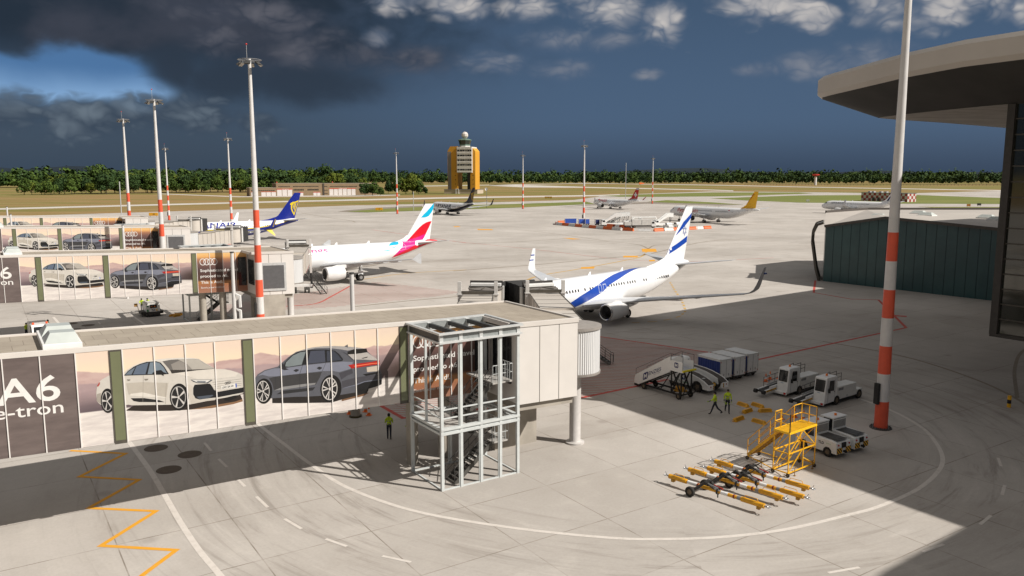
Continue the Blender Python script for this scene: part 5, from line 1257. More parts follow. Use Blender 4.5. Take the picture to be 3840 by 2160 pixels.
# ------------------------------------------------------------------ high light masts
M_MW = mat('mast_white', (.64, .62, .60), .5, .05, .06, 1.2)
M_MR = mat('mast_red', (.72, .10, .045), .5, 0, .08, 1.2)
def light_mast(loc, H, label, r0=.45, r1=.165, nred=4, bh=1.95):
    root = thing('light_mast', label, 'light mast', (*loc, 0), R(20), 'red and white banded light masts')
    N = 16; rr = lambda z: lerp(r0, r1, z/H)
    b = MB(); z = 0; k = 0; zs = [0]
    while k < 2*nred-1: zs.append(zs[-1]+bh); k += 1
    zs.append(H)
    for i in range(len(zs)-1):
        b.m(1 if i % 2 == 0 and i < 2*nred-1 else 0); b.lathe([(rr(zs[i]), zs[i]), (rr(zs[i+1]), zs[i+1])], N)
    b.build('mast_pole', [M_MW, M_MR], root, smooth=50)
    b = MB(); b.lathe([(0, .0), (r0+.28, 0), (r0+.28, .07), (r0+.02, .09)], 24)
    for i in range(16): b.cyl(((r0+.18)*cos(i*PI/8), (r0+.18)*sin(i*PI/8), .07), ((r0+.18)*cos(i*PI/8), (r0+.18)*sin(i*PI/8), .16), .035, n=6)
    b.build('base_flange', DGREY, root)
    a = R(200)-R(20); b = MB(); c = Vector((cos(a), sin(a)))*(rr(2.8)+.10); b.box((c.x, c.y, 2.5), (.22, .42, 1.5), a); b.build('door_cover', BLACK, root, bevel=.06)
    b = MB()
    for rad_, zz in ((1.25, H-.15), (1.0, H-.32)):
        pts = [(rad_*cos(2*PI*i/28), rad_*sin(2*PI*i/28), zz) for i in range(29)]; b.path(pts, .035, 6)
    for i in range(6):
        q = 2*PI*i/6; b.cyl((.25*cos(q), .25*sin(q), H-.2), (1.25*cos(q), 1.25*sin(q), H-.15), .035, n=6)
    b.build('lamp_ring', GREY, root)
    for i in range(6):
        q = 2*PI*i/6+.3; f = MB(); rot = Matrix.Rotation(q, 3, 'Z') @ Matrix.Rotation(R(38), 3, 'Y')
        f.box((1.15*cos(q), 1.15*sin(q), H-.55), (.50, .58, .14), R3=rot); fo = f.build('floodlight', DGREY, root)
        g = MB(); pc = Vector((1.15*cos(q), 1.15*sin(q), H-.55)) + rot @ Vector((0, 0, -.076))
        for u, v in ((-.12, -.14), (-.12, .14), (.12, -.14), (.12, .14)): w2 = pc + rot @ Vector((u, v, 0)); g.box(w2, (.20, .24, .012), R3=rot)
        g.build('lamp_lens', mat('lamp_lens', (.62, .58, .50), .2, 0, .05), fo)
    b = MB(); b.cyl((-.25, 0, H-.1), (-.25, 0, H+1.42), .022, n=6); o = b.build('lightning_rod', LGREY, root)
    b = MB(); b.sphere((-.25, 0, H+1.5), .10, 10); b.build('obstruction_lamp', mat('obstruction_lens', (.55, .03, .02), .3, 0, .1), o, smooth=True)
    return root
light_mast((25.72, 54.35), 35.0, 'biggest red and white light mast, in the right foreground with its top out of view')
light_mast((-28.46, 89.9), 30.0, 'tall red and white light mast rising from behind the nearest corridor roof')
light_mast((-56.1, 129.1), 29.3, 'second light mast from the left among the tall ones, by the third corridor')
light_mast((-85.2, 179.9), 29.8, 'leftmost light mast, standing clear before the tan grass')
light_mast((-135.4, 319.0), 28.2, 'small thin light mast just right of the two tall left ones')
light_mast((-87.8, 252.8), 29.0, 'light mast beside the blue harp tail, before the brick fire station')
light_mast((26.4, 297.4), 28.5, 'light mast standing inside the ring of orange and white barriers')
light_mast((-52.9, 372.9), 28.0, 'light mast left of the yellow control tower')
light_mast((5.8, 430.4), 28.3, 'light mast right of the yellow control tower')
light_mast((88.1, 508.8), 28.4, 'farthest light mast, right of the red tailed airliner')

# ------------------------------------------------------------------ slimmer poles
def plain_pole(loc, H, label, r=.17, foot=False, lamp=0, name='lamp_post', cat='lamp post'):
    root = thing(name, label, cat, (*loc, 0), 0, 'plain grey poles by the corridors' if foot or lamp else 'thin poles across the airfield')
    b = MB(); b.lathe([(r, 0), (r*.92, H-.1)], 12); b.build('pole', M_MW if foot or lamp else LGREY, root, smooth=50)
    b = MB(); b.lathe([(r*1.12, H-.1), (r*1.12, H), (0, H)], 12); b.build('pole_cap', DGREY, root)
    if foot:
        b = MB(); b.lathe([(0, 1.5), (.34, 1.5), (.36, .12)], 18); b.build('concrete_foot', CONC, root, smooth=40)
        b = MB(); b.lathe([(.36, .12), (.46, .10), (.46, 0)], 18); b.build('foot_ring', mat('black_yellow_ring', (.07, .055, .02), .6, 0, .4, 9), root)
    for i in range(lamp):
        z = 6.45-1.35*i; b = MB(); x = .62
        b.add([(.2, -.1, z+.32), (x, -.1, z+.12), (x+.02, -.1, z-.95), (x-.17, -.1, z-.95), (x-.17, -.1, z), (.2, -.1, z+.2)]+[(.2, .12, z+.32), (x, .12, z+.12), (x+.02, .12, z-.95), (x-.17, .12, z-.95), (x-.17, .12, z), (.2, .12, z+.2)],
              [(0, 1, 2, 3, 4, 5), (11, 10, 9, 8, 7, 6), (0, 6, 7, 1), (1, 7, 8, 2), (2, 8, 9, 3), (3, 9, 10, 4), (4, 10, 11, 5), (5, 11, 6, 0)]); b.build('lamp_arm', WHITE, root)
    return root
plain_pole((-11.43, 57.0), 10.6, 'grey pole with concrete foot among the traffic cones behind the nearest corridor', foot=True)
plain_pole((-25.4, 72.8), 10.6, 'grey pole with two angled white arms before the second corridor', lamp=2)
plain_pole((-55.0, 114.0), 10.6, 'grey pole before the claim panel of the third corridor', lamp=2)
plain_pole((-90.6, 146), 10.6, 'grey pole at the left edge before the farthest corridor advert', lamp=1)
plain_pole((-113, 181), 10.6, 'grey pole at the left edge beyond the farthest corridor roof', lamp=1)
plain_pole((-172, 356), 15.0, 'thin grey pole just left of the leftmost light mast', .22)
plain_pole((-49.9, 410), 9.6, 'thin grey pole right of the light mast before the control tower', .16)
p_ = plain_pole((-13.7, 437.8), 10.6, 'thin pole carrying a small round dish right of the control tower', .12)
b = MB(); b.lathe([(0, .12), (.45, .08), (.75, -.08), (.8, -.12)], 18, (0, 0, 0)); b.v = [(x-.1, z-.25, y+10.3) for x, y, z in b.v]; b.build('dish', WHITE, p_)
plain_pole((84.9, 606.5), 27.0, 'thin grey pole behind the red tailed airliner', .22)

# ------------------------------------------------------------------ terminal: deep roof, dark glass, round pillar
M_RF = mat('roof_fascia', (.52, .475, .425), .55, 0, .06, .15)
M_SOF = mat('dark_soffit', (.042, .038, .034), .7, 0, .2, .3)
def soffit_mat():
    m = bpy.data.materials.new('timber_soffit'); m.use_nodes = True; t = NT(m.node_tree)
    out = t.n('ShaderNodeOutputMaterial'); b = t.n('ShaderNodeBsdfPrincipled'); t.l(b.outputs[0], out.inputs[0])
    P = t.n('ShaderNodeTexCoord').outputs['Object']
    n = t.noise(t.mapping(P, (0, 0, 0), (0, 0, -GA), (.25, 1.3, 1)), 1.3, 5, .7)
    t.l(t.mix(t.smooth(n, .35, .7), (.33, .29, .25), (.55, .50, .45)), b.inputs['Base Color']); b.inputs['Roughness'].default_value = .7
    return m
def terminal():
    root = thing('terminal_building', 'terminal at the right edge with deep overhanging grey roof and dark glass wall', 'terminal', (0, 0, 0), 0)
    edge = [(45.6, 22.2), (52.0, 27.0), (43.4, 40.0), (33.9, 53.2), (31.4, 58.2), (29.7, 63.2), (28.7, 68), (27.7, 72.6), (27.55, 74.4), (28.1, 75.8), (29.4, 76.9), (34.5, 80.6), (41.4, 86), (64.9, 104), (92, 125)]
    back = [(118, 98), (90, 40), (62, 6), (44, -12), (30, 6)]
    zb = lambda i: 24.35+.65*max(0, min(1, (8.2-abs(i-9.0))/-6.+1.1)) if 3 <= i <= 14 else 25.0
    zb = lambda i: interp(i, [(0, 25), (3, 25), (4, 25), (5, 24.85), (6, 24.65), (7, 24.45), (9, 24.35), (11, 24.4), (12, 24.6), (14, 25)])
    n = len(edge); th = 1.85
    mid = (60, 60)
    f = MB()
    full = edge+back; zs = [zb(i) for i in range(n)]+[25]*len(back)
    m = len(full)
    # rounded fascia: two bevelled rings
    ins = lambda p, d: (p[0]+(mid[0]-p[0])*d, p[1]+(mid[1]-p[1])*d)
    rings = [[(*ins(p, .012), z) for p, z in zip(full, zs)], [(*p, z+.35) for p, z in zip(full, zs)], [(*p, z+th-.35) for p, z in zip(full, zs)], [(*ins(p, .012), z+th) for p, z in zip(full, zs)]]
    vs = [q for r in rings for q in r]; fs = []
    for j in range(3):
        for i in range(m): fs.append((j*m+i, j*m+(i+1) % m, (j+1)*m+(i+1) % m, (j+1)*m+i))
    f.add(vs, fs); tr = tessellate_polygon([[Vector((x, y, 0)) for x, y, z in rings[3]]]); f.add(rings[3], [tuple(t_) for t_ in tr])
    f.build('roof', M_RF, root, smooth=35)
    u = MB(); ed2 = [(50, 44), (41.5, 57), (37.5, 65), (36.2, 70.5), (39, 77.5), (66, 98.5), (92, 118), (110, 96), (86, 58), (66, 40)]
    u.prism(ed2, 25.6, 27.35); u.build('upper_roof', mat('upper_roof_sheet', (.60, .56, .51), .55, 0, .05, .15), root)
    # sloping dark soffit down to the flat one
    inner = [(47.5, 20.5), (56, 30), (48.5, 43.5), (41.0, 55.2), (38.6, 59.6), (36.9, 62.6), (35.7, 66.5), (34.6, 70.5), (34.0, 73.8), (33.9, 75.4), (34.2, 76.6), (36.6, 78.6), (43.6, 83.2), (67, 101), (94, 121)]
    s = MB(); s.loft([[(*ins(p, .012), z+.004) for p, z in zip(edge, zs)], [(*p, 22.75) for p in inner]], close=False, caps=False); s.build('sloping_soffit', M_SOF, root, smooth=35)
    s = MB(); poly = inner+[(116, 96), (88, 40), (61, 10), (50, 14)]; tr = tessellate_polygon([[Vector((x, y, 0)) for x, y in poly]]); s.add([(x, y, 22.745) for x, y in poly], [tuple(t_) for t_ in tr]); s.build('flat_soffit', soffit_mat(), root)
    # glass wall on the apron side
    c = Vector((37.3, 61.6)); a = Vector((.554, -.8327)); nrm = Vector((-.8327, -.5538)); z0, z1 = 5.25, 22.74
    body = [c+nrm*-.12, c+nrm*-.12+a*46, c-nrm*46+a*46, c-nrm*46]
    b = MB(); b.prism([tuple(q) for q in body], z0+.02, z1-.01); b.build('glass_wall', mat('facade_glass', (.022, .024, .018), .06, 0, .3, .6, 0, 0, .9), root)
    fr = MB(); h = (z1-z0)/15
    for i in range(16):
        z = z0+h*i; q0, q1 = c+a*.3+nrm*-.10, c+a*46+nrm*-.10; fr.bar((q0.x, q0.y, z+.06), (q1.x, q1.y, z+.06), .12, .10)
    for k in (6, 12, 18, 24, 30): q = c+a*k+nrm*-.10; fr.bar((q.x, q.y, z0), (q.x, q.y, z1), .12, .12)
    fr.build('glazing_bar', M_FRAME, root)
    fr = MB(); q = c+a*.15; fr.box((q.x, q.y, (z0+z1)/2), (.30, .55, z1-z0), math.atan2(nrm.y, nrm.x)); q = c+a*23; fr.box((q.x, q.y, z0-.06), (.30, 46.2, .25), math.atan2(nrm.y, nrm.x)); fr.build('corner_frame', mat('facade_frame', (.052, .046, .040), .5, .1, .15), root)
    for k in (2.9, 14, 25, 36):
        q = Vector((39.3, 58.6)) if k == 2.9 else c+a*k-nrm*1.5; b = MB(); b.cyl((q.x, q.y, 0), (q.x, q.y, 5.3), .62, n=28); b.build('pillar', mat('pillar_render', (.50, .46, .38), .7, 0, .1), root, smooth=40)
    # ground-floor block and the far part of the building, which throw their shade over the apron
    b = MB(); b.prism([(52, 60), (100, 92), (112, 74), (64, 30)], 0, 5.2); b.build('ground_floor', mat('plinth_grey', (.25, .24, .23), .7, 0, .1), root)
    b = MB(); b.box((29.55, 72.4, 26.35), (1.6, .5, .25), R(60)); b.build('roof_hatch', M_FRAME, root)
    return root
terminal()
def bollard(loc, label):
    root = thing('bollard', label, 'bollard', (*loc, 0))
    for i, (za, zb_) in enumerate(((0, .3), (.3, .6), (.6, .9))):
        b = MB(); b.cyl((0, 0, za), (0, 0, zb_), .14, n=16); b.build('band', YEL if i != 1 else BLACK, root, smooth=40)
bollard((37.75, 59.4), 'black and yellow bollard at the foot of the round terminal pillar')

# ------------------------------------------------------------------ low teal-clad gate building
def teal():
    P = [(51.9, 133.3, 9.11), (58.0, 125.1, 10.91), (63.6, 117.4, 10.39), (72.0, 105.9, 9.6), (84, 89.5, 8.8)]
    root = thing('gate_building', 'low gate building clad in dark teal panels, grey roof with skylights, at right', 'building', (0, 0, 0))
    bk = Vector((.80, .60)); D = 33
    m = bpy.data.materials.new('teal_cladding'); m.use_nodes = True; t = NT(m.node_tree)
    out = t.n('ShaderNodeOutputMaterial'); b = t.n('ShaderNodeBsdfPrincipled'); t.l(b.outputs[0], out.inputs[0])
    Q = t.n('ShaderNodeTexCoord').outputs['Object']; n = t.noise(Q, .25, 4, .6)
    t.l(t.mix(t.smooth(n, .3, .7), (.020, .062, .066), (.030, .086, .088)), b.inputs['Base Color']); b.inputs['Roughness'].default_value = .35
    w = MB(); vs = [(x, y, 0) for x, y, z in P]+[(x, y, z) for x, y, z in P]; k = len(P)
    w.add(vs, [(i, i+1, k+i+1, k+i) for i in range(k-1)])
    w.add([(P[0][0], P[0][1], 0), (P[0][0], P[0][1], P[0][2]), (59.4, 153, 10.4), (59.4, 153, 0)], [(0, 1, 2, 3)])
    w.build('wall', m, root)
    s = MB(); pts = []
    tot = Vector((P[-1][0]-P[0][0], P[-1][1]-P[0][1])); nn = Vector((-tot.y, tot.x)).normalized()*-1
    if nn.x > 0: nn = -nn
    for i in range(1, 36):
        f = i/36; x = P[0][0]+tot.x*f; d = abs(x-P[0][0])
        y = interp(x, [(p[0], p[1]) for p in P]); z = interp(x, [(p[0], p[2]) for p in P]); s.bar((x+nn.x*.012, y+nn.y*.012, 0), (x+nn.x*.012, y+nn.y*.012, z), .05, .03)
    s.build('panel_joint', mat('panel_joint', (.01, .03, .033), .6, 0, .1), root)
    r = MB()
    top = [(x-.25, y-.15, z+.02) for x, y, z in P]; far = [(59.4, 153, 10.5), (71, 161.6, 10.7), (97.7, 161.6, 10.7), (112, 150, 10.5), (118, 130, 10.3)]
    r.loft([top, far], close=False, caps=False); r.build('roof', mat('gate_roof', (.42, .385, .345), .7, 0, .06, .15), root)
    e = MB()
    for a, b_ in zip(top[:-1], top[1:]): e.bar((a[0], a[1], a[2]+.05), (b_[0], b_[1], b_[2]+.05), .35, .42)
    for a, b_ in zip(far[:-1], far[1:]): e.bar((a[0], a[1], a[2]+.15), (b_[0], b_[1], b_[2]+.15), .3, .5)
    e.build('roof_edge', mat('roof_edge_brown', (.085, .072, .062), .6, .1, .1), root)
    # bulging end frame
    fr = MB(); cx, cy = P[0][0]-.3, P[0][1]+.3
    ring = [(0, 10.3), (-2.0, 9.9), (-3.0, 8.6), (-3.1, 7.0), (-1.6, 2.5), (-.2, 0)]
    far_ = [(p[0]+bk.x*1.2, p[1]+bk.y*1.2) for p in [(cx, cy)]]
    d2 = Vector((-.62, .785)); pts = [(cx-d2.x*d*.0+d2.x*(-d), cy+d2.y*(-d), z) for d, z in ring]
    pts = [(cx+d*.40, cy-d*.40, z-.6) for d, z in ring]
    bk2 = Vector((.355, .935))
    for off in (0, 6.5):
        q = [(x+bk2.x*off, y+bk2.y*off, z) for x, y, z in pts]
        for a, b_ in zip(q[:-1], q[1:]): fr.bar(a, b_, .40, .36)
    fr.build('end_frame', M_FRAME, root)
    g = MB(); g.loft([[(x+bk2.x*.3, y+bk2.y*.3, z) for x, y, z in pts], [(x+bk2.x*6.3, y+bk2.y*6.3, z) for x, y, z in pts]], close=False, caps=False); g.build('end_glazing', mat('end_glazing_pale', (.36, .35, .34), .2, .1, .2), root)
    for fx, off in ((.10, 13), (.19, 22), (.24, 16), (.40, 21), (.44, 17), (.58, 24), (.74, 20)):
        x = P[0][0]+tot.x*fx; y = interp(x, [(p[0], p[1]) for p in P]); z0 = interp(x, [(p[0], p[2]) for p in P]); z = lerp(z0, 10.45, off/D)
        h = MB(); c = Vector((x, y))+Vector((.62, .785))*off; an = math.atan2(tot.y, tot.x)
        h.M = Matrix.Translation((c.x, c.y, z)) @ Matrix.Rotation(an, 4, 'Z')
        h.bb((-1.3, -.9, 0), (1.3, .9, .32)); ho = h.build('skylight', WHITE, root)
        h = MB(); h.M = Matrix.Translation((c.x, c.y, z+.322)) @ Matrix.Rotation(an, 4, 'Z')
        h.add([(-1.2, -.8, 0), (1.2, -.8, 0), (1.2, .8, 0), (-1.2, .8, 0), (-.8, -.25, .42), (.8, -.25, .42), (.8, .25, .42), (-.8, .25, .42)], [(0, 1, 5, 4), (1, 2, 6, 5), (2, 3, 7, 6), (3, 0, 4, 7), (4, 5, 6, 7)]); h.build('glazing', M_SKYL, ho)
teal()

# ------------------------------------------------------------------ control tower
def control_tower():
    root = thing('control_tower', 'yellow control tower with white office slab between two shafts and a radar dome', 'control tower', (-48, 802, 0), R(-14))
    YW = mat('tower_yellow', (.62, .30, .025), .6, 0, .06, .05); TG = mat('tower_grey', (.22, .20, .19), .7, 0, .1, .1); TW = mat('tower_white', (.68, .66, .62), .5, 0, .05, .2)
    G = mat('tower_green_roof', (.12, .20, .155), .6, 0, .1, .2)
    b = MB(); b.bb((-17, -9, 0), (17, 12, 3.9)); b.build('plinth', mat('plinth_sand', (.50, .41, .31), .8, 0, .08), root)
    b = MB(); b.bb((-17.3, -9.3, 3.9), (17.3, 12.3, 4.2)); b.build('plinth_roof', TG, root)
    for x0, x1 in ((-13.8, -3.6), (9.4, 14.4)):
        b = MB(); b.prism([(x0, -7), (x1, -7), (x1, 8), (x0, 8)], 4.2, 41)
        w = x1-x0
        b.loft([[(x0, -7, 41), (x1, -7, 41), (x1, 8, 41), (x0, 8, 41)], [(x0+w*.28, -7, 45.8), (x1, -7, 45.8), (x1, 8, 45.8), (x0+w*.28, 8, 45.8)]]) if x0 < 0 else b.loft([[(x0, -7, 41), (x1, -7, 41), (x1, 8, 41), (x0, 8, 41)], [(x0, -7, 44), (x1-w*.5, -7, 44), (x1-w*.5, 8, 44), (x0, 8, 44)]])
        o = b.build('shaft', YW, root)
        if x0 < 0:
            q = MB(); q.bb((x0-.06, -4.5, 4.2), (x0-.01, 6, 40.5)); q.build('side_panel', TG, o)  # shade of the left flank put into the grey
            q = MB(); q.bb((x0+.3, -7.05, 4.2), (x0+3.6, -7.01, 40.8)); q.build('shaded_side_strip', TG, o)  # grey strip paints the shaded flank of the shaft onto its front
            q = MB(); q.add([(x0+.1, -7.04, 41.1), (x0+2.6, -7.04, 45.4), (x0+2.6, 8, 45.4), (x0+.1, 8, 41.1)], [(0, 1, 2, 3)]); q.v = [(x-.06, y, z+.05) for x, y, z in q.v]; q.build('sloping_cap', G, o)
        for i in range(4):
            q = MB(); z = 9+i*4.2; xx = x1-2.2; q.bb((xx-.35, -7.06, z), (xx+.35, -7.01, z+.7)); q.build('window', DARKGLASS, o)
    q = MB(); q.bb((6.0, -6.0, 4.2), (9.4, 7, 20.3)); q.build('dark_stair_core', mat('core_dark', (.02, .022, .022), .3, .1, .2), root)
    b = MB(); b.bb((-3.6, -9.2, 20.4), (11.6, 8, 45.2)); slab = b.build('office_slab', TW, root)
    for r_, z in enumerate((41.2, 36.6, 32.1, 27.5, 22.9)):
        for x, w in ((-3.0, 2.1), (-.3, 2.3), (2.3, 2.0), (4.9, .7), (6.0, .8), (7.2, 2.0), (9.5, 1.9)):
            q = MB(); q.bb((x, -9.26, z-.3), (x+w, -9.21, z+1.1)); q.build('window', DARKGLASS, slab)
        q = MB(); q.bb((-3.66, -8.6, z-.3), (-3.61, -2, z+1.1)); q.build('window', DARKGLASS, slab)
    k = MB()
    for z in (43.7, 39.6, 38.4, 35.0, 33.9, 30.6, 29.6, 21.3, 25.5):
        if z == 25.5: continue
        for i in range(11): x = -2.9+i*1.38; k.bb((x-.34, -9.42, z-.42), (x+.34, -9.21, z+.42))
    k.build('relief_panel', TW, slab)
    b = MB(); b.prism(ell(2.2, -1, 5.2, 5.2, 8, PI/8, PI/8+2*PI), 45.2, 46.6); b.build('cab_base', TW, root)
    b = MB(); o8 = lambda r, z: [(2.2+r*cos(PI/8+PI/4*i), -1+r*sin(PI/8+PI/4*i), z) for i in range(8)]
    b.loft([o8(5.0, 46.6), o8(6.3, 51.6)]); b.build('cab_glass', mat('cab_glass', (.035, .045, .04), .15, .1, .2), root)
    b = MB(); b.loft([o8(6.7, 51.6), o8(6.7, 52.2), o8(3.6, 53.2)]); b.loft([o8(5.3, 46.4), o8(5.3, 47.5)]); b.build('cab_roof', G, root)
    b = MB(); b.sphere((2.2, -1, 56.6), 3.5, 10); b.build('radar_dome', mat('radome', (.60, .56, .52), .6, 0, .05), root)
    b = MB(); b.cyl((2.2, -1, 52.8), (2.2, -1, 54), 1.6, n=10); b.build('dome_neck', TW, root)
    b = MB()
    for x in (-4.6, -2.0): b.bb((x-.25, -9.8, 0), (x+.25, -9.3, 4.8)); b.bb((x-.5, -9.9, 0), (x+.5, -9.2, .9))
    b.bb((-4.9, -9.7, 4.2), (-1.7, -9.35, 4.8)); b.build('entrance_frame', WHITE, root)
control_tower()

# ------------------------------------------------------------------ fire station
def fire_station():
    ang = R(27); root = thing('fire_station', 'long low brick fire station with rows of white doors under red lintels', 'fire station', (-224, 693, 0), ang)
    BR = mat('station_brick', (.235, .165, .095), .85, 0, .1, .3); PW = mat('station_door_white', (.60, .56, .53), .6, 0, .06); RD = mat('station_red', (.50, .09, .05), .6, 0, .1)
    def blk(x0, x1, y1, h):
        b = MB(); b.bb((x0, 0, 0), (x1, y1, h)); o = b.build('wall', BR, root)
        r_ = MB(); r_.bb((x0-.15, -.15, h+.003), (x1+.15, y1+.15, h+.35)); r_.build('roof', mat('station_roof', (.30, .25, .19), .8, 0, .1), o); return o
    A = blk(0, 22.2, 16, 7.0); B_ = blk(22.2, 63.5, 18, 10.6); C_ = blk(63.5, 112, 18, 10.4)
    def win(o, x0, x1, z, n, w, h):
        for i in range(n):
            x = lerp(x0, x1, (i+.5)/n); q = MB(); q.bb((x-w/2, -.08, z), (x+w/2, -.01, z+h)); q.build('window', DARKGLASS, o)
    def doors(o, x0, x1, n, h, z1):
        for i in range(n):
            xa = lerp(x0, x1, i/n); w = (x1-x0)/n; q = MB(); q.bb((xa+.25, -.09, 0), (xa+w-.25, -.01, h)); q.build('garage_door', PW, o)
        q = MB(); q.bb((x0, -.22, h+.1), (x1, -.01, z1)); q.build('lintel', RD, o)
    win(A, 1, 21, 4.4, 12, 1.1, .8); doors(A, 1, 3.8, 1, 3.4, 3.9); doors(A, 9.3, 22, 3, 3.4, 3.9)
    win(B_, 24, 34, 7.8, 9, .8, .7); win(B_, 36.5, 59, 7.8, 18, .9, .7); doors(B_, 22.6, 36, 3, 5.4, 6.2); win(B_, 36.8, 46, 4.6, 7, 1.0, 1.2); win(B_, 49, 59, 4.6, 8, 1.0, 1.2); doors(B_, 41.5, 45.5, 1, 2.6, 3.2); doors(B_, 54, 60.5, 2, 2.6, 3.2)
    win(C_, 64, 67, 7.6, 3, .8, .6); win(C_, 64, 67, 4.4, 3, .8, .5); win(C_, 64, 67, 1.4, 3, .8, .5); win(C_, 69, 94, 7.6, 22, .8, .7); doors(C_, 68.3, 92.5, 6, 5.6, 6.3); win(C_, 105, 111, 7.8, 3, 1, .7); win(C_, 105, 111, 4, 3, 1, .7)
    q = MB(); q.bb((62.6, -.5, 0), (63.9, .0, 10.7)); q.build('stair_slot', mat('slot_dark', (.05, .04, .03), .8, 0, .1), root)
    for nm, x, s_, z in (('FIRE STATION', 27.4, 5.0, 5.45), ('BUDAPEST AIRPORT', 77, 7.5, 5.72)):
        tx = MB(); put2d(tx, text2d(nm, None, s_), lambda u, v: (x+u, -.235, z+v)); tx.build('lettering', WHITE, root, fixn=False)
    for x in (24, 73): q = MB(); q.sphere((x, 6, 11.6), .7, 8); q.build('roof_lamp', RD, root)
    f = MB(); f.bb((-4, -7, -.01), (116, -.3, .05)); o = f.build('forecourt', M_TAXI, root)
fire_station()

# ------------------------------------------------------------------ red and white checked equipment building
def checker():
    root = thing('checked_building', 'red and white checked equipment building beyond the right hand airliner', 'building', (246.4, 572.1, 0), R(-61.1))
    m = bpy.data.materials.new('red_white_checks'); m.use_nodes = True; t = NT(m.node_tree)
    out = t.n('ShaderNodeOutputMaterial'); b = t.n('ShaderNodeBsdfPrincipled'); t.l(b.outputs[0], out.inputs[0])
    P = t.n('ShaderNodeTexCoord').outputs['Object']; c = t.n('ShaderNodeTexChecker'); t.l(t.mapping(P, (.1, .1, .1), (0, 0, 0), (1, 1, 1)), c.inputs[0]); c.inputs['Scale'].default_value = .50
    c.inputs[1].default_value = (.33, .05, .04, 1); c.inputs[2].default_value = (.62, .58, .55, 1); t.l(c.outputs[0], b.inputs['Base Color'])
    b_ = MB(); b_.bb((0, 0, 0), (36, 9, 5.6)); b_.build('wall', m, root)
    b_ = MB(); b_.bb((-.2, -.2, 5.6), (36.2, 9.2, 5.9)); b_.build('roof', GREY, root)
    for x in (3, 6, 12, 16, 22): b_ = MB(); b_.bb((x, 3, 5.9), (x+1.8, 5, 6.7)); b_.build('roof_vent', LGREY, root)
    for x in (9, 13): b_ = MB(); b_.bb((x, -.06, .2), (x+1.9, -.01, 2.6)); b_.build('door', mat('checked_door', (.05, .06, .05), .5, 0, .1), root)
checker()
# ------------------------------------------------------------------ taxiway signs
def sign(loc, w, label, rz=0, txt=None, m=None):
    root = thing('taxiway_sign', label, 'taxiway sign', (*loc, 0), rz, 'taxiway signs')
    b = MB(); b.bb((-w/2, -.12, .45), (w/2, .12, 1.75)); b.build('sign_box', m or mat('sign_orange', (.72, .36, .02), .5, 0, .08), root, bevel=.03)
    b = MB()
    for x in (-w*.35, w*.35): b.cyl((x, 0, 0), (x, 0, .45), .06, n=6)
    b.build('leg', BLACK, root)
    if txt:
        tx = MB(); put2d(tx, text2d(txt, .62, None, .02), lambda u, v: (u-w*.05, -.13, .85+v)); tx.build('lettering', BLACK, root, fixn=False)
sign((-153.4, 345.8), 3.9, 'orange taxiway sign on the green strip between the left masts', 0, 'HI')
sign((-65.9, 401.1), 3.6, 'orange taxiway sign on the grass tongue behind the red and turquoise tail', 0, 'A')
sign((27.7, 617), 5.6, 'dark yellow taxiway sign on the far grass between the two right masts', 0, 'B', mat('sign_dark_yellow', (.34, .19, .02), .5, 0, .1))
sign((197, 539.7), 2.2, 'small white taxiway sign left of the right hand airliner', 0, None, mat('sign_white_black', (.40, .40, .38), .5, 0, .4, 3))
sign((256, 453.8), 2.1, 'small orange taxiway sign beyond the teal gate building', 0, 'O', mat('sign_amber', (.40, .16, .02), .5, 0, .1))
sign((269, 466.2), 2.3, 'small black taxiway sign next to the orange one at the right', 0, None, BLACK)
# windsock, far water tower, red mushroom beacon
root = thing('windsock', 'small orange windsock on the far grass', 'windsock', (180, 1150, 0))
b = MB(); b.cyl((0, 0, 0), (0, 0, 7), .12, n=6); b.build('pole', LGREY, root)
b = MB(); b.lathe([(1.3, 0), (.6, 7)], 12, (0, 0, 6.6), 'x'); b.build('sock', ORANGE, root)
root = thing('water_tower', 'pale concrete water tower far off at the left horizon', 'water tower', (-870, 1440, 0))
b = MB(); b.cyl((0, 0, 0), (0, 0, 17), 3.2, n=16); b.build('shaft', TGW if False else mat('far_pale_concrete', (.52, .50, .47), .8, 0, .1, .1), root, smooth=40)
b = MB(); b.lathe([(3.2, 12), (4.6, 17), (4.8, 24), (0, 24)], 16); b.build('tank', mat('far_pale_concrete', (.52, .50, .47)), root, smooth=40)
root = thing('beacon_hut', 'small red topped beacon before the far tree row', 'beacon', (560, 1500, 0))
b = MB(); b.cyl((0, 0, 0), (0, 0, 16), 2.2, n=10); b.build('column', WHITE, root)
b = MB(); b.lathe([(0, 16), (6.5, 18.5), (6.5, 20), (0, 20.6)], 14); b.build('cap', REDP, root)
# ------------------------------------------------------------------ trees
def leafmat(name, lo, hi):
    m = bpy.data.materials.new(name); m.use_nodes = True; t = NT(m.node_tree)
    out = t.n('ShaderNodeOutputMaterial'); b = t.n('ShaderNodeBsdfPrincipled'); t.l(b.outputs[0], out.inputs[0])
    P = t.n('ShaderNodeTexCoord').outputs['Object']; oi = t.n('ShaderNodeObjectInfo').outputs['Random']
    n = t.noise(P, .45, 4, .65); f = t.math('ADD', t.math('MULTIPLY', t.smooth(n, .32, .68), .75), t.math('MULTIPLY', oi, .25))
    t.l(t.mix(f, lo, hi), b.inputs['Base Color']); b.inputs['Roughness'].default_value = .8; b.inputs['Specular IOR Level'].default_value = .2
    return m
LEAF = [leafmat('leaf_mid_green', (.020, .042, .008), (.085, .135, .022)), leafmat('leaf_dark_green', (.014, .034, .010), (.050, .090, .022)), leafmat('leaf_yellow_green', (.045, .065, .008), (.150, .185, .022))]
BARK = mat('bark', (.06, .045, .032), .95, 0, .3, 2)
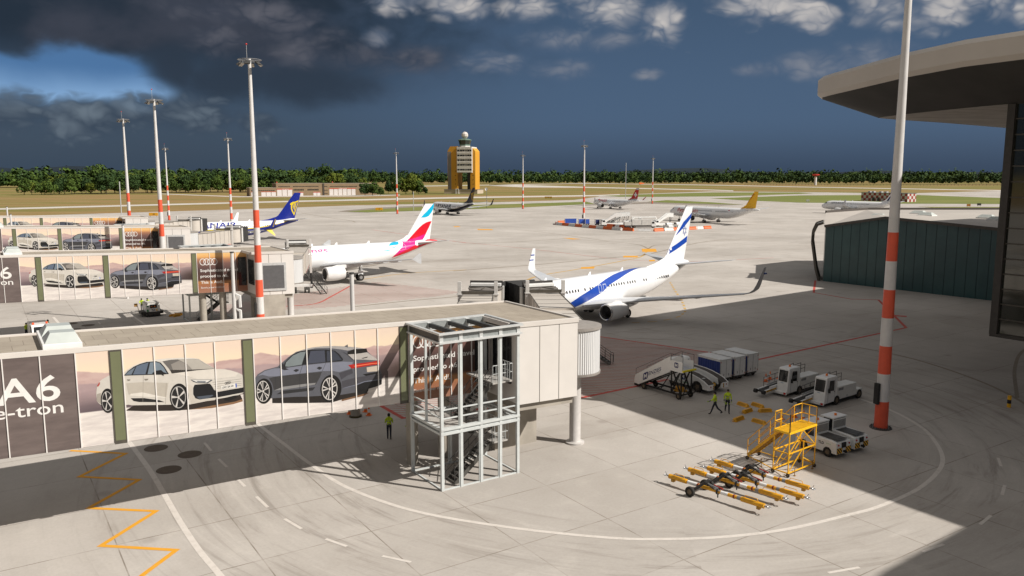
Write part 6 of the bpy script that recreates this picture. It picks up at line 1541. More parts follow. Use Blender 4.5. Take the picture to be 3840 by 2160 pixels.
def crown(rng, H, Rr, nf, zb=.16, size=.085):
    """clumped cloud of leaf-cluster faces filling an uneven crown"""
    cl = []
    for i in range(13):
        a = rng.uniform(0, 2*PI); z = rng.uniform(.30, .93); k = sin(PI*min(1, max(.1, (z-.12)/.95)))**.7
        r = Rr*k*rng.uniform(.25, .78); cl.append((Vector((r*cos(a), r*sin(a), z*H)), Rr*rng.uniform(.30, .52)))
    b = MB(); s0 = H*size
    for i in range(nf):
        c, r = cl[rng.randrange(len(cl))]
        d = Vector((rng.gauss(0, 1), rng.gauss(0, 1), rng.gauss(0, 1))).normalized()
        p = c+d*r*rng.uniform(.55, 1.05)**.6
        if p.z < zb*H: p.z = zb*H+rng.uniform(0, .08)*H
        s = s0*rng.uniform(.55, 1.25); nrm = (d+Vector((rng.uniform(-.6, .6), rng.uniform(-.6, .6), rng.uniform(-.2, .7)))).normalized()
        u = nrm.orthogonal().normalized(); v = nrm.cross(u); q = rng.uniform(0, PI); u, v = u*cos(q)+v*sin(q), v*cos(q)-u*sin(q)
        b.add([p-u*s*.5-v*s*.3, p+u*s*.1-v*s*.55, p+u*s*.55+v*s*.05, p+u*s*.1+v*s*.5, p-u*s*.45+v*s*.25], [(0, 1, 2, 3, 4)])
    return b
def trunk(rng, H, Rr):
    b = MB(); r0 = H*.022; b.cyl((0, 0, 0), (0, 0, H*.45), r0, r0*.6, 8)
    for i in range(6):
        a = 2*PI*i/6+rng.uniform(-.3, .3); z = H*rng.uniform(.25, .45); b.cyl((0, 0, z), (Rr*.6*cos(a), Rr*.6*sin(a), H*rng.uniform(.5, .75)), r0*.45, r0*.12, 6)
    return b
PROTO = []
def tree_proto(kind, seed, H, Rr, nf):
    rng = random.Random(seed); c = crown(rng, H, Rr, nf); t_ = trunk(rng, H, Rr); PROTO.append((c, t_, kind)); return len(PROTO)-1
_meshes = {}
def tree(loc, kind, seed, H, Rr, label, group, nf=900, s=1., name='tree'):
    key = (kind, seed)
    root = thing(name, label, 'tree', (*loc, 0), random.uniform(0, 6.28), group); root.scale = (s, s, s*random.uniform(.92, 1.08))
    if key not in _meshes:
        rng = random.Random(seed); c = crown(rng, H, Rr, nf).build('crown', LEAF[kind], root, fixn=False); t_ = trunk(rng, H, Rr).build('trunk', BARK, root); _meshes[key] = (c.data, t_.data)
    else:
        for nm, me in zip(('crown', 'trunk'), _meshes[key]): link(bpy.data.objects.new(nm, me), root)
    return root
G1 = 'trees beside the fire station'
for (x, y, k, H, Rr, lab) in [(-130.7, 721, 1, 11.5, 6.2, 'dark leafy tree before the right end of the fire station, left of its pair'),
        (-124.1, 721, 0, 13.5, 7.0, 'taller leafy tree covering the right end of the brick fire station'), (-118.0, 728, 0, 7.5, 4.5, 'low bushy tree at the right end of the fire station, lowest of its clump'),
        (-108.8, 770, 0, 15.5, 7.5, 'dark green tree at the left of the clump before the control tower'), (-101, 772, 2, 15.0, 7.0, 'yellowish tree in the middle of the clump before the control tower'),
        (-94.7, 772, 2, 19.5, 8.5, 'tallest yellow green tree in the clump before the control tower'), (-88.5, 768, 0, 11.0, 5.5, 'low green tree at the right of the clump before the control tower'),
        (-82.5, 770, 1, 6.8, 3.4, 'small round shrub standing alone left of the control tower'), (-172, 790, 2, 19, 8.5, 'bright green tree rising behind the fire station roof'),
        (-146, 800, 2, 16, 5.5, 'slim yellowish tree behind the right part of the fire station'), (-122, 800, 1, 13, 7.5, 'dark tree behind the far right end of the fire station')]:
    tree((x, y), k, int(abs(x)*10), H, Rr, lab, G1, 1500)
# wood at the left: single trees along its edge, each a copy of one of six
rng = random.Random(5); WOOD = 'trees along the edge of the left wood'
seeds = [(0, 101, 14, 8), (1, 102, 15, 8.5), (0, 103, 12, 7), (2, 104, 13, 7.5), (1, 105, 17, 8.5), (0, 106, 16, 8)]
edge = [(-445, 735), (-400, 775), (-352, 825), (-300, 850), (-250, 860), (-205, 862), (-170, 870)]
n = 0
for row, (off, sc) in enumerate(((0, 1.0), (20, 1.2), (46, 1.38))):
    for i in range(32):
        t_ = i/31*(len(edge)-1); j = min(int(t_), len(edge)-2); f = t_-j
        x = lerp(edge[j][0], edge[j+1][0], f)+rng.uniform(-5, 5); y = lerp(edge[j][1], edge[j+1][1], f)+off+rng.uniform(-6, 6)
        k, sd_, H, Rr = seeds[rng.randrange(6)]
        tree((x, y), k, sd_, H, Rr, 'leafy tree in the dense edge of the left wood behind the tan grass', WOOD, 800, sc*rng.uniform(.82, 1.15)*(1 if x > -420 else .8))
# far-off woods that read as one mass
def forest(name, pts, seed, step=15, rows=2, H=(12, 19), nf=150, kinds=(0, 1), depth=24):
    rng = random.Random(seed); vs = [[] for _ in kinds]; mbs = [MB() for _ in kinds]; protos = [[crown(random.Random(seed*7+q), 1, .46, nf, .0, .17) for q in range(3)] for _ in kinds]
    for (x0, y0), (x1, y1) in zip(pts[:-1], pts[1:]):
        L = math.hypot(x1-x0, y1-y0); n = int(L/step)
        for r in range(rows):
            for i in range(n):
                f = (i+rng.random())/n; x, y = lerp(x0, x1, f)+rng.uniform(-4, 4), lerp(y0, y1, f)+r*depth+rng.uniform(-7, 7)
                h = rng.uniform(*H)*(1+.18*r); k = rng.randrange(len(kinds)); pr = protos[k][rng.randrange(3)]; a = rng.uniform(0, 6.28); w = h*rng.uniform(.75, 1.15); ca, sa = cos(a)*w, sin(a)*w
                mbs[k].add([(x+px*ca-py*sa, y+px*sa+py*ca, pz*h) for px, py, pz in pr.v], pr.f)
    b = MB()
    for k, mb in enumerate(mbs): b.m(k); b.add(mb.v, mb.f)
    o = b.build(name, [LEAF[k] for k in kinds], fixn=False); o['kind'] = 'stuff'; return o
forest('forest', [(-1050, 1160), (-700, 1180), (-470, 1230), (-250, 1300)], 11, 11, 4, (14, 20), 110)
forest('forest', [(-640, 1850), (-400, 1840), (-100, 1780), (150, 1740), (420, 1720), (700, 1690), (1000, 1640), (1350, 1560)], 12, 8.5, 3, (13, 20), 100)
forest('forest', [(-900, 2150), (-300, 2150), (300, 2100), (900, 2050), (1600, 1950)], 13, 15, 3, (17, 26), 70, (1, 1), 60)
# perimeter fence posts before the right-hand wood
root = thing('perimeter_fence', 'long thin perimeter fence in front of the far right tree row', 'fence', (0, 0, 0))
b = MB()
P = [(430, 1500), (760, 1440), (1100, 1380)]
for (x0, y0), (x1, y1) in zip(P[:-1], P[1:]):
    n = 60
    for i in range(n+1): x, y = lerp(x0, x1, i/n), lerp(y0, y1, i/n); b.bb((x-.18, y-.1, 0), (x+.18, y+.1, 3.2))
    for z in (.6, 1.8, 3.0): b.bar((x0, y0, z), (x1, y1, z), .12, .12)
b.build('fence_panel', mat('fence_dark', (.06, .06, .05), .8, 0, .2), root)
# ------------------------------------------------------------------ ground equipment near the camera
def wheel_part(root, c, r, w, ax='y', name='wheel'):
    b = MB(); b.lathe([(0, -w/2*.7), (r*.5, -w/2*.7), (r*.56, -w/2), (r*.9, -w/2), (r, -w/2*.6), (r, w/2*.6), (r*.9, w/2), (r*.56, w/2), (r*.5, w/2*.7), (0, w/2*.7)], 24, c, ax)
    o = b.build(name, TYRE, root, smooth=35)
    b = MB()
    for sg in (-1, 1):
        d = sg*w/2*.78; b.lathe([(0, d), (r*.5, d)], 20, c, ax); b.lathe([(0, d*1.06), (r*.2, d*1.06), (r*.22, d)], 12, c, ax)
    b.build('rim', HUB, o); return o
def hazard(root, lo, hi, axis, name='hazard_plate', n=4, face=-1):
    """black and yellow diagonal plate on a vertical face; lo/hi = (u, z) corners, axis = (fixed value, which)"""
    b = MB(); u0, z0 = lo; u1, z1 = hi; f, wh = axis
    mk = (lambda u, z, d=0: (f+face*d, u, z)) if wh == 'x' else (lambda u, z, d=0: (u, f+face*d, z))
    b.m(0).add([mk(u0, z0), mk(u1, z0), mk(u1, z1), mk(u0, z1)], [(0, 1, 2, 3)])
    W_, H_ = u1-u0, z1-z0; st = (W_+H_)/n
    for i in range(n):
        a = -H_+i*st; q = [(a, 0), (a+st/2, 0), (a+st/2+H_, H_), (a+H_, H_)]
        cl = []
        for j in range(4):                        # clip to the plate
            (xa, ya), (xb, yb) = q[j], q[(j+1) % 4]; cl.append((xa, ya, xb, yb))
        poly = []
        for xa, ya, xb, yb in cl:
            ts = [0, 1]
            for lim in (0, W_):
                if (xa-lim)*(xb-lim) < 0: ts.append((lim-xa)/(xb-xa))
            for t_ in sorted(ts)[:-1]: poly.append((min(W_, max(0, lerp(xa, xb, t_))), lerp(ya, yb, t_)))
        b.m(1).add([mk(u0+u, z0+z, .004) for u, z in poly], [tuple(range(len(poly)))])
    return b.build(name, [YEL, BLACK], root, fixn=False)
def rails(root, lines, r=.02, m=DGREY, name='guard_rail'):
    b = MB()
    for L in lines: b.path(L, r, 6)
    return b.build(name, m, root, smooth=50)

# ---- tow bars
def tow_bar(p0, p1, label):
    d = Vector(p1)-Vector(p0); L = d.length; root = thing('tow_bar', label, 'tow bar', (*p0, 0), math.atan2(d.y, d.x), 'yellow aircraft tow bars')
    Z = .47
    b = MB(); b.cyl((.0, 0, Z), (1.15, 0, Z), .135, n=18); b.cyl((1.15, 0, Z), (L-1.3, 0, Z), .098, n=18); b.cyl((L-1.3, 0, Z), (L, 0, Z), .135, n=18); b.build('tube', DYEL, root, smooth=40)
    for x0, x1, m, nm in ((1.25, 1.85, WHITE, 'white_band'), (3.35, 3.78, WHITE, 'white_band'), (1.88, 1.96, mat('dark_red_ring', (.20, .02, .012)), 'red_ring'), (L-1.78, L-1.70, mat('dark_red_ring', (.2, .02, .012)), 'red_ring'), (L-1.55, L-1.36, GREY, 'grey_band')):
        b = MB(); b.cyl((x0, 0, Z), (x1, 0, Z), .104 if 'ring' not in nm else .118, n=18); b.build(nm, m, root, smooth=40)
    for x, s_ in ((.05, -1), (L-.05, 1)):
        b = MB(); b.cyl((x, 0, Z), (x+s_*.22, 0, Z), .05, n=10); b.lathe([(.09, -.03), (.13, 0), (.09, .03), (.06, 0), (.09, -.03)], 16, (x+s_*.30, 0, Z)); b.bar((x+s_*.2, 0, Z), (x+s_*.32, .0, Z+.22), .03); b.build('tow_eye', STEEL, root, smooth=50)
    for x in (.28, L-.3): b = MB(); b.bb((x-.09, -.12, .22), (x+.09, .12, Z-.09)); b.build('foot', mat('foot_yellow', (.42, .22, .02), .6, 0, .2), root, bevel=.01)
    for x0, x1 in ((.35, 1.0), (L-1.15, L-.35)): rails(root, [[(x0, 0, Z+.12), (x0+.06, 0, Z+.27), (x1-.06, 0, Z+.27), (x1, 0, Z+.12)]], .017, DYEL, 'handle')
    xc = L*.43
    b = MB()
    for s_ in (-1, 1):
        b.bar((xc-.62, s_*.62, .30), (xc-.05, s_*.22, .86), .10, .14); b.bar((xc-.05, s_*.22, .86), (xc+.42, s_*.12, Z+.12), .06)
    b.bar((xc-.62, -.62, .32), (xc-.62, .62, .32), .09); b.bar((xc-.05, -.3, .84), (xc-.05, .3, .84), .07); b.bar((xc+.05, .05, .8), (xc+.40, .25, 1.15), .04)
    b.build('wheel_frame', mat('frame_black', (.03, .028, .026), .5, .3, .2), root)
    b = MB(); b.cyl((xc+.0, 0, .72), (xc+.62, 0, Z+.16), .055, n=10); b.cyl((xc+.35, -.05, .6), (xc+.78, -.05, .55), .05, n=10); b.build('jack_cylinder', STEEL, root)
    b = MB(); b.cyl((xc+.30, .12, .70), (xc+.85, .12, .62), .05, n=10); b.build('pump', mat('pump_red', (.30, .03, .02), .4), root)
    b = MB(); b.lathe([(.15, -.05), (.17, -.05), (.17, .05), (.15, .05)], 16, (xc+.62, 0, Z), 'x'); b.bar((xc+.62, 0, Z-.14), (xc+.62, 0, .12), .05); b.build('clamp', BLACK, root)
    for s_ in (-.74, .74): wheel_part(root, (xc-.66, s_, .29), .29, .17)
    return root
for p0, p1, lab in (((8.97, 44.01), (13.07, 39.79), 'yellow tow bar nearest the camera, front one of the four lying side by side'), ((10.31, 45.08), (14.38, 40.90), 'second yellow tow bar counted from the camera side of the row'),
                    ((11.47, 45.28), (15.55, 41.02), 'third yellow tow bar, between the second one and the one below the steps'), ((12.18, 46.41), (16.29, 42.25), 'farthest yellow tow bar, right below the yellow maintenance steps')):
    tow_bar(p0, p1, lab)

# ---- yellow maintenance steps
def maintenance_steps():
    root = thing('maintenance_steps', 'tall yellow maintenance steps with railed mesh platform on castors', 'maintenance steps', (16.06, 44.98, 0), R(38.3))
    L, D, H = 2.77, 1.0, 2.58; T = .045
    b = MB()
    for x in (0, L):
        for y in (0, D): b.bar((x, y, .22), (x, y, H), .055)
    for z in (.25, 1.42):
        b.bar((0, 0, z), (L, 0, z), T, .07); b.bar((0, D, z), (L, D, z), T, .07); b.bar((0, 0, z), (0, D, z), T, .07); b.bar((L, 0, z), (L, D, z), T, .07)
    for y in (0, D):
        b.bar((0, y, .25), (L*.5, y, 1.42), T); b.bar((L, y, 1.42), (L*.5, y, .25), T) if y else b.bar((L*.54, 0, .9), (L, 0, .25), T)
        b.bar((0, y, 1.42), (L*.5, y, H), T); b.bar((L, y, 1.42), (L*.5, y, H), T)
    b.bar((L*.54, 0, .25), (L*.54, 0, 1.9), T)
    for x in (0, L): b.bar((x, 0, H), (x, D, 1.42), T*.9); b.bar((x, 0, 1.42), (x, D, .25), T*.9)
    b.bar((.0, D, .25), (.75, 3.3, .25), T); b.bar((1.95, D, .25), (1.95, 3.3, .25), T); b.bar((.75, 3.3, .25), (1.95, 3.3, .25), T)
    b.build('frame', YEL, root)
    b = MB(); b.bb((-.04, -.04, H), (L+.04, .0, H+.13)); b.bb((-.04, D, H), (L+.04, D+.04, H+.13)); b.bb((-.04, 0, H), (0, D, H+.13)); b.bb((L, 0, H), (L+.04, D, H+.13))
    n = 40
    for i in range(n): x = L*(i+.5)/n; b.bb((x-.017, 0, H+.08), (x+.017, D, H+.115))
    for y in (.02, D*.33, D*.66, D-.02): b.bb((0, y-.012, H+.03), (L, y+.012, H+.075))
    b.build('platform', mat('platform_yellow', (.85, .50, .015), .45, 0, .12), root)
    Y1, Zr = 3.3, H+1.18
    g = .028; ls = []
    for z in (.6, 1.17):
        ls += [[(0, 0, H+z), (0, D, H+z)], [(0, D, H+z), (.62, D, H+z)], [(L, 0, H+z), (L, D, H+z)], [(L, D, H+z), (1.95, D, H+z)]]
    for x, y in ((0, 0), (0, D), (.62, D), (L, 0), (L, D), (1.95, D), (L, D*.5)): ls.append([(x, y, H), (x, y, H+1.17)])
    rails(root, ls, g, YEL)
    b = MB()
    for x, y in ((-.012, -.012), (L+.012, -.012)): b.bar((x, y, H+.08), (x, y, H+1.2), .05)
    b.build('black_pad', BLACK, root)
    b = MB()
    for x in (.72, 1.90): b.bar((x, D, H-.02), (x, Y1, .30), .05, .16)
    b.build('stringer', YEL, root)
    n = 12
    for i in range(n):
        t_ = (i+.6)/n; y, z = lerp(Y1, D, t_), lerp(.30, H, t_)
        b = MB(); b.bb((.75, y-.13, z-.02), (1.87, y+.13, z+.015)); b.bb((.75, y+.10, z-.10), (1.87, y+.13, z-.02)); b.build('step', mat('step_yellow', (.55, .30, .015), .55, 0, .2), root)
    ls = []
    for x in (.72, 1.90):
        ls.append([(x, Y1, .32), (x, Y1, 1.30), (x, D, H+1.15)]); ls.append([(x, Y1, .82), (x, D, H+.6)])
        for t_ in (.33, .66, .95): y, z = lerp(Y1, D, t_), lerp(.3, H, t_); ls.append([(x, y, z), (x, y, z+1.02)])
    rails(root, ls, .026, DYEL, 'handrail')
    for x, y in ((0, 0), (L, 0), (0, D), (L, D), (.72, Y1), (1.95, Y1)): wheel_part(root, (x, y, .12), .12, .07, 'x', 'castor')
    b = MB()
    for x, y in ((.55, -.1), (L-.35, -.1), (.3, 2.0), (2.0, 2.2)): b.cyl((x, y, .03), (x, y, .5), .022, n=6); b.bb((x-.06, y-.06, 0), (x+.06, y+.06, .03)); b.bar((x-.12, y, .5), (x+.12, y, .5), .03)
    b.build('stabiliser', mat('dark_yellow_jack', (.25, .13, .02), .6), root)
maintenance_steps()

# ---- wheel chocks
def chock(p0, p1, label):
    d = Vector(p1)-Vector(p0); L = d.length; root = thing('wheel_chock', label, 'wheel chock', (*((Vector(p0)+Vector(p1))/2), 0), math.atan2(d.y, d.x), 'yellow wheel chocks on the apron')
    b = MB(); q = []
    for x, k in ((-L/2, 1), (-L/2+.10, 1.0), (L/2-.10, 1.0), (L/2, 1)):
        t_ = .75 if abs(x) > L/2-.01 else 1
        q.append([(x, -.19, 0), (x, .19, 0), (x, .16*t_, .10), (x, .075, .27*t_), (x, -.075, .27*t_), (x, -.16*t_, .10)])
    b.loft(q); b.build('chock_body', DYEL, root, bevel=.012)
    b = MB()
    for s_ in (-1, 1):
        for i in range(3):
            y, z = s_*(.155-.03*i), .11+.055*i; b.bar((-L/2+.14, y+s_*.012, z), (L/2-.14, y+s_*.012, z), .022, .018)
    b.build('tread_rib', mat('rib_dark_yellow', (.42, .21, .012), .6), root)
    pts = [(-L/2-.02, 0, .12), (-L/2-.16, .12, .05), (-L/2-.10, .30, .02), (L*.1, .42, .02), (L/2-.1, .36, .02)]; rails(root, [pts], .012, LGREY, 'rope')
for (p0, p1), lab in zip([((17.39, 60.2), (17.91, 59.3)), ((18.44, 60.05), (18.99, 59.1)), ((18.33, 58.1), (19.35, 58.25)), ((17.08, 57.75), (17.91, 58.45)), ((15.85, 55.7), (16.72, 56.5)), ((17.24, 55.9), (17.89, 55.0))],
        ['yellow wheel chock closest to the two walking workers', 'yellow wheel chock farthest right in the back pair of chocks', 'yellow wheel chock lying broadside, touching the one behind it', 'yellow wheel chock slanting between the workers and the broadside one', 'yellow wheel chock nearest the camera, left of the front pair', 'yellow wheel chock half behind the stair rail of the maintenance steps']):
    chock(p0, p1, lab)

# ---- traffic cones
def cone(loc, label):
    root = thing('traffic_cone', label, 'traffic cone', (*loc, 0), random.uniform(0, 1.5), 'orange and white traffic cones')
    b = MB(); b.bb((-.19, -.19, 0), (.19, .19, .04)); b.build('base', ORANGE, root, bevel=.01)
    b = MB()
    for i, (z0, z1, r0, r1) in enumerate(((.04, .24, .135, .105), (.24, .48, .105, .067), (.48, .70, .067, .032))): b.m(1 if i == 1 else 0); b.lathe([(r0, z0), (r1, z1)]+([(0, z1)] if i == 2 else []), 18)
    b.build('cone_body', [ORANGE, WHITE], root, smooth=60)
for loc, lab in (((21.68, 67.1), 'traffic cone leftmost behind the railing of the left belt loader'), ((22.3, 67.9), 'traffic cone in the middle of the three behind the left belt loader'), ((23.1, 68.0), 'traffic cone nearest the cab of the left belt loader'),
        ((19.47, 56.4), 'traffic cone left of the platform rail of the yellow steps'), ((20.58, 56.8), 'traffic cone in the middle behind the yellow steps'), ((21.0, 56.2), 'traffic cone on the right behind the yellow steps, beside the tow tractors'),
        ((-11.99, 57.6), 'traffic cone left of the concrete pole foot below the advert wall'), ((-10.91, 58.2), 'traffic cone hidden behind another, right of the concrete pole foot'), ((-10.5, 57.3), 'traffic cone in front, right of the concrete pole foot below the advert wall')):
    cone(loc, lab)

# ---- tow tractors
def tow_tractor(loc, label):
    root = thing('tow_tractor', label, 'tow tractor', (*loc, 0), R(122), 'white baggage tow tractors')
    W2 = .70
    b = MB(); b.sideprism([(0, .30), (.05, 1.02), (.45, 1.10), (1.62, 1.14), (1.62, 1.0), (2.95, 1.0), (3.10, .75), (3.12, .32), (2.75, .30), (2.70, .5), (2.58, .62), (2.32, .62), (2.2, .5), (2.15, .30), (.98, .30), (.93, .5), (.8, .62), (.55, .62), (.43, .5), (.38, .30)], -W2, W2); b.build('body', WHITE, root, bevel=.03)
    b = MB(); b.bb((.12, -.50, 1.145), (1.55, .50, 1.16)); b.bb((.30, -.42, 1.16), (.55, .42, 1.175)); b.build('deck_mat', DGREY, root)
    b = MB()
    for x0, x1 in ((1.66, 1.72), (2.42, 2.48)):
        for y in (-W2+.03, W2-.09): b.bb((x0, y, 1.0), (x1, y+.06, 1.84))
    b.bb((1.62, -W2, 1.84), (2.62, W2, 1.93)); b.bb((1.63, -W2+.01, 1.0), (1.70, W2-.01, 1.16)); b.build('cab_frame', WHITE, root, bevel=.015)
    b = MB(); b.bb((1.70, -W2+.08, 1.0), (2.45, W2-.08, 1.84)); b.build('cab_interior', DARKGLASS, root)
    b = MB(); b.bb((1.655, -.62, 1.2), (1.66, .62, 1.8)); b.build('rear_window', DARKGLASS, root)
    b = MB(); b.bb((1.63, -.63, 1.74), (1.65, .63, 1.80)); b.bb((1.63, -.63, 1.18), (1.65, .63, 1.24))
    for i in range(13): y = -.6+.1*i; b.bb((1.635, y-.012, 1.2), (1.65, y+.012, 1.78))
    b.build('window_grille', WHITE, root)
    b = MB(); b.bb((-.012, -.20, .68), (.05, .20, 1.0)); b.build('recess', BLACK, root)
    for y0 in (-.68, .16): hazard(root, (y0, .33), (y0+.52, .70), (-.006, 'x'), n=4)
    b = MB(); b.box((-.10, 0, .45), (.22, .14, .12)); b.cyl((-.16, 0, .35), (-.16, 0, .60), .03, n=8); b.build('tow_hitch', BLACK, root)
    for y in (-.52, .52): b = MB(); b.cyl((-.02, y, .88), (.03, y, .88), .05, n=12); b.build('tail_light', mat('lamp_red', (.45, .02, .015), .25), root)
    b = MB(); b.lathe([(.085, 0), (.085, .10), (.06, .14), (0, .15)], 14, (2.0, .0, 1.93)); b.build('beacon', BEACON, root, smooth=40)
    tx = MB(); put2d(tx, text2d('TLD', .17, .42, .03), lambda u, v: (1.36-u, W2+.006, .74+v), None); tx.build('lettering', BLACK, root, fixn=False)
    tx = MB(); put2d(tx, text2d('electric', None, .36, .0), lambda u, v: (.78-u, W2+.006, .83+v), None); tx.build('lettering', mat('soft_green', (.25, .5, .25), .6), root, fixn=False)
    for x, y in ((.68, W2-.08), (.68, -W2+.08), (2.45, W2-.08), (2.45, -W2+.08)): wheel_part(root, (x, y, .32), .32, .20)
    return root
t1 = tow_tractor((20.66, 48.3), 'white tow tractor beside the yellow steps, partly hidden by them')
dup(t1, (22.2, 49.32, 0), R(122), 'white tow tractor on the far side of its twin, nearer the big mast')

# ---- belt loaders
def belt_loader(loc, label):
    root = thing('belt_loader', label, 'belt loader', (*loc, 0), R(36.4), 'white belt loaders with cabs')
    b = MB(); b.sideprism([(0, .30), (.06, 1.0), (.22, 2.22), (.34, 2.30), (1.55, 2.30), (1.66, 2.2), (1.70, .95), (1.70, .35)], 0, .98); b.build('cab', WHITE, root, bevel=.04)
    b = MB()
    wq = lambda y, z: (.06+(z-1.0)*.131-.012, y, z)
    b.add([wq(.09, 1.22), wq(.89, 1.22), wq(.89, 2.12), wq(.09, 2.12)], [(0, 1, 2, 3)]); b.build('windscreen', DARKGLASS, root)
    b = MB(); b.add([(.50, -.012, 1.25), (1.25, -.012, 1.2), (1.25, -.012, 2.0), (.62, -.012, 2.05)], [(0, 1, 2, 3)]); b.build('door_window', DARKGLASS, root)
    b = MB(); b.bb((.45, -.01, .35), (.46, 0, 2.1)); b.bb((1.36, -.01, .35), (1.37, 0, 2.1)); b.bb((1.25, -.03, 1.1), (1.33, -.005, 1.16)); b.build('door_line', DGREY, root)
    b = MB(); b.bb((.4, -.18, 1.15), (.5, -.03, 1.45)); b.build('mirror', BLACK, root)
    b = MB(); b.bb((1.72, .0, .38), (4.35, .98, 1.38)); b.bb((4.35, 0.0, .38), (5.25, .98, .78)); b.build('engine_housing', mat('loader_white', (.68, .67, .63), .45, 0, .06), root, bevel=.04)
    b = MB(); b.bb((1.85, -.008, 1.08), (2.5, -.001, 1.28)); b.bb((3.0, -.008, .5), (3.1, -.001, .6)); b.build('vent', GREY, root)
    b = MB(); b.bb((-.14, -.02, .22), (0, 1.78, .46)); b.bb((0, .98, .25), (.3, 1.75, .4)); b.build('front_bumper', WHITE, root, bevel=.03)
    b = MB(); b.bb((-.15, .02, .26), (-.141, .22, .42)); b.build('headlight', mat('lamp_red', (.45, .02, .015)), root)
    b = MB(); b.bb((.3, .1, .18), (5.2, 1.7, .34)); b.build('chassis', BLACK, root)
    # conveyor on the far side, its nose low in front
    y0, y1 = 1.08, 1.78; zf, zr = .46, .92; x0, x1 = -1.55, 4.7
    zz = lambda x: lerp(zf, zr, (x-x0)/(x1-x0))
    b = MB(); b.loft([[(x, y0+.1, zz(x)-.05), (x, y1-.1, zz(x)-.05), (x, y1-.1, zz(x)+.07), (x, y0+.1, zz(x)+.07)] for x in (x0+.1, x1)]); b.build('belt', BLACK, root)
    b = MB()
    for y in (y0, y1): b.loft([[(x, y-.06, zz(x)-.11), (x, y+.06, zz(x)-.11), (x, y+.06, zz(x)+.11), (x, y-.06, zz(x)+.11)] for x in (x0+.15, x1)])
    b.build('conveyor_side', WHITE, root, bevel=.02)
    b = MB(); b.loft([[(x, y0-.075, zz(x)-.08), (x, y0-.068, zz(x)-.08), (x, y0-.068, zz(x)+.06), (x, y0-.075, zz(x)+.06)] for x in (x0+.3, .0)]); ho = b.build('hazard_strip', YEL, root)
    b = MB()
    for i in range(7): x = x0+.35+.17*i; b.add([(x, y0-.078, zz(x)-.08), (x+.08, y0-.078, zz(x)-.08), (x+.13, y0-.078, zz(x)+.06), (x+.05, y0-.078, zz(x)+.06)], [(0, 1, 2, 3)])
    b.build('black_bar', BLACK, ho, fixn=False)
    for y in (y0-.02, y1+.02): b = MB(); b.cyl((x0, y-.12, zf), (x0, y+.12, zf), .165, n=18); b.build('roller', BLACK, root, smooth=40)
    b = MB(); b.loft([[(x, y0-.05, zz(x)+.12), (x, y0+.03, zz(x)+.12), (x, y0+.03, zz(x)+.27), (x, y0-.05, zz(x)+.27)] for x in (-.75, .35)]); b.build('bumper_pad', WHITE, root)
    ls = []
    for h in (.45, .85): ls.append([(-.55, y1+.02, zz(-.5)+h), (1.6, y1+.02, zz(1.6)+h)])
    for x in (-.55, .15, .9, 1.6): ls.append([(x, y1+.02, zz(x)), (x, y1+.02, zz(x)+.85)])
    for h in (.5, 1.0): ls.append([(1.9, y1+.02, zz(2)+h), (4.4, y1+.02, zz(4.4)+h)])
    for x in (1.9, 3.2, 4.4): ls.append([(x, y1+.02, zz(x)), (x, y1+.02, zz(x)+1.0)])
    ls += [[(1.75, .95, 1.4), (1.75, .95, 2.28), (2.1, .95, 2.35), (2.1, .95, 1.4)], [(2.2, .95, 1.4), (2.2, .95, 2.0), (3.7, .95, 2.05), (3.7, .95, 1.4)], [(2.2, .95, 1.72), (3.7, .95, 1.75)]]
    rails(root, ls, .022, DGREY)
    b = MB(); b.bar((-.2, y1, zz(-.2)+.12), (1.5, y1, zz(1.5)+.12), .05, .22); b.build('side_board', LGREY, root)
    b = MB(); b.lathe([(.085, 0), (.085, .12), (.06, .17), (0, .18)], 14, (.95, .5, 2.30)); b.build('beacon', BEACON, root, smooth=40)
    b = MB(); b.add([(.025, .38, 1.10), (.025, .64, 1.10), (.03, .64, 1.145), (.03, .38, 1.145)], [(0, 1, 2, 3)]); b.build('maker_plate', mat('pale_blue_plate', (.3, .36, .45)), root, fixn=False)
    for x in (1.66, 4.78):
        for y in (.06, 1.6): wheel_part(root, (x, y, .37), .37, .22)
    return root
b1 = belt_loader((23.56, 59.04), 'white belt loader with cab, the nearer one, right beside the big mast')
dup(b1, (21.75, 62.0, 0), R(36.4), 'white belt loader with cab, the farther one with traffic cones behind it')

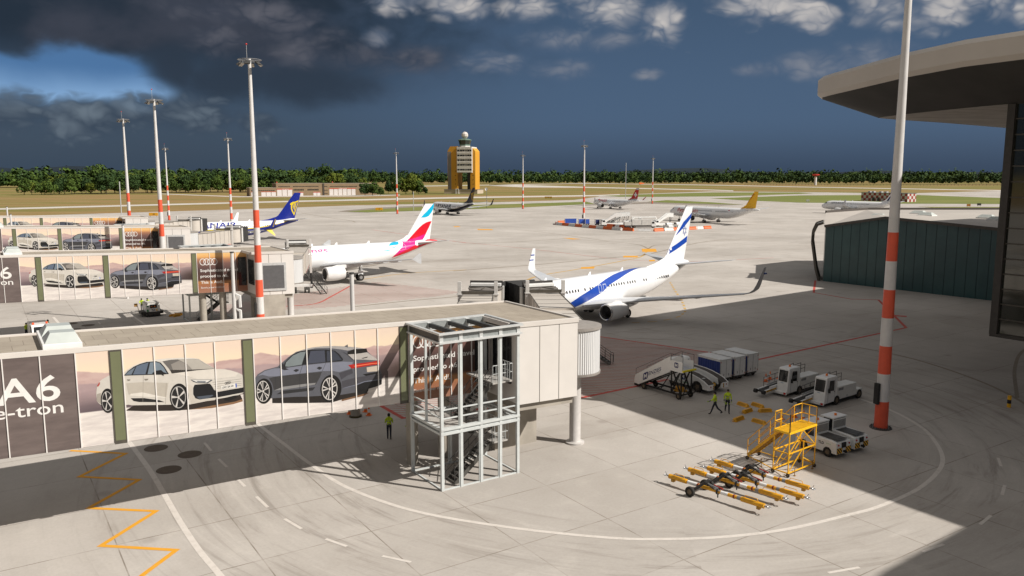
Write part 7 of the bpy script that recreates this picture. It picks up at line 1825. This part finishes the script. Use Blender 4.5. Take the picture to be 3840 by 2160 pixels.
# ---- baggage carts with blue curtains
def baggage_cart(loc, label):
    root = thing('baggage_cart', label, 'baggage cart', (*loc, 0), R(123), 'white baggage carts with blue curtains')
    Lc, Wc = 2.62, 1.35                           # x away from the camera, y to the left (negative = right)
    b = MB(); b.bb((0, -Wc, .42), (.06, 0, 1.98)); b.bb((Lc-.06, -Wc, .42), (Lc, 0, 1.98)); b.bb((.06, -Wc, .42), (Lc-.06, -Wc+.05, 1.98)); b.bb((.06, -Wc+.05, .42), (Lc-.06, -.04, .50)); b.bb((.06, -.06, 1.86), (Lc-.06, 0, 1.98)); b.build('cart_body', WHITE, root, bevel=.015)
    b = MB(); b.bb((-.04, -Wc-.04, 1.985), (Lc+.04, .04, 2.06)); b.build('roof', mat('cart_roof', (.70, .70, .68), .5, 0, .06), root, bevel=.02)
    b = MB(); n = 44; secs = []
    for i in range(n+1):
        x = lerp(.06, Lc-.06, i/n); y = .012+.022*sin(i*1.35); secs.append([(x, y, .50), (x, y, 1.86)])
    b.loft(secs, close=False, caps=False); b.build('curtain', BLUEC, root, smooth=True)
    b = MB()
    for x in (0, Lc):
        for y in (-Wc, 0): b.cyl((x, y, .42), (x, y, 2.05), .035, n=8); b.sphere((x, y, 2.07), .05, 8)
    b.build('corner_post', LGREY, root)
    b = MB()
    for y in (-.02, -Wc+.02):
        for z in (.55, 1.82): b.bb((-.02, y-.06, z-.05), (.0, y+.06, z+.05))
    b.build('reflector', mat('reflector_red', (.5, .10, .06), .3), root)
    b = MB(); b.bb((-.015, -Wc*.52, .45), (-.008, -Wc*.5, 1.95)); b.bb((-.03, -Wc*.3, .6), (-.01, -Wc*.27, .8)); b.bb((-.03, -Wc*.75, .6), (-.01, -Wc*.72, .8)); b.build('door_handle', GREY, root)
    b = MB(); b.bb((.05, -Wc+.1, .26), (Lc-.05, -.1, .42)); b.build('chassis', DGREY, root)
    for x in (.4, Lc-.4):
        for y in (-.15, -Wc+.15): wheel_part(root, (x, y, .2), .2, .13)
    return root
c1 = baggage_cart((17.59, 66.35), 'white baggage cart with fully visible blue curtain, nearest of three')
dup(c1, (19.03, 67.36, 0), R(123), 'white baggage cart in the middle of the row of three')
dup(c1, (20.50, 68.55, 0), R(123), 'white baggage cart farthest right of the row of three')

# ---- passenger stairs
def m_logo(root, place, s, nm='logo_plate'):
    """rounded navy square with a white M; place(u, v, d) -> point"""
    b = MB(); b.flat([rrect(0, 0, s, s, s*.22)], lambda u, v: place(u, v, .006)); o = b.build(nm, NAVY, root, fixn=False)
    b = MB(); put2d(b, text2d('M', s*.62, s*.64, .025), lambda u, v: place(s*.18+u, s*.19+v, .012)); b.build('lettering', WHITE, o, fixn=False)
def passenger_stairs():
    root = thing('passenger_stairs', 'white mobile passenger stairs on a black chassis with yellow bumper at the platform', 'passenger stairs', (13.83, 61.6, 0), R(125))
    W2 = .62; xp, xe = 1.35, 5.35; zp, ze = 2.38, .40   # platform, then flight down to the rear end
    b = MB()
    for y in (-W2, W2):                           # panelled sides of the flight
        b.sideprism([(xp, zp-.35), (xp, zp+.92), (xe-.1, ze+.62), (xe, ze+.30), (xe, ze-.12), (xe-.5, ze-.12)], y-.025, y+.025)
    b.build('side_panel', WHITE, root)
    b = MB(); n = 13
    for i in range(n): t_ = (i+.5)/n; b.box((lerp(xp, xe, t_), 0, lerp(zp, ze, t_)), (.32, 2*W2-.1, .04))
    b.build('step', LGREY, root)
    b = MB(); b.bb((0, -W2, zp-.08), (xp, W2, zp)); b.build('platform', mat('platform_pale', (.50, .52, .56), .4, .1, .1), root)
    b = MB(); b.cyl((-.08, -W2-.1, zp-.05), (-.08, W2+.1, zp-.05), .085, n=14); b.build('bumper', mat('bumper_yellow', (.75, .62, .02), .5), root, smooth=40)
    for y in (-W2, W2):
        b = MB(); b.bb((.05, y-.02, zp-.22), (xp, y+.02, zp+.62)); b.build('platform_panel', WHITE, root)
        rails(root, [[(.05, y, zp), (.05, y, zp+1.12), (xp-.05, y, zp+1.12), (xp-.05, y, zp)]], .02)
        rails(root, [[(xp, y, zp+1.15), (xe-.15, y, ze+1.15), (xe-.15, y, ze+.3)]], .016)
    b = MB()
    for y in (-W2+.05, W2-.05):
        b.bar((.1, y, .36), (xe-.1, y, .36), .09, .13); b.bar((.25, y, .4), (1.15, y, zp-.1), .09); b.bar((1.2, y, .4), (.3, y, zp-.1), .09); b.bar((.2, y, .4), (.2, y, zp-.1), .09); b.bar((1.25, y, .4), (1.25, y, zp-.15), .08); b.bar((1.4, y, zp-.45), (4.4, y, .45), .08); b.bar((2.4, y, .4), (1.5, y, 1.7), .06)
    for x in (.2, 1.25, 3, xe-.15): b.bar((x, -W2, .36), (x, W2, .36), .09)
    b.bar((-.05, W2, .4), (-.45, W2+.12, 1.15), .06); b.bar((.0, -W2, .4), (-.5, -W2, .9), .06)
    b.bb((xe-.35, -W2-.03, .12), (xe+.02, W2+.03, .30)); b.build('chassis', mat('chassis_black', (.016, .015, .014), .6, .2, .2), root)
    b = MB(); b.cyl((.45, .1, .75), (1.1, .1, .75), .17, n=14); b.bb((.4, -.35, .5), (1.15, .4, .62)); b.build('power_pack', mat('pack_yellow', (.48, .24, .02), .5), root, smooth=40)
    for x, y in ((.35, W2+.05), (.35, -W2-.05), (4.2, W2+.05), (4.2, -W2-.05)): wheel_part(root, (x, y, .26), .26, .16)
    # lettering on the left side (seen from the camera): runs down to up along the flight
    y = W2+.026; dx, dz = (xp-xe), (zp-ze); L_ = math.hypot(dx, dz); ux, uz = dx/L_, dz/L_
    base = (xe-.98, ze+.42)
    pl = lambda u, v, d: (base[0]+ux*u-uz*v*0-.10*v, y+d, base[1]+uz*u+v*.98)
    m_logo(root, lambda u, v, d: pl(u, v-.12, d), .62)
    b = MB(); put2d(b, text2d('ENZIES', .36, 1.55, .006), lambda u, v: pl(.70+u, .12+v*.95, .008)); b.build('lettering', NAVY, root, fixn=False)
    b = MB(); put2d(b, text2d('AVIATION', .10, .80), lambda u, v: pl(1.35+u, -.04+v, .008)); b.build('lettering', mat('grey_print', (.35, .36, .38)), root, fixn=False)
    m_logo(root, lambda u, v, d: (.92-u, W2+.021+d, zp+.10+v), .42)
passenger_stairs()
# ---- towbarless tug
def tug():
    root = thing('aircraft_tug', 'low white aircraft tug with two humped sides and dark top decks, next to the stairs', 'aircraft tug', (16.66, 63.35, 0), R(125))
    W2 = 1.23
    prof = [(0, .38), (.02, .82), (.45, 1.06), (1.0, 1.24), (1.7, 1.40), (2.5, 1.50), (3.6, 1.55), (4.9, 1.55), (5.0, .45), (4.2, .40), (1.78, .40), (1.72, .62), (1.5, .86), (1.18, .95), (.86, .88), (.64, .62), (.58, .38)]
    for s_ in (-1, 1):
        b = MB(); b.sideprism(prof, s_*W2, s_*(W2-.09)); b.build('side_shell', WHITE, root, bevel=.025)
        b = MB(); b.sideprism([(x, z-.03 if z > .7 else z) for x, z in prof[1:8]]+[(4.9, .9), (.4, .6)], s_*(W2-.09), s_*(W2-.78)); b.build('top_deck', mat('deck_grip', (.07, .06, .052), .8, 0, .2), root)
        b = MB(); b.sideprism([(.35, .6)]+[(x, z+.02) for x, z in prof[2:8]]+[(4.9, .55)], s_*(W2-.78), s_*(W2-.84)); b.build('inner_shell', WHITE, root, bevel=.02)
        b = MB(); b.bb((-.03, s_*(W2-.02), .36), (.16, s_*(W2-.74), .80)); f = b.build('front_block', WHITE, root, bevel=.02)
        b = MB(); b.cyl((-.045, s_*(W2-.3), .64), (-.025, s_*(W2-.3), .64), .055, n=12); b.build('marker_lamp', mat('lamp_red', (.45, .02, .015)), f)
        hazard(root, (s_*(W2-.70) if s_ > 0 else s_*(W2-.58), .40), (s_*(W2-.58) if s_ > 0 else s_*(W2-.70), .78), (-.036, 'x'), n=3)
    b = MB(); b.bb((.35, -.39, .42), (4.9, .39, .55)); b.loft([[(1.0, -.38, .56), (1.0, .38, .56), (1.0, .38, .58), (1.0, -.38, .58)], [(4.4, -.38, .56), (4.4, .38, .56), (4.4, .38, 1.4), (4.4, -.38, 1.4)]]); b.build('cradle', mat('cradle_grey', (.36, .35, .33), .5, .3, .15), root)
    b = MB(); b.box((.3, .05, .6), (.5, .16, .25)); b.bar((.1, -.2, .5), (.7, -.25, .75), .08); b.build('clamp_arm', BLACK, root)
    b = MB(); b.box((.25, .28, .75), (.3, .07, .22), .3); b.build('yellow_latch', YEL, root)
    b = MB(); b.sideprism([(4.0, 1.5), (4.1, 2.0), (4.3, 2.12), (5.0, 2.12), (5.05, 1.0), (4.0, 1.0)], -W2+.05, W2-.05); b.build('cab', WHITE, root, bevel=.05)
    b = MB(); b.bb((4.02, -.9, 1.62), (4.09, .9, 1.95)); b.build('windscreen', DARKGLASS, root)
    b = MB(); b.bb((.7, W2-.10, .2), (1.6, W2-.12, .9)); b.build('wheel_well', BLACK, root)
    b = MB()
    for x in (.85, 2.2, 3.4): b.box((x, W2-.4, interp(x, prof[1:8])-.01), (.2, .3, .02))
    b.build('deck_hatch', LGREY, root)
    m_logo(root, lambda u, v, d: (2.95-u, W2+d, .78+v), .50)
    b = MB(); put2d(b, text2d('TLD', .16, .42, .02), lambda u, v: (3.2-u, W2+.006, .52+v)); b.build('lettering', mat('dark_green_print', (.05, .12, .07)), root, fixn=False)
    b = MB(); b.bb((2.05, W2+.001, .53), (2.7, W2+.006, .60)); b.build('green_strip', mat('green_strip_paint', (.06, .30, .12)), root)
    for x, r in ((1.18, .43), (3.9, .38)):
        for s_ in (-1, 1): wheel_part(root, (x, s_*(W2-.17), r), r, .30)
tug()
# ------------------------------------------------------------------ people in high-visibility jackets
HIVIS = mat('hi_vis_yellow', (.50, .66, .015), .7, 0, .12, 6); REFL = mat('reflective_tape', (.20, .21, .19), .4, .2, .1); TROU = mat('dark_work_trousers', (.018, .021, .035), .85, 0, .25, 8)
BOOT = mat('work_boots', (.012, .010, .009), .6, 0, .2); SKIN = mat('skin', (.34, .19, .125), .55, 0, .08, 10); HAIR = mat('dark_hair', (.012, .010, .009), .8, 0, .3, 20); GLOVE = mat('lime_glove', (.30, .45, .03), .8, 0, .15); GREYJ = mat('grey_jacket_hem', (.07, .075, .085), .8, 0, .2, 8)
def person(loc, rz, label, arms, legs, lean=0., h=1.76, hood=False, gloves=True, seat=0.):
    """arms / legs: per side (swing forward in rad, elbow/knee bend); local +x is where the person faces"""
    k = h/1.76; root = thing('person', label, 'person', (*loc, 0), rz, 'airport workers in yellow jackets')
    bm = bmesh.new(); sk = bm.verts.layers.skin.verify(); V = {}
    def v(n, co, r, par=None):
        a = bm.verts.new(Vector(co)*k); rr = r if isinstance(r, tuple) else (r, r); a[sk].radius = (rr[0]*k, rr[1]*k); V[n] = a
        if par: bm.edges.new((V[par], a))
        return a
    dz = -seat
    a = v('pelvis', (0, 0, .95+dz), (.135, .155)); a[sk].use_root = True
    ln = lambda z: sin(lean)*z
    v('waist', (ln(.15), 0, 1.10+dz), (.125, .150), 'pelvis'); v('chest', (ln(.33), 0, 1.28+dz), (.135, .175), 'waist'); v('upper', (ln(.45), 0, 1.42+dz), (.10, .15), 'chest')
    v('neck', (ln(.55)+.01, 0, 1.52+dz), .058, 'upper'); v('skull_base', (ln(.6)+.02, 0, 1.60+dz), (.080, .072), 'neck'); v('skull', (ln(.68)+.015, 0, 1.68+dz), (.095, .078), 'skull_base'); v('crown', (ln(.72)+.005, 0, 1.735+dz), (.06, .055), 'skull')
    v('nose', (ln(.62)+.118, 0, 1.625+dz), .014, 'skull_base')
    for s_, nm in ((1, 'l'), (-1, 'r')):
        sw, bend = legs[0 if s_ > 0 else 1]; hip = Vector((0, s_*.095, .90+dz)); v('hip'+nm, hip, .092, 'pelvis')
        kn = hip+Vector((sin(sw), 0, -cos(sw)))*.43; v('knee'+nm, kn, .066, 'hip'+nm)
        d = sw-bend; an = kn+Vector((sin(d), 0, -cos(d)))*.41; v('calf'+nm, kn+(an-kn)*.35+Vector((-.012, 0, 0)), .062, 'knee'+nm); v('ankle'+nm, an, .048, 'calf'+nm)
        v('heel'+nm, an+Vector((.02, 0, -.045)), .046, 'ankle'+nm); v('toe'+nm, an+Vector((.165, s_*.02, -.055)), (.040, .032), 'heel'+nm)
        sw, bend = arms[0 if s_ > 0 else 1]; sh = Vector((ln(.45), s_*.195, 1.405+dz)); v('shoulder'+nm, sh, .072, 'upper')
        el_ = sh+Vector((sin(sw), s_*.16, -cos(sw))).normalized()*.29; v('elbow'+nm, el_, .052, 'shoulder'+nm)
        d = sw+bend; wr = el_+Vector((sin(d), s_*.02, -cos(d)))*.25; v('wrist'+nm, wr, .036, 'elbow'+nm)
        fd = Vector((sin(d+.15), 0, -cos(d+.15))); pm = wr+fd*.065; v('palm'+nm, pm, (.034, .022), 'wrist'+nm)
        side = Vector((cos(d), 0, sin(d)))
        for q, L in enumerate((.070, .080, .075, .058)):
            b0 = pm+fd*.035+side*(.024-.016*q); t_ = b0+fd*L*.55+Vector((0, -s_*.010, 0)); v(f'f{nm}{q}', b0, .0095, 'palm'+nm); v(f'g{nm}{q}', t_, .0085, f'f{nm}{q}'); v(f'h{nm}{q}', t_+fd*L*.35+Vector((0, -s_*.022, 0)), .0075, f'g{nm}{q}')
        t_ = wr+fd*.045+side*.040; v('thumb'+nm, t_, .0105, 'palm'+nm); v('thumbtip'+nm, t_+(fd*.04+side*.016), .0085, 'thumb'+nm)
    me = bpy.data.meshes.new('person_skeleton'); bm.to_mesh(me); names = {tuple(round(c, 4) for c in a.co): n for n, a in V.items()}; P = {n: a.co.copy() for n, a in V.items()}; bm.free()
    o = bpy.data.objects.new('person_skeleton', me); COL.objects.link(o)
    m = o.modifiers.new('skin', 'SKIN'); m.use_smooth_shade = True; s2 = o.modifiers.new('sub', 'SUBSURF'); s2.levels = 2; s2.render_levels = 2
    dg = bpy.context.evaluated_depsgraph_get(); dg.update(); bme = bpy.data.meshes.new_from_object(o.evaluated_get(dg)); bpy.data.objects.remove(o)
    bme.name = 'body'; bme.materials.clear()
    mats = [HIVIS, REFL, TROU, BOOT, SKIN, GLOVE, GREYJ]
    for x in mats: bme.materials.append(x)
    keys = list(P); import numpy as np
    K = np.array([P[n] for n in keys])
    for f in bme.polygons:
        c = np.array(f.center); n = keys[int(((K-c)**2).sum(1).argmin())]; z = f.center.z/k-dz
        if n[0] in 'fgh' and n[1] in 'lr' or n.startswith(('palm', 'thumb')): mi = 5 if gloves else 4
        elif n.startswith(('ankle', 'heel', 'toe')): mi = 3
        elif n.startswith(('knee', 'calf', 'hip')): mi = 2
        elif n in ('skull', 'skull_base', 'crown', 'nose', 'neck'): mi = 4 if n != 'neck' else 0
        elif n.startswith('wrist'): mi = 6
        elif n.startswith('elbow'): mi = 1 if abs((Vector(f.center)-P[n]).length) < .035*k else 0
        elif n == 'pelvis': mi = 2 if z < .93 else 6
        elif n in ('waist', 'chest', 'upper') or n.startswith('shoulder'):
            mi = 1 if (1.06 < z < 1.11 or 1.22 < z < 1.27) else 0
        else: mi = 0
        f.material_index = mi
    bme.shade_smooth(); body = bpy.data.objects.new('body', bme); link(body, root)
    hc = P['skull']; b = MB()
    b.lathe([(.02, .085), (.075, .062), (.098, .02), (.102, -.03), (.092, -.075)] if not hood else [(.02, .09), (.085, .06), (.108, .0), (.11, -.06), (.09, -.12)], 16, (0, 0, 0)); b.v = [(hc.x+x*1.08*k-.012, hc.y+y*.92*k, hc.z+(z+(.018 if x > .03 else -.03 if x < -.03 else 0))*k) for x, y, z in b.v]
    b.build('hair', HAIR, root, smooth=True)
    b = MB()
    for s_ in (-1, 1): b.sphere((hc.x+.088*k, s_*.032*k, hc.z-.035*k), .011*k, 8)
    b.build('eyes', BLACK, root, smooth=True)
    return root
walk = ((.42, .25), (-.40, .30)), ((-.42, .30), (.40, .08))
person((-8.2, 51.95), R(100), 'worker in yellow vest standing alone under the advert wall, back to the camera', ((.25, 1.2), (.2, 1.1)), ((.05, .04), (-.16, .06)))
person((14.9, 57.4), R(170), 'worker in yellow jacket striding left, in front of the tug', ((.75, .35), (-.35, .25)), ((-.50, .40), (.38, .05)), .04)
person((15.97, 57.95), R(-95), 'worker in open yellow jacket walking towards the camera, beside the chocks', ((.15, .35), (-.2, .35)), ((.22, .05), (-.25, .35)), .02, 1.8)
person((-6.55, 51.6), R(150), 'worker half hidden behind the left post of the stair tower', ((.5, .5), (.2, .3)), ((.1, .05), (-.1, .05)))
person((-52.4, 85.5), R(-20), 'worker in yellow vest standing left of the white service van', ((.6, .9), (.4, .9)), ((.06, .04), (-.05, .04)), .03, 1.74)
person((-51.0, 87.2), R(200), 'worker whose dark head shows above the roof of the white service van', ((.1, .2), (0, .2)), ((.06, .04), (-.05, .04)), 0, 1.78)
person((-47.9, 103.0), R(-70), 'worker bending over the ground power unit, the left one of two', ((.9, .5), (.8, .5)), ((.05, .05), (-.05, .05)), .42, 1.76)
person((-47.1, 103.3), R(-110), 'worker bending over the ground power unit, the right one of two', ((.9, .5), (.8, .5)), ((.05, .05), (-.05, .05)), .40, 1.76)

# ------------------------------------------------------------------ ground power unit, van
def gpu():
    root = thing('ground_power_unit', 'small white ground power unit with dark control panel under the second corridor', 'ground power unit', (-44.75, 99.15, 0), R(34))
    b = MB(); b.bb((-.80, 0, .62), (.80, 2.4, 1.62)); b.build('housing', WHITE, root, bevel=.03)
    b = MB(); b.bb((-.83, -.03, 1.625), (.83, 2.43, 1.70)); b.build('lid', mat('lid_pale', (.55, .53, .49), .5, 0, .3, 2.5), root, bevel=.02)
    b = MB(); b.bb((-.35, -.03, 1.10), (.45, -.002, 1.55)); o = b.build('control_panel', BLACK, root)
    b = MB(); b.bb((.12, -.04, 1.22), (.28, -.03, 1.36)); b.bb((-.22, -.04, 1.25), (-.08, -.03, 1.32)); b.build('panel_lamp', BEACON, o)
    tx = MB(); put2d(tx, text2d('TLD', .2, .42, .03), lambda u, v: (-.18+u, -.012, .76+v)); tx.build('lettering', NAVY, root, fixn=False)
    b = MB(); b.bb((-.74, -.012, .66), (-.5, -.001, .95)); b.bb((-.72, -.012, 1.25), (-.5, -.001, 1.42)); b.build('green_label', mat('label_green', (.07, .22, .10)), root)
    b = MB(); b.bb((.34, -.012, .72), (.5, -.001, .92)); b.build('yellow_label', YEL, root)
    b = MB(); b.bb((-.82, -.05, .12), (.82, 2.45, .60)); b.bb((-1.35, .3, .28), (-.84, 2.2, .62)); b.bb((.84, .3, .28), (1.25, 2.2, .62)); b.build('chassis', mat('gpu_chassis', (.05, .045, .04), .7), root, bevel=.02)
    for x in (-.72, .72):
        for y in (.4, 2.0): wheel_part(root, (x, y, .2), .2, .14, 'x')
    b = MB(); b.bar((-1.2, 2.6, .3), (-1.2, 3.6, .9), .06); b.bb((-1.6, 3.5, .9), (-1.2, 3.6, 1.3)); b.build('cable_rack', mat('rack_orange', (.30, .16, .04)), root)
gpu()
for loc, a, lab in (((-42.1, 100.2), 20, 'broadside dark yellow chock in the shade right of the ground power unit'), ((-42.5, 99.5), 65, 'left dark yellow chock of the pair in front, by the ground power unit'), ((-41.9, 99.3), 60, 'right dark yellow chock of the pair in front, by the ground power unit')):
    d = Vector((cos(R(a)), sin(R(a))))*.5; chock((loc[0]-d.x, loc[1]-d.y), (loc[0]+d.x, loc[1]+d.y), lab)
def van():
    root = thing('service_van', 'white service van with light bar seen over the nearest corridor roof', 'van', (-49.05, 82.6, 0), R(37.5+90))
    W2 = .86                                      # x back from the windscreen side
    b = MB(); b.sideprism([(-1.2, .35), (-1.15, .95), (-.1, 1.12), (.35, 1.86), (.6, 1.98), (3.6, 1.98), (3.75, .4)], -W2, W2); b.build('body', WHITE, root, bevel=.05)
    b = MB(); s_ = lambda y, z: (-.1+(z-1.12)*.608-.02, y, z+.01); b.add([s_(-.72, 1.16), s_(.72, 1.16), s_(.66, 1.80), s_(-.66, 1.80)], [(0, 1, 2, 3)]); b.build('windscreen', DARKGLASS, root)
    for y in (-W2-.012, W2+.012): b = MB(); b.add([(.2, y, 1.2), (1.3, y, 1.2), (1.3, y, 1.82), (.5, y, 1.82)], [(0, 1, 2, 3)]); b.build('side_window', DARKGLASS, root)
    b = MB(); b.bb((.85, -.72, 1.99), (1.15, .72, 2.16)); b.build('light_bar', mat('light_bar_clear', (.48, .47, .46), .15, 0, .1), root, bevel=.02)
    for y in (-.62, .62): b = MB(); b.bb((.82, y-.1, 2.0), (1.0, y+.1, 2.2)); b.build('beacon', mat('beacon_orange_red', (.75, .10, .03), .25), root, bevel=.02)
    for x in (-.5, 2.8):
        for y in (-W2+.1, W2-.1): wheel_part(root, (x, y, .32), .32, .22)
van()
# ------------------------------------------------------------------ barrier ring and equipment park in mid-distance
BARO = mat('barrier_orange', (.62, .12, .02), .55, 0, .1, 1.5); BARW = mat('barrier_white', (.62, .61, .59), .55, 0, .1, 1.5)
_bm = {}
def barrier(loc, a, white, label):
    root = thing('barrier_block', label, 'barrier', (*loc, 0), a, 'white barrier blocks' if white else 'orange barrier blocks')
    if white not in _bm:
        b = MB(); b.loft([[(x, -.40, 0), (x, .40, 0), (x, .40, .25), (x, .19, .62), (x, .15, .98), (x, -.15, .98), (x, -.19, .62), (x, -.40, .25)] for x in (-1.95, 1.95)])
        o = b.build('block', BARW if white else BARO, root, bevel=.03)
        c = MB(); c.bb((-1.98, -.1, .3), (-1.952, .1, .8)); l_ = c.build('lug', BARW if white else BARO, root); _bm[white] = (o.data, l_.data)
    else:
        for nm, me in zip(('block', 'lug'), _bm[white]): link(bpy.data.objects.new(nm, me), root)
def run(pts, start=0, step=4.0):
    d = 0; segs = []; k = start
    P = [Vector(p) for p in pts]
    for a, b in zip(P[:-1], P[1:]):
        L = (b-a).length; n = max(1, round(L/step))
        for i in range(n):
            c = a+(b-a)*((i+.5)/n); w = k % 2 == 1
            barrier((c.x, c.y), math.atan2((b-a).y, (b-a).x), w, 'white plastic barrier block in the ring around the parked equipment' if w else 'orange plastic barrier block in the ring around the parked equipment'); k += 1
run([(20.5, 301), (16.2, 297), (15.85, 288.7), (24.0, 274.9), (30.1, 264.6), (35.0, 258.8), (39.1, 255.0), (44.6, 254.1), (51.8, 258.8), (60.5, 264.6), (66, 268.5)], 0, 4.0)
run([(33.2, 278.5), (38.8, 271.5)], 0, 3.0)
def container(loc, a, m, label, L=3.3):
    root = thing('baggage_container', label, 'container', (*loc, 0), a, 'blue baggage containers in the equipment park')
    b = MB(); b.bb((-L/2, -.8, .35), (L/2, .8, 2.1)); b.build('container_body', WHITE, root, bevel=.03)
    b = MB(); b.bb((-L/2+.12, -.83, .42), (L/2-.12, -.805, 2.0)); b.build('curtain', m, root)
    b = MB(); b.bb((-L/2-.05, -.84, 2.105), (L/2+.05, .84, 2.17)); b.build('roof', WHITE, root)
    for x in (-L/2+.4, L/2-.4):
        for y in (-.6, .6): wheel_part(root, (x, y, .2), .2, .12)
CB = mat('container_bright_blue', (.035, .10, .48), .5, 0, .1); CN = mat('container_navy', (.012, .02, .10), .5, 0, .1)
container((21.3, 293.6), R(2), CB, 'bright blue container at the left end inside the barrier ring', 4.3)
container((25.1, 290.5), R(4), CB, 'bright blue container just left of the mast inside the ring', 2.4); container((27.0, 289.6), R(4), CB, 'narrow bright blue container touching the mast foot', 1.6)
container((30.3, 287.6), R(8), CN, 'dark navy container just right of the mast inside the ring', 1.6); container((32.4, 286.4), R(8), CN, 'dark navy container with white side, left of the stair trucks', 1.9)
def stair_truck(loc, a, label):
    root = thing('stair_truck', label, 'stair truck', (*loc, 0), a, 'white stair trucks in the equipment park')
    b = MB(); b.sideprism([(-3.6, .5), (-3.6, 1.6), (-3.3, 2.2), (-2.2, 2.25), (-2.0, 1.1), (3.8, 1.0), (3.8, .5)], -1.1, 1.1); b.build('truck_body', WHITE, root, bevel=.04)
    b = MB(); b.bb((-3.3, -1.12, 1.5), (-2.4, -1.105, 2.1)); b.bb((-3.62, -.9, 1.5), (-3.605, .9, 2.1)); b.build('cab_window', DARKGLASS, root)
    for y in (-.75, .75):
        b = MB(); b.sideprism([(-2.9, 1.0), (-2.9, 1.5), (1.6, 4.6), (3.6, 4.6), (3.6, 3.3), (1.4, 3.3)], y-.04, y+.04); b.build('side_panel', WHITE, root)
    b = MB()
    for i in range(14): t_ = i/13; b.box((lerp(-2.8, 1.5, t_), 0, lerp(1.1, 3.4, t_)), (.3, 1.4, .05))
    b.bb((1.4, -.75, 3.3), (3.6, .75, 3.4)); b.build('step', LGREY, root)
    b = MB(); b.bar((2.2, -.6, .9), (2.2, -.6, 3.3), .12); b.bar((3.2, .6, .9), (3.2, .6, 3.3), .12); b.bar((2.2, -.6, .9), (3.2, -.6, 3.3), .1); b.build('lift_strut', DGREY, root)
    rails(root, [[(-2.9, y, 1.6), (1.6, y, 4.75), (3.6, y, 4.75)] for y in (-.75, .75)], .03, LGREY)
    for x in (-2.6, 2.6):
        for y in (-.95, .95): wheel_part(root, (x, y, .45), .45, .28)
    return root
s1 = stair_truck((34.6, 281.5), R(6), 'white stair truck in front, leftmost of the overlapping three')
dup(s1, (36.4, 284.0, 0), R(6), 'white stair truck in the middle of the overlapping three'); dup(s1, (38.2, 286.5, 0), R(6), 'white stair truck at the back of the overlapping three')
dup(s1, (52.3, 279.5, 0), R(20), 'white stair truck behind the two small pickup cabs')
def box_truck(loc, a, label, L=5.5, boom=False, H=2.9):
    root = thing('service_truck', label, 'service truck', (*loc, 0), a)
    b = MB(); b.bb((-L/2, -1.15, .9), (L/2, 1.15, H)); b.build('box_body', mat('truck_body_pale', (.60, .58, .54), .5, 0, .1, 1), root, bevel=.04)
    b = MB(); b.sideprism([(L/2+.08, .5), (L/2+.08, 2.3), (L/2+1.1, 2.3), (L/2+1.6, 1.4), (L/2+1.7, .5)], -1.05, 1.05); b.build('cab', WHITE, root, bevel=.05)
    b = MB(); b.bb((L/2+.2, -1.07, 1.45), (L/2+1.0, -1.055, 2.15)); b.build('cab_window', DARKGLASS, root)
    b = MB(); b.bb((-L/2, -.9, .4), (L/2+1.6, .9, .88)); b.build('chassis', DGREY, root)
    if boom:
        b = MB(); b.bar((-L/2+.3, 0, H+.6), (L/2+.6, .2, H+.75), .5, .45); b.bar((L/2+.6, .2, H+.75), (L/2+1.2, .3, H-.3), .3); b.bb((-L/2, -.4, H), (-L/2+.9, .4, H+.9)); b.build('boom', WHITE, root, bevel=.03)
        b = MB(); b.bb((L/2+.6, -.6, H-1.2), (L/2+1.7, .7, H-.2)); b.build('basket', mat('basket_yellow', (.55, .38, .05)), root)
    b = MB(); b.bb((-.1, -1.175, 1.2), (.05, -1.155, H-.3)); b.build('door_seam', GREY, root)
    for x in (-L/2+.8, L/2+.8):
        for y in (-.9, .9): wheel_part(root, (x, y, .42), .42, .28)
    return root
box_truck((43.6, 272.5), R(4), 'long white box bodied service truck behind the front barriers', 6.6)
box_truck((46.0, 284), R(4), 'white boom lift truck with yellow basket behind the box truck', 8.0, True, 2.3)
box_truck((38.9, 271.6), R(92), 'small pale service truck left of the long box truck', 2.2, False, 2.1)
box_truck((43.5, 292), R(2), 'flat pale service truck right of the stair trucks', 4.4, False, 1.6)
def pickup(loc, a, label):
    root = thing('pickup_truck', label, 'pickup', (*loc, 0), a, 'white pickups in the equipment park')
    b = MB(); b.sideprism([(-2.3, .45), (-2.3, 1.1), (-.6, 1.15), (-.5, 1.9), (.8, 1.9), (1.3, 1.15), (2.3, 1.05), (2.35, .45)], -.85, .85); b.build('body', WHITE, root, bevel=.05)
    b = MB(); b.bb((-.35, -.87, 1.25), (.75, -.855, 1.78)); b.add([(.86, -.7, 1.78), (.86, .7, 1.78), (1.24, .75, 1.25), (1.24, -.75, 1.25)], [(0, 1, 2, 3)]); b.bb((-.53, -.7, 1.3), (-.51, .7, 1.8)); b.build('window', DARKGLASS, root)
    for x in (-1.5, 1.5):
        for y in (-.75, .75): wheel_part(root, (x, y, .36), .36, .22)
    return root
k1 = pickup((52.2, 269.8), R(-75), 'white pickup facing the barriers, left of its twin'); dup(k1, (55.6, 272.5, 0), R(-60), 'white pickup at the right end inside the barrier ring')
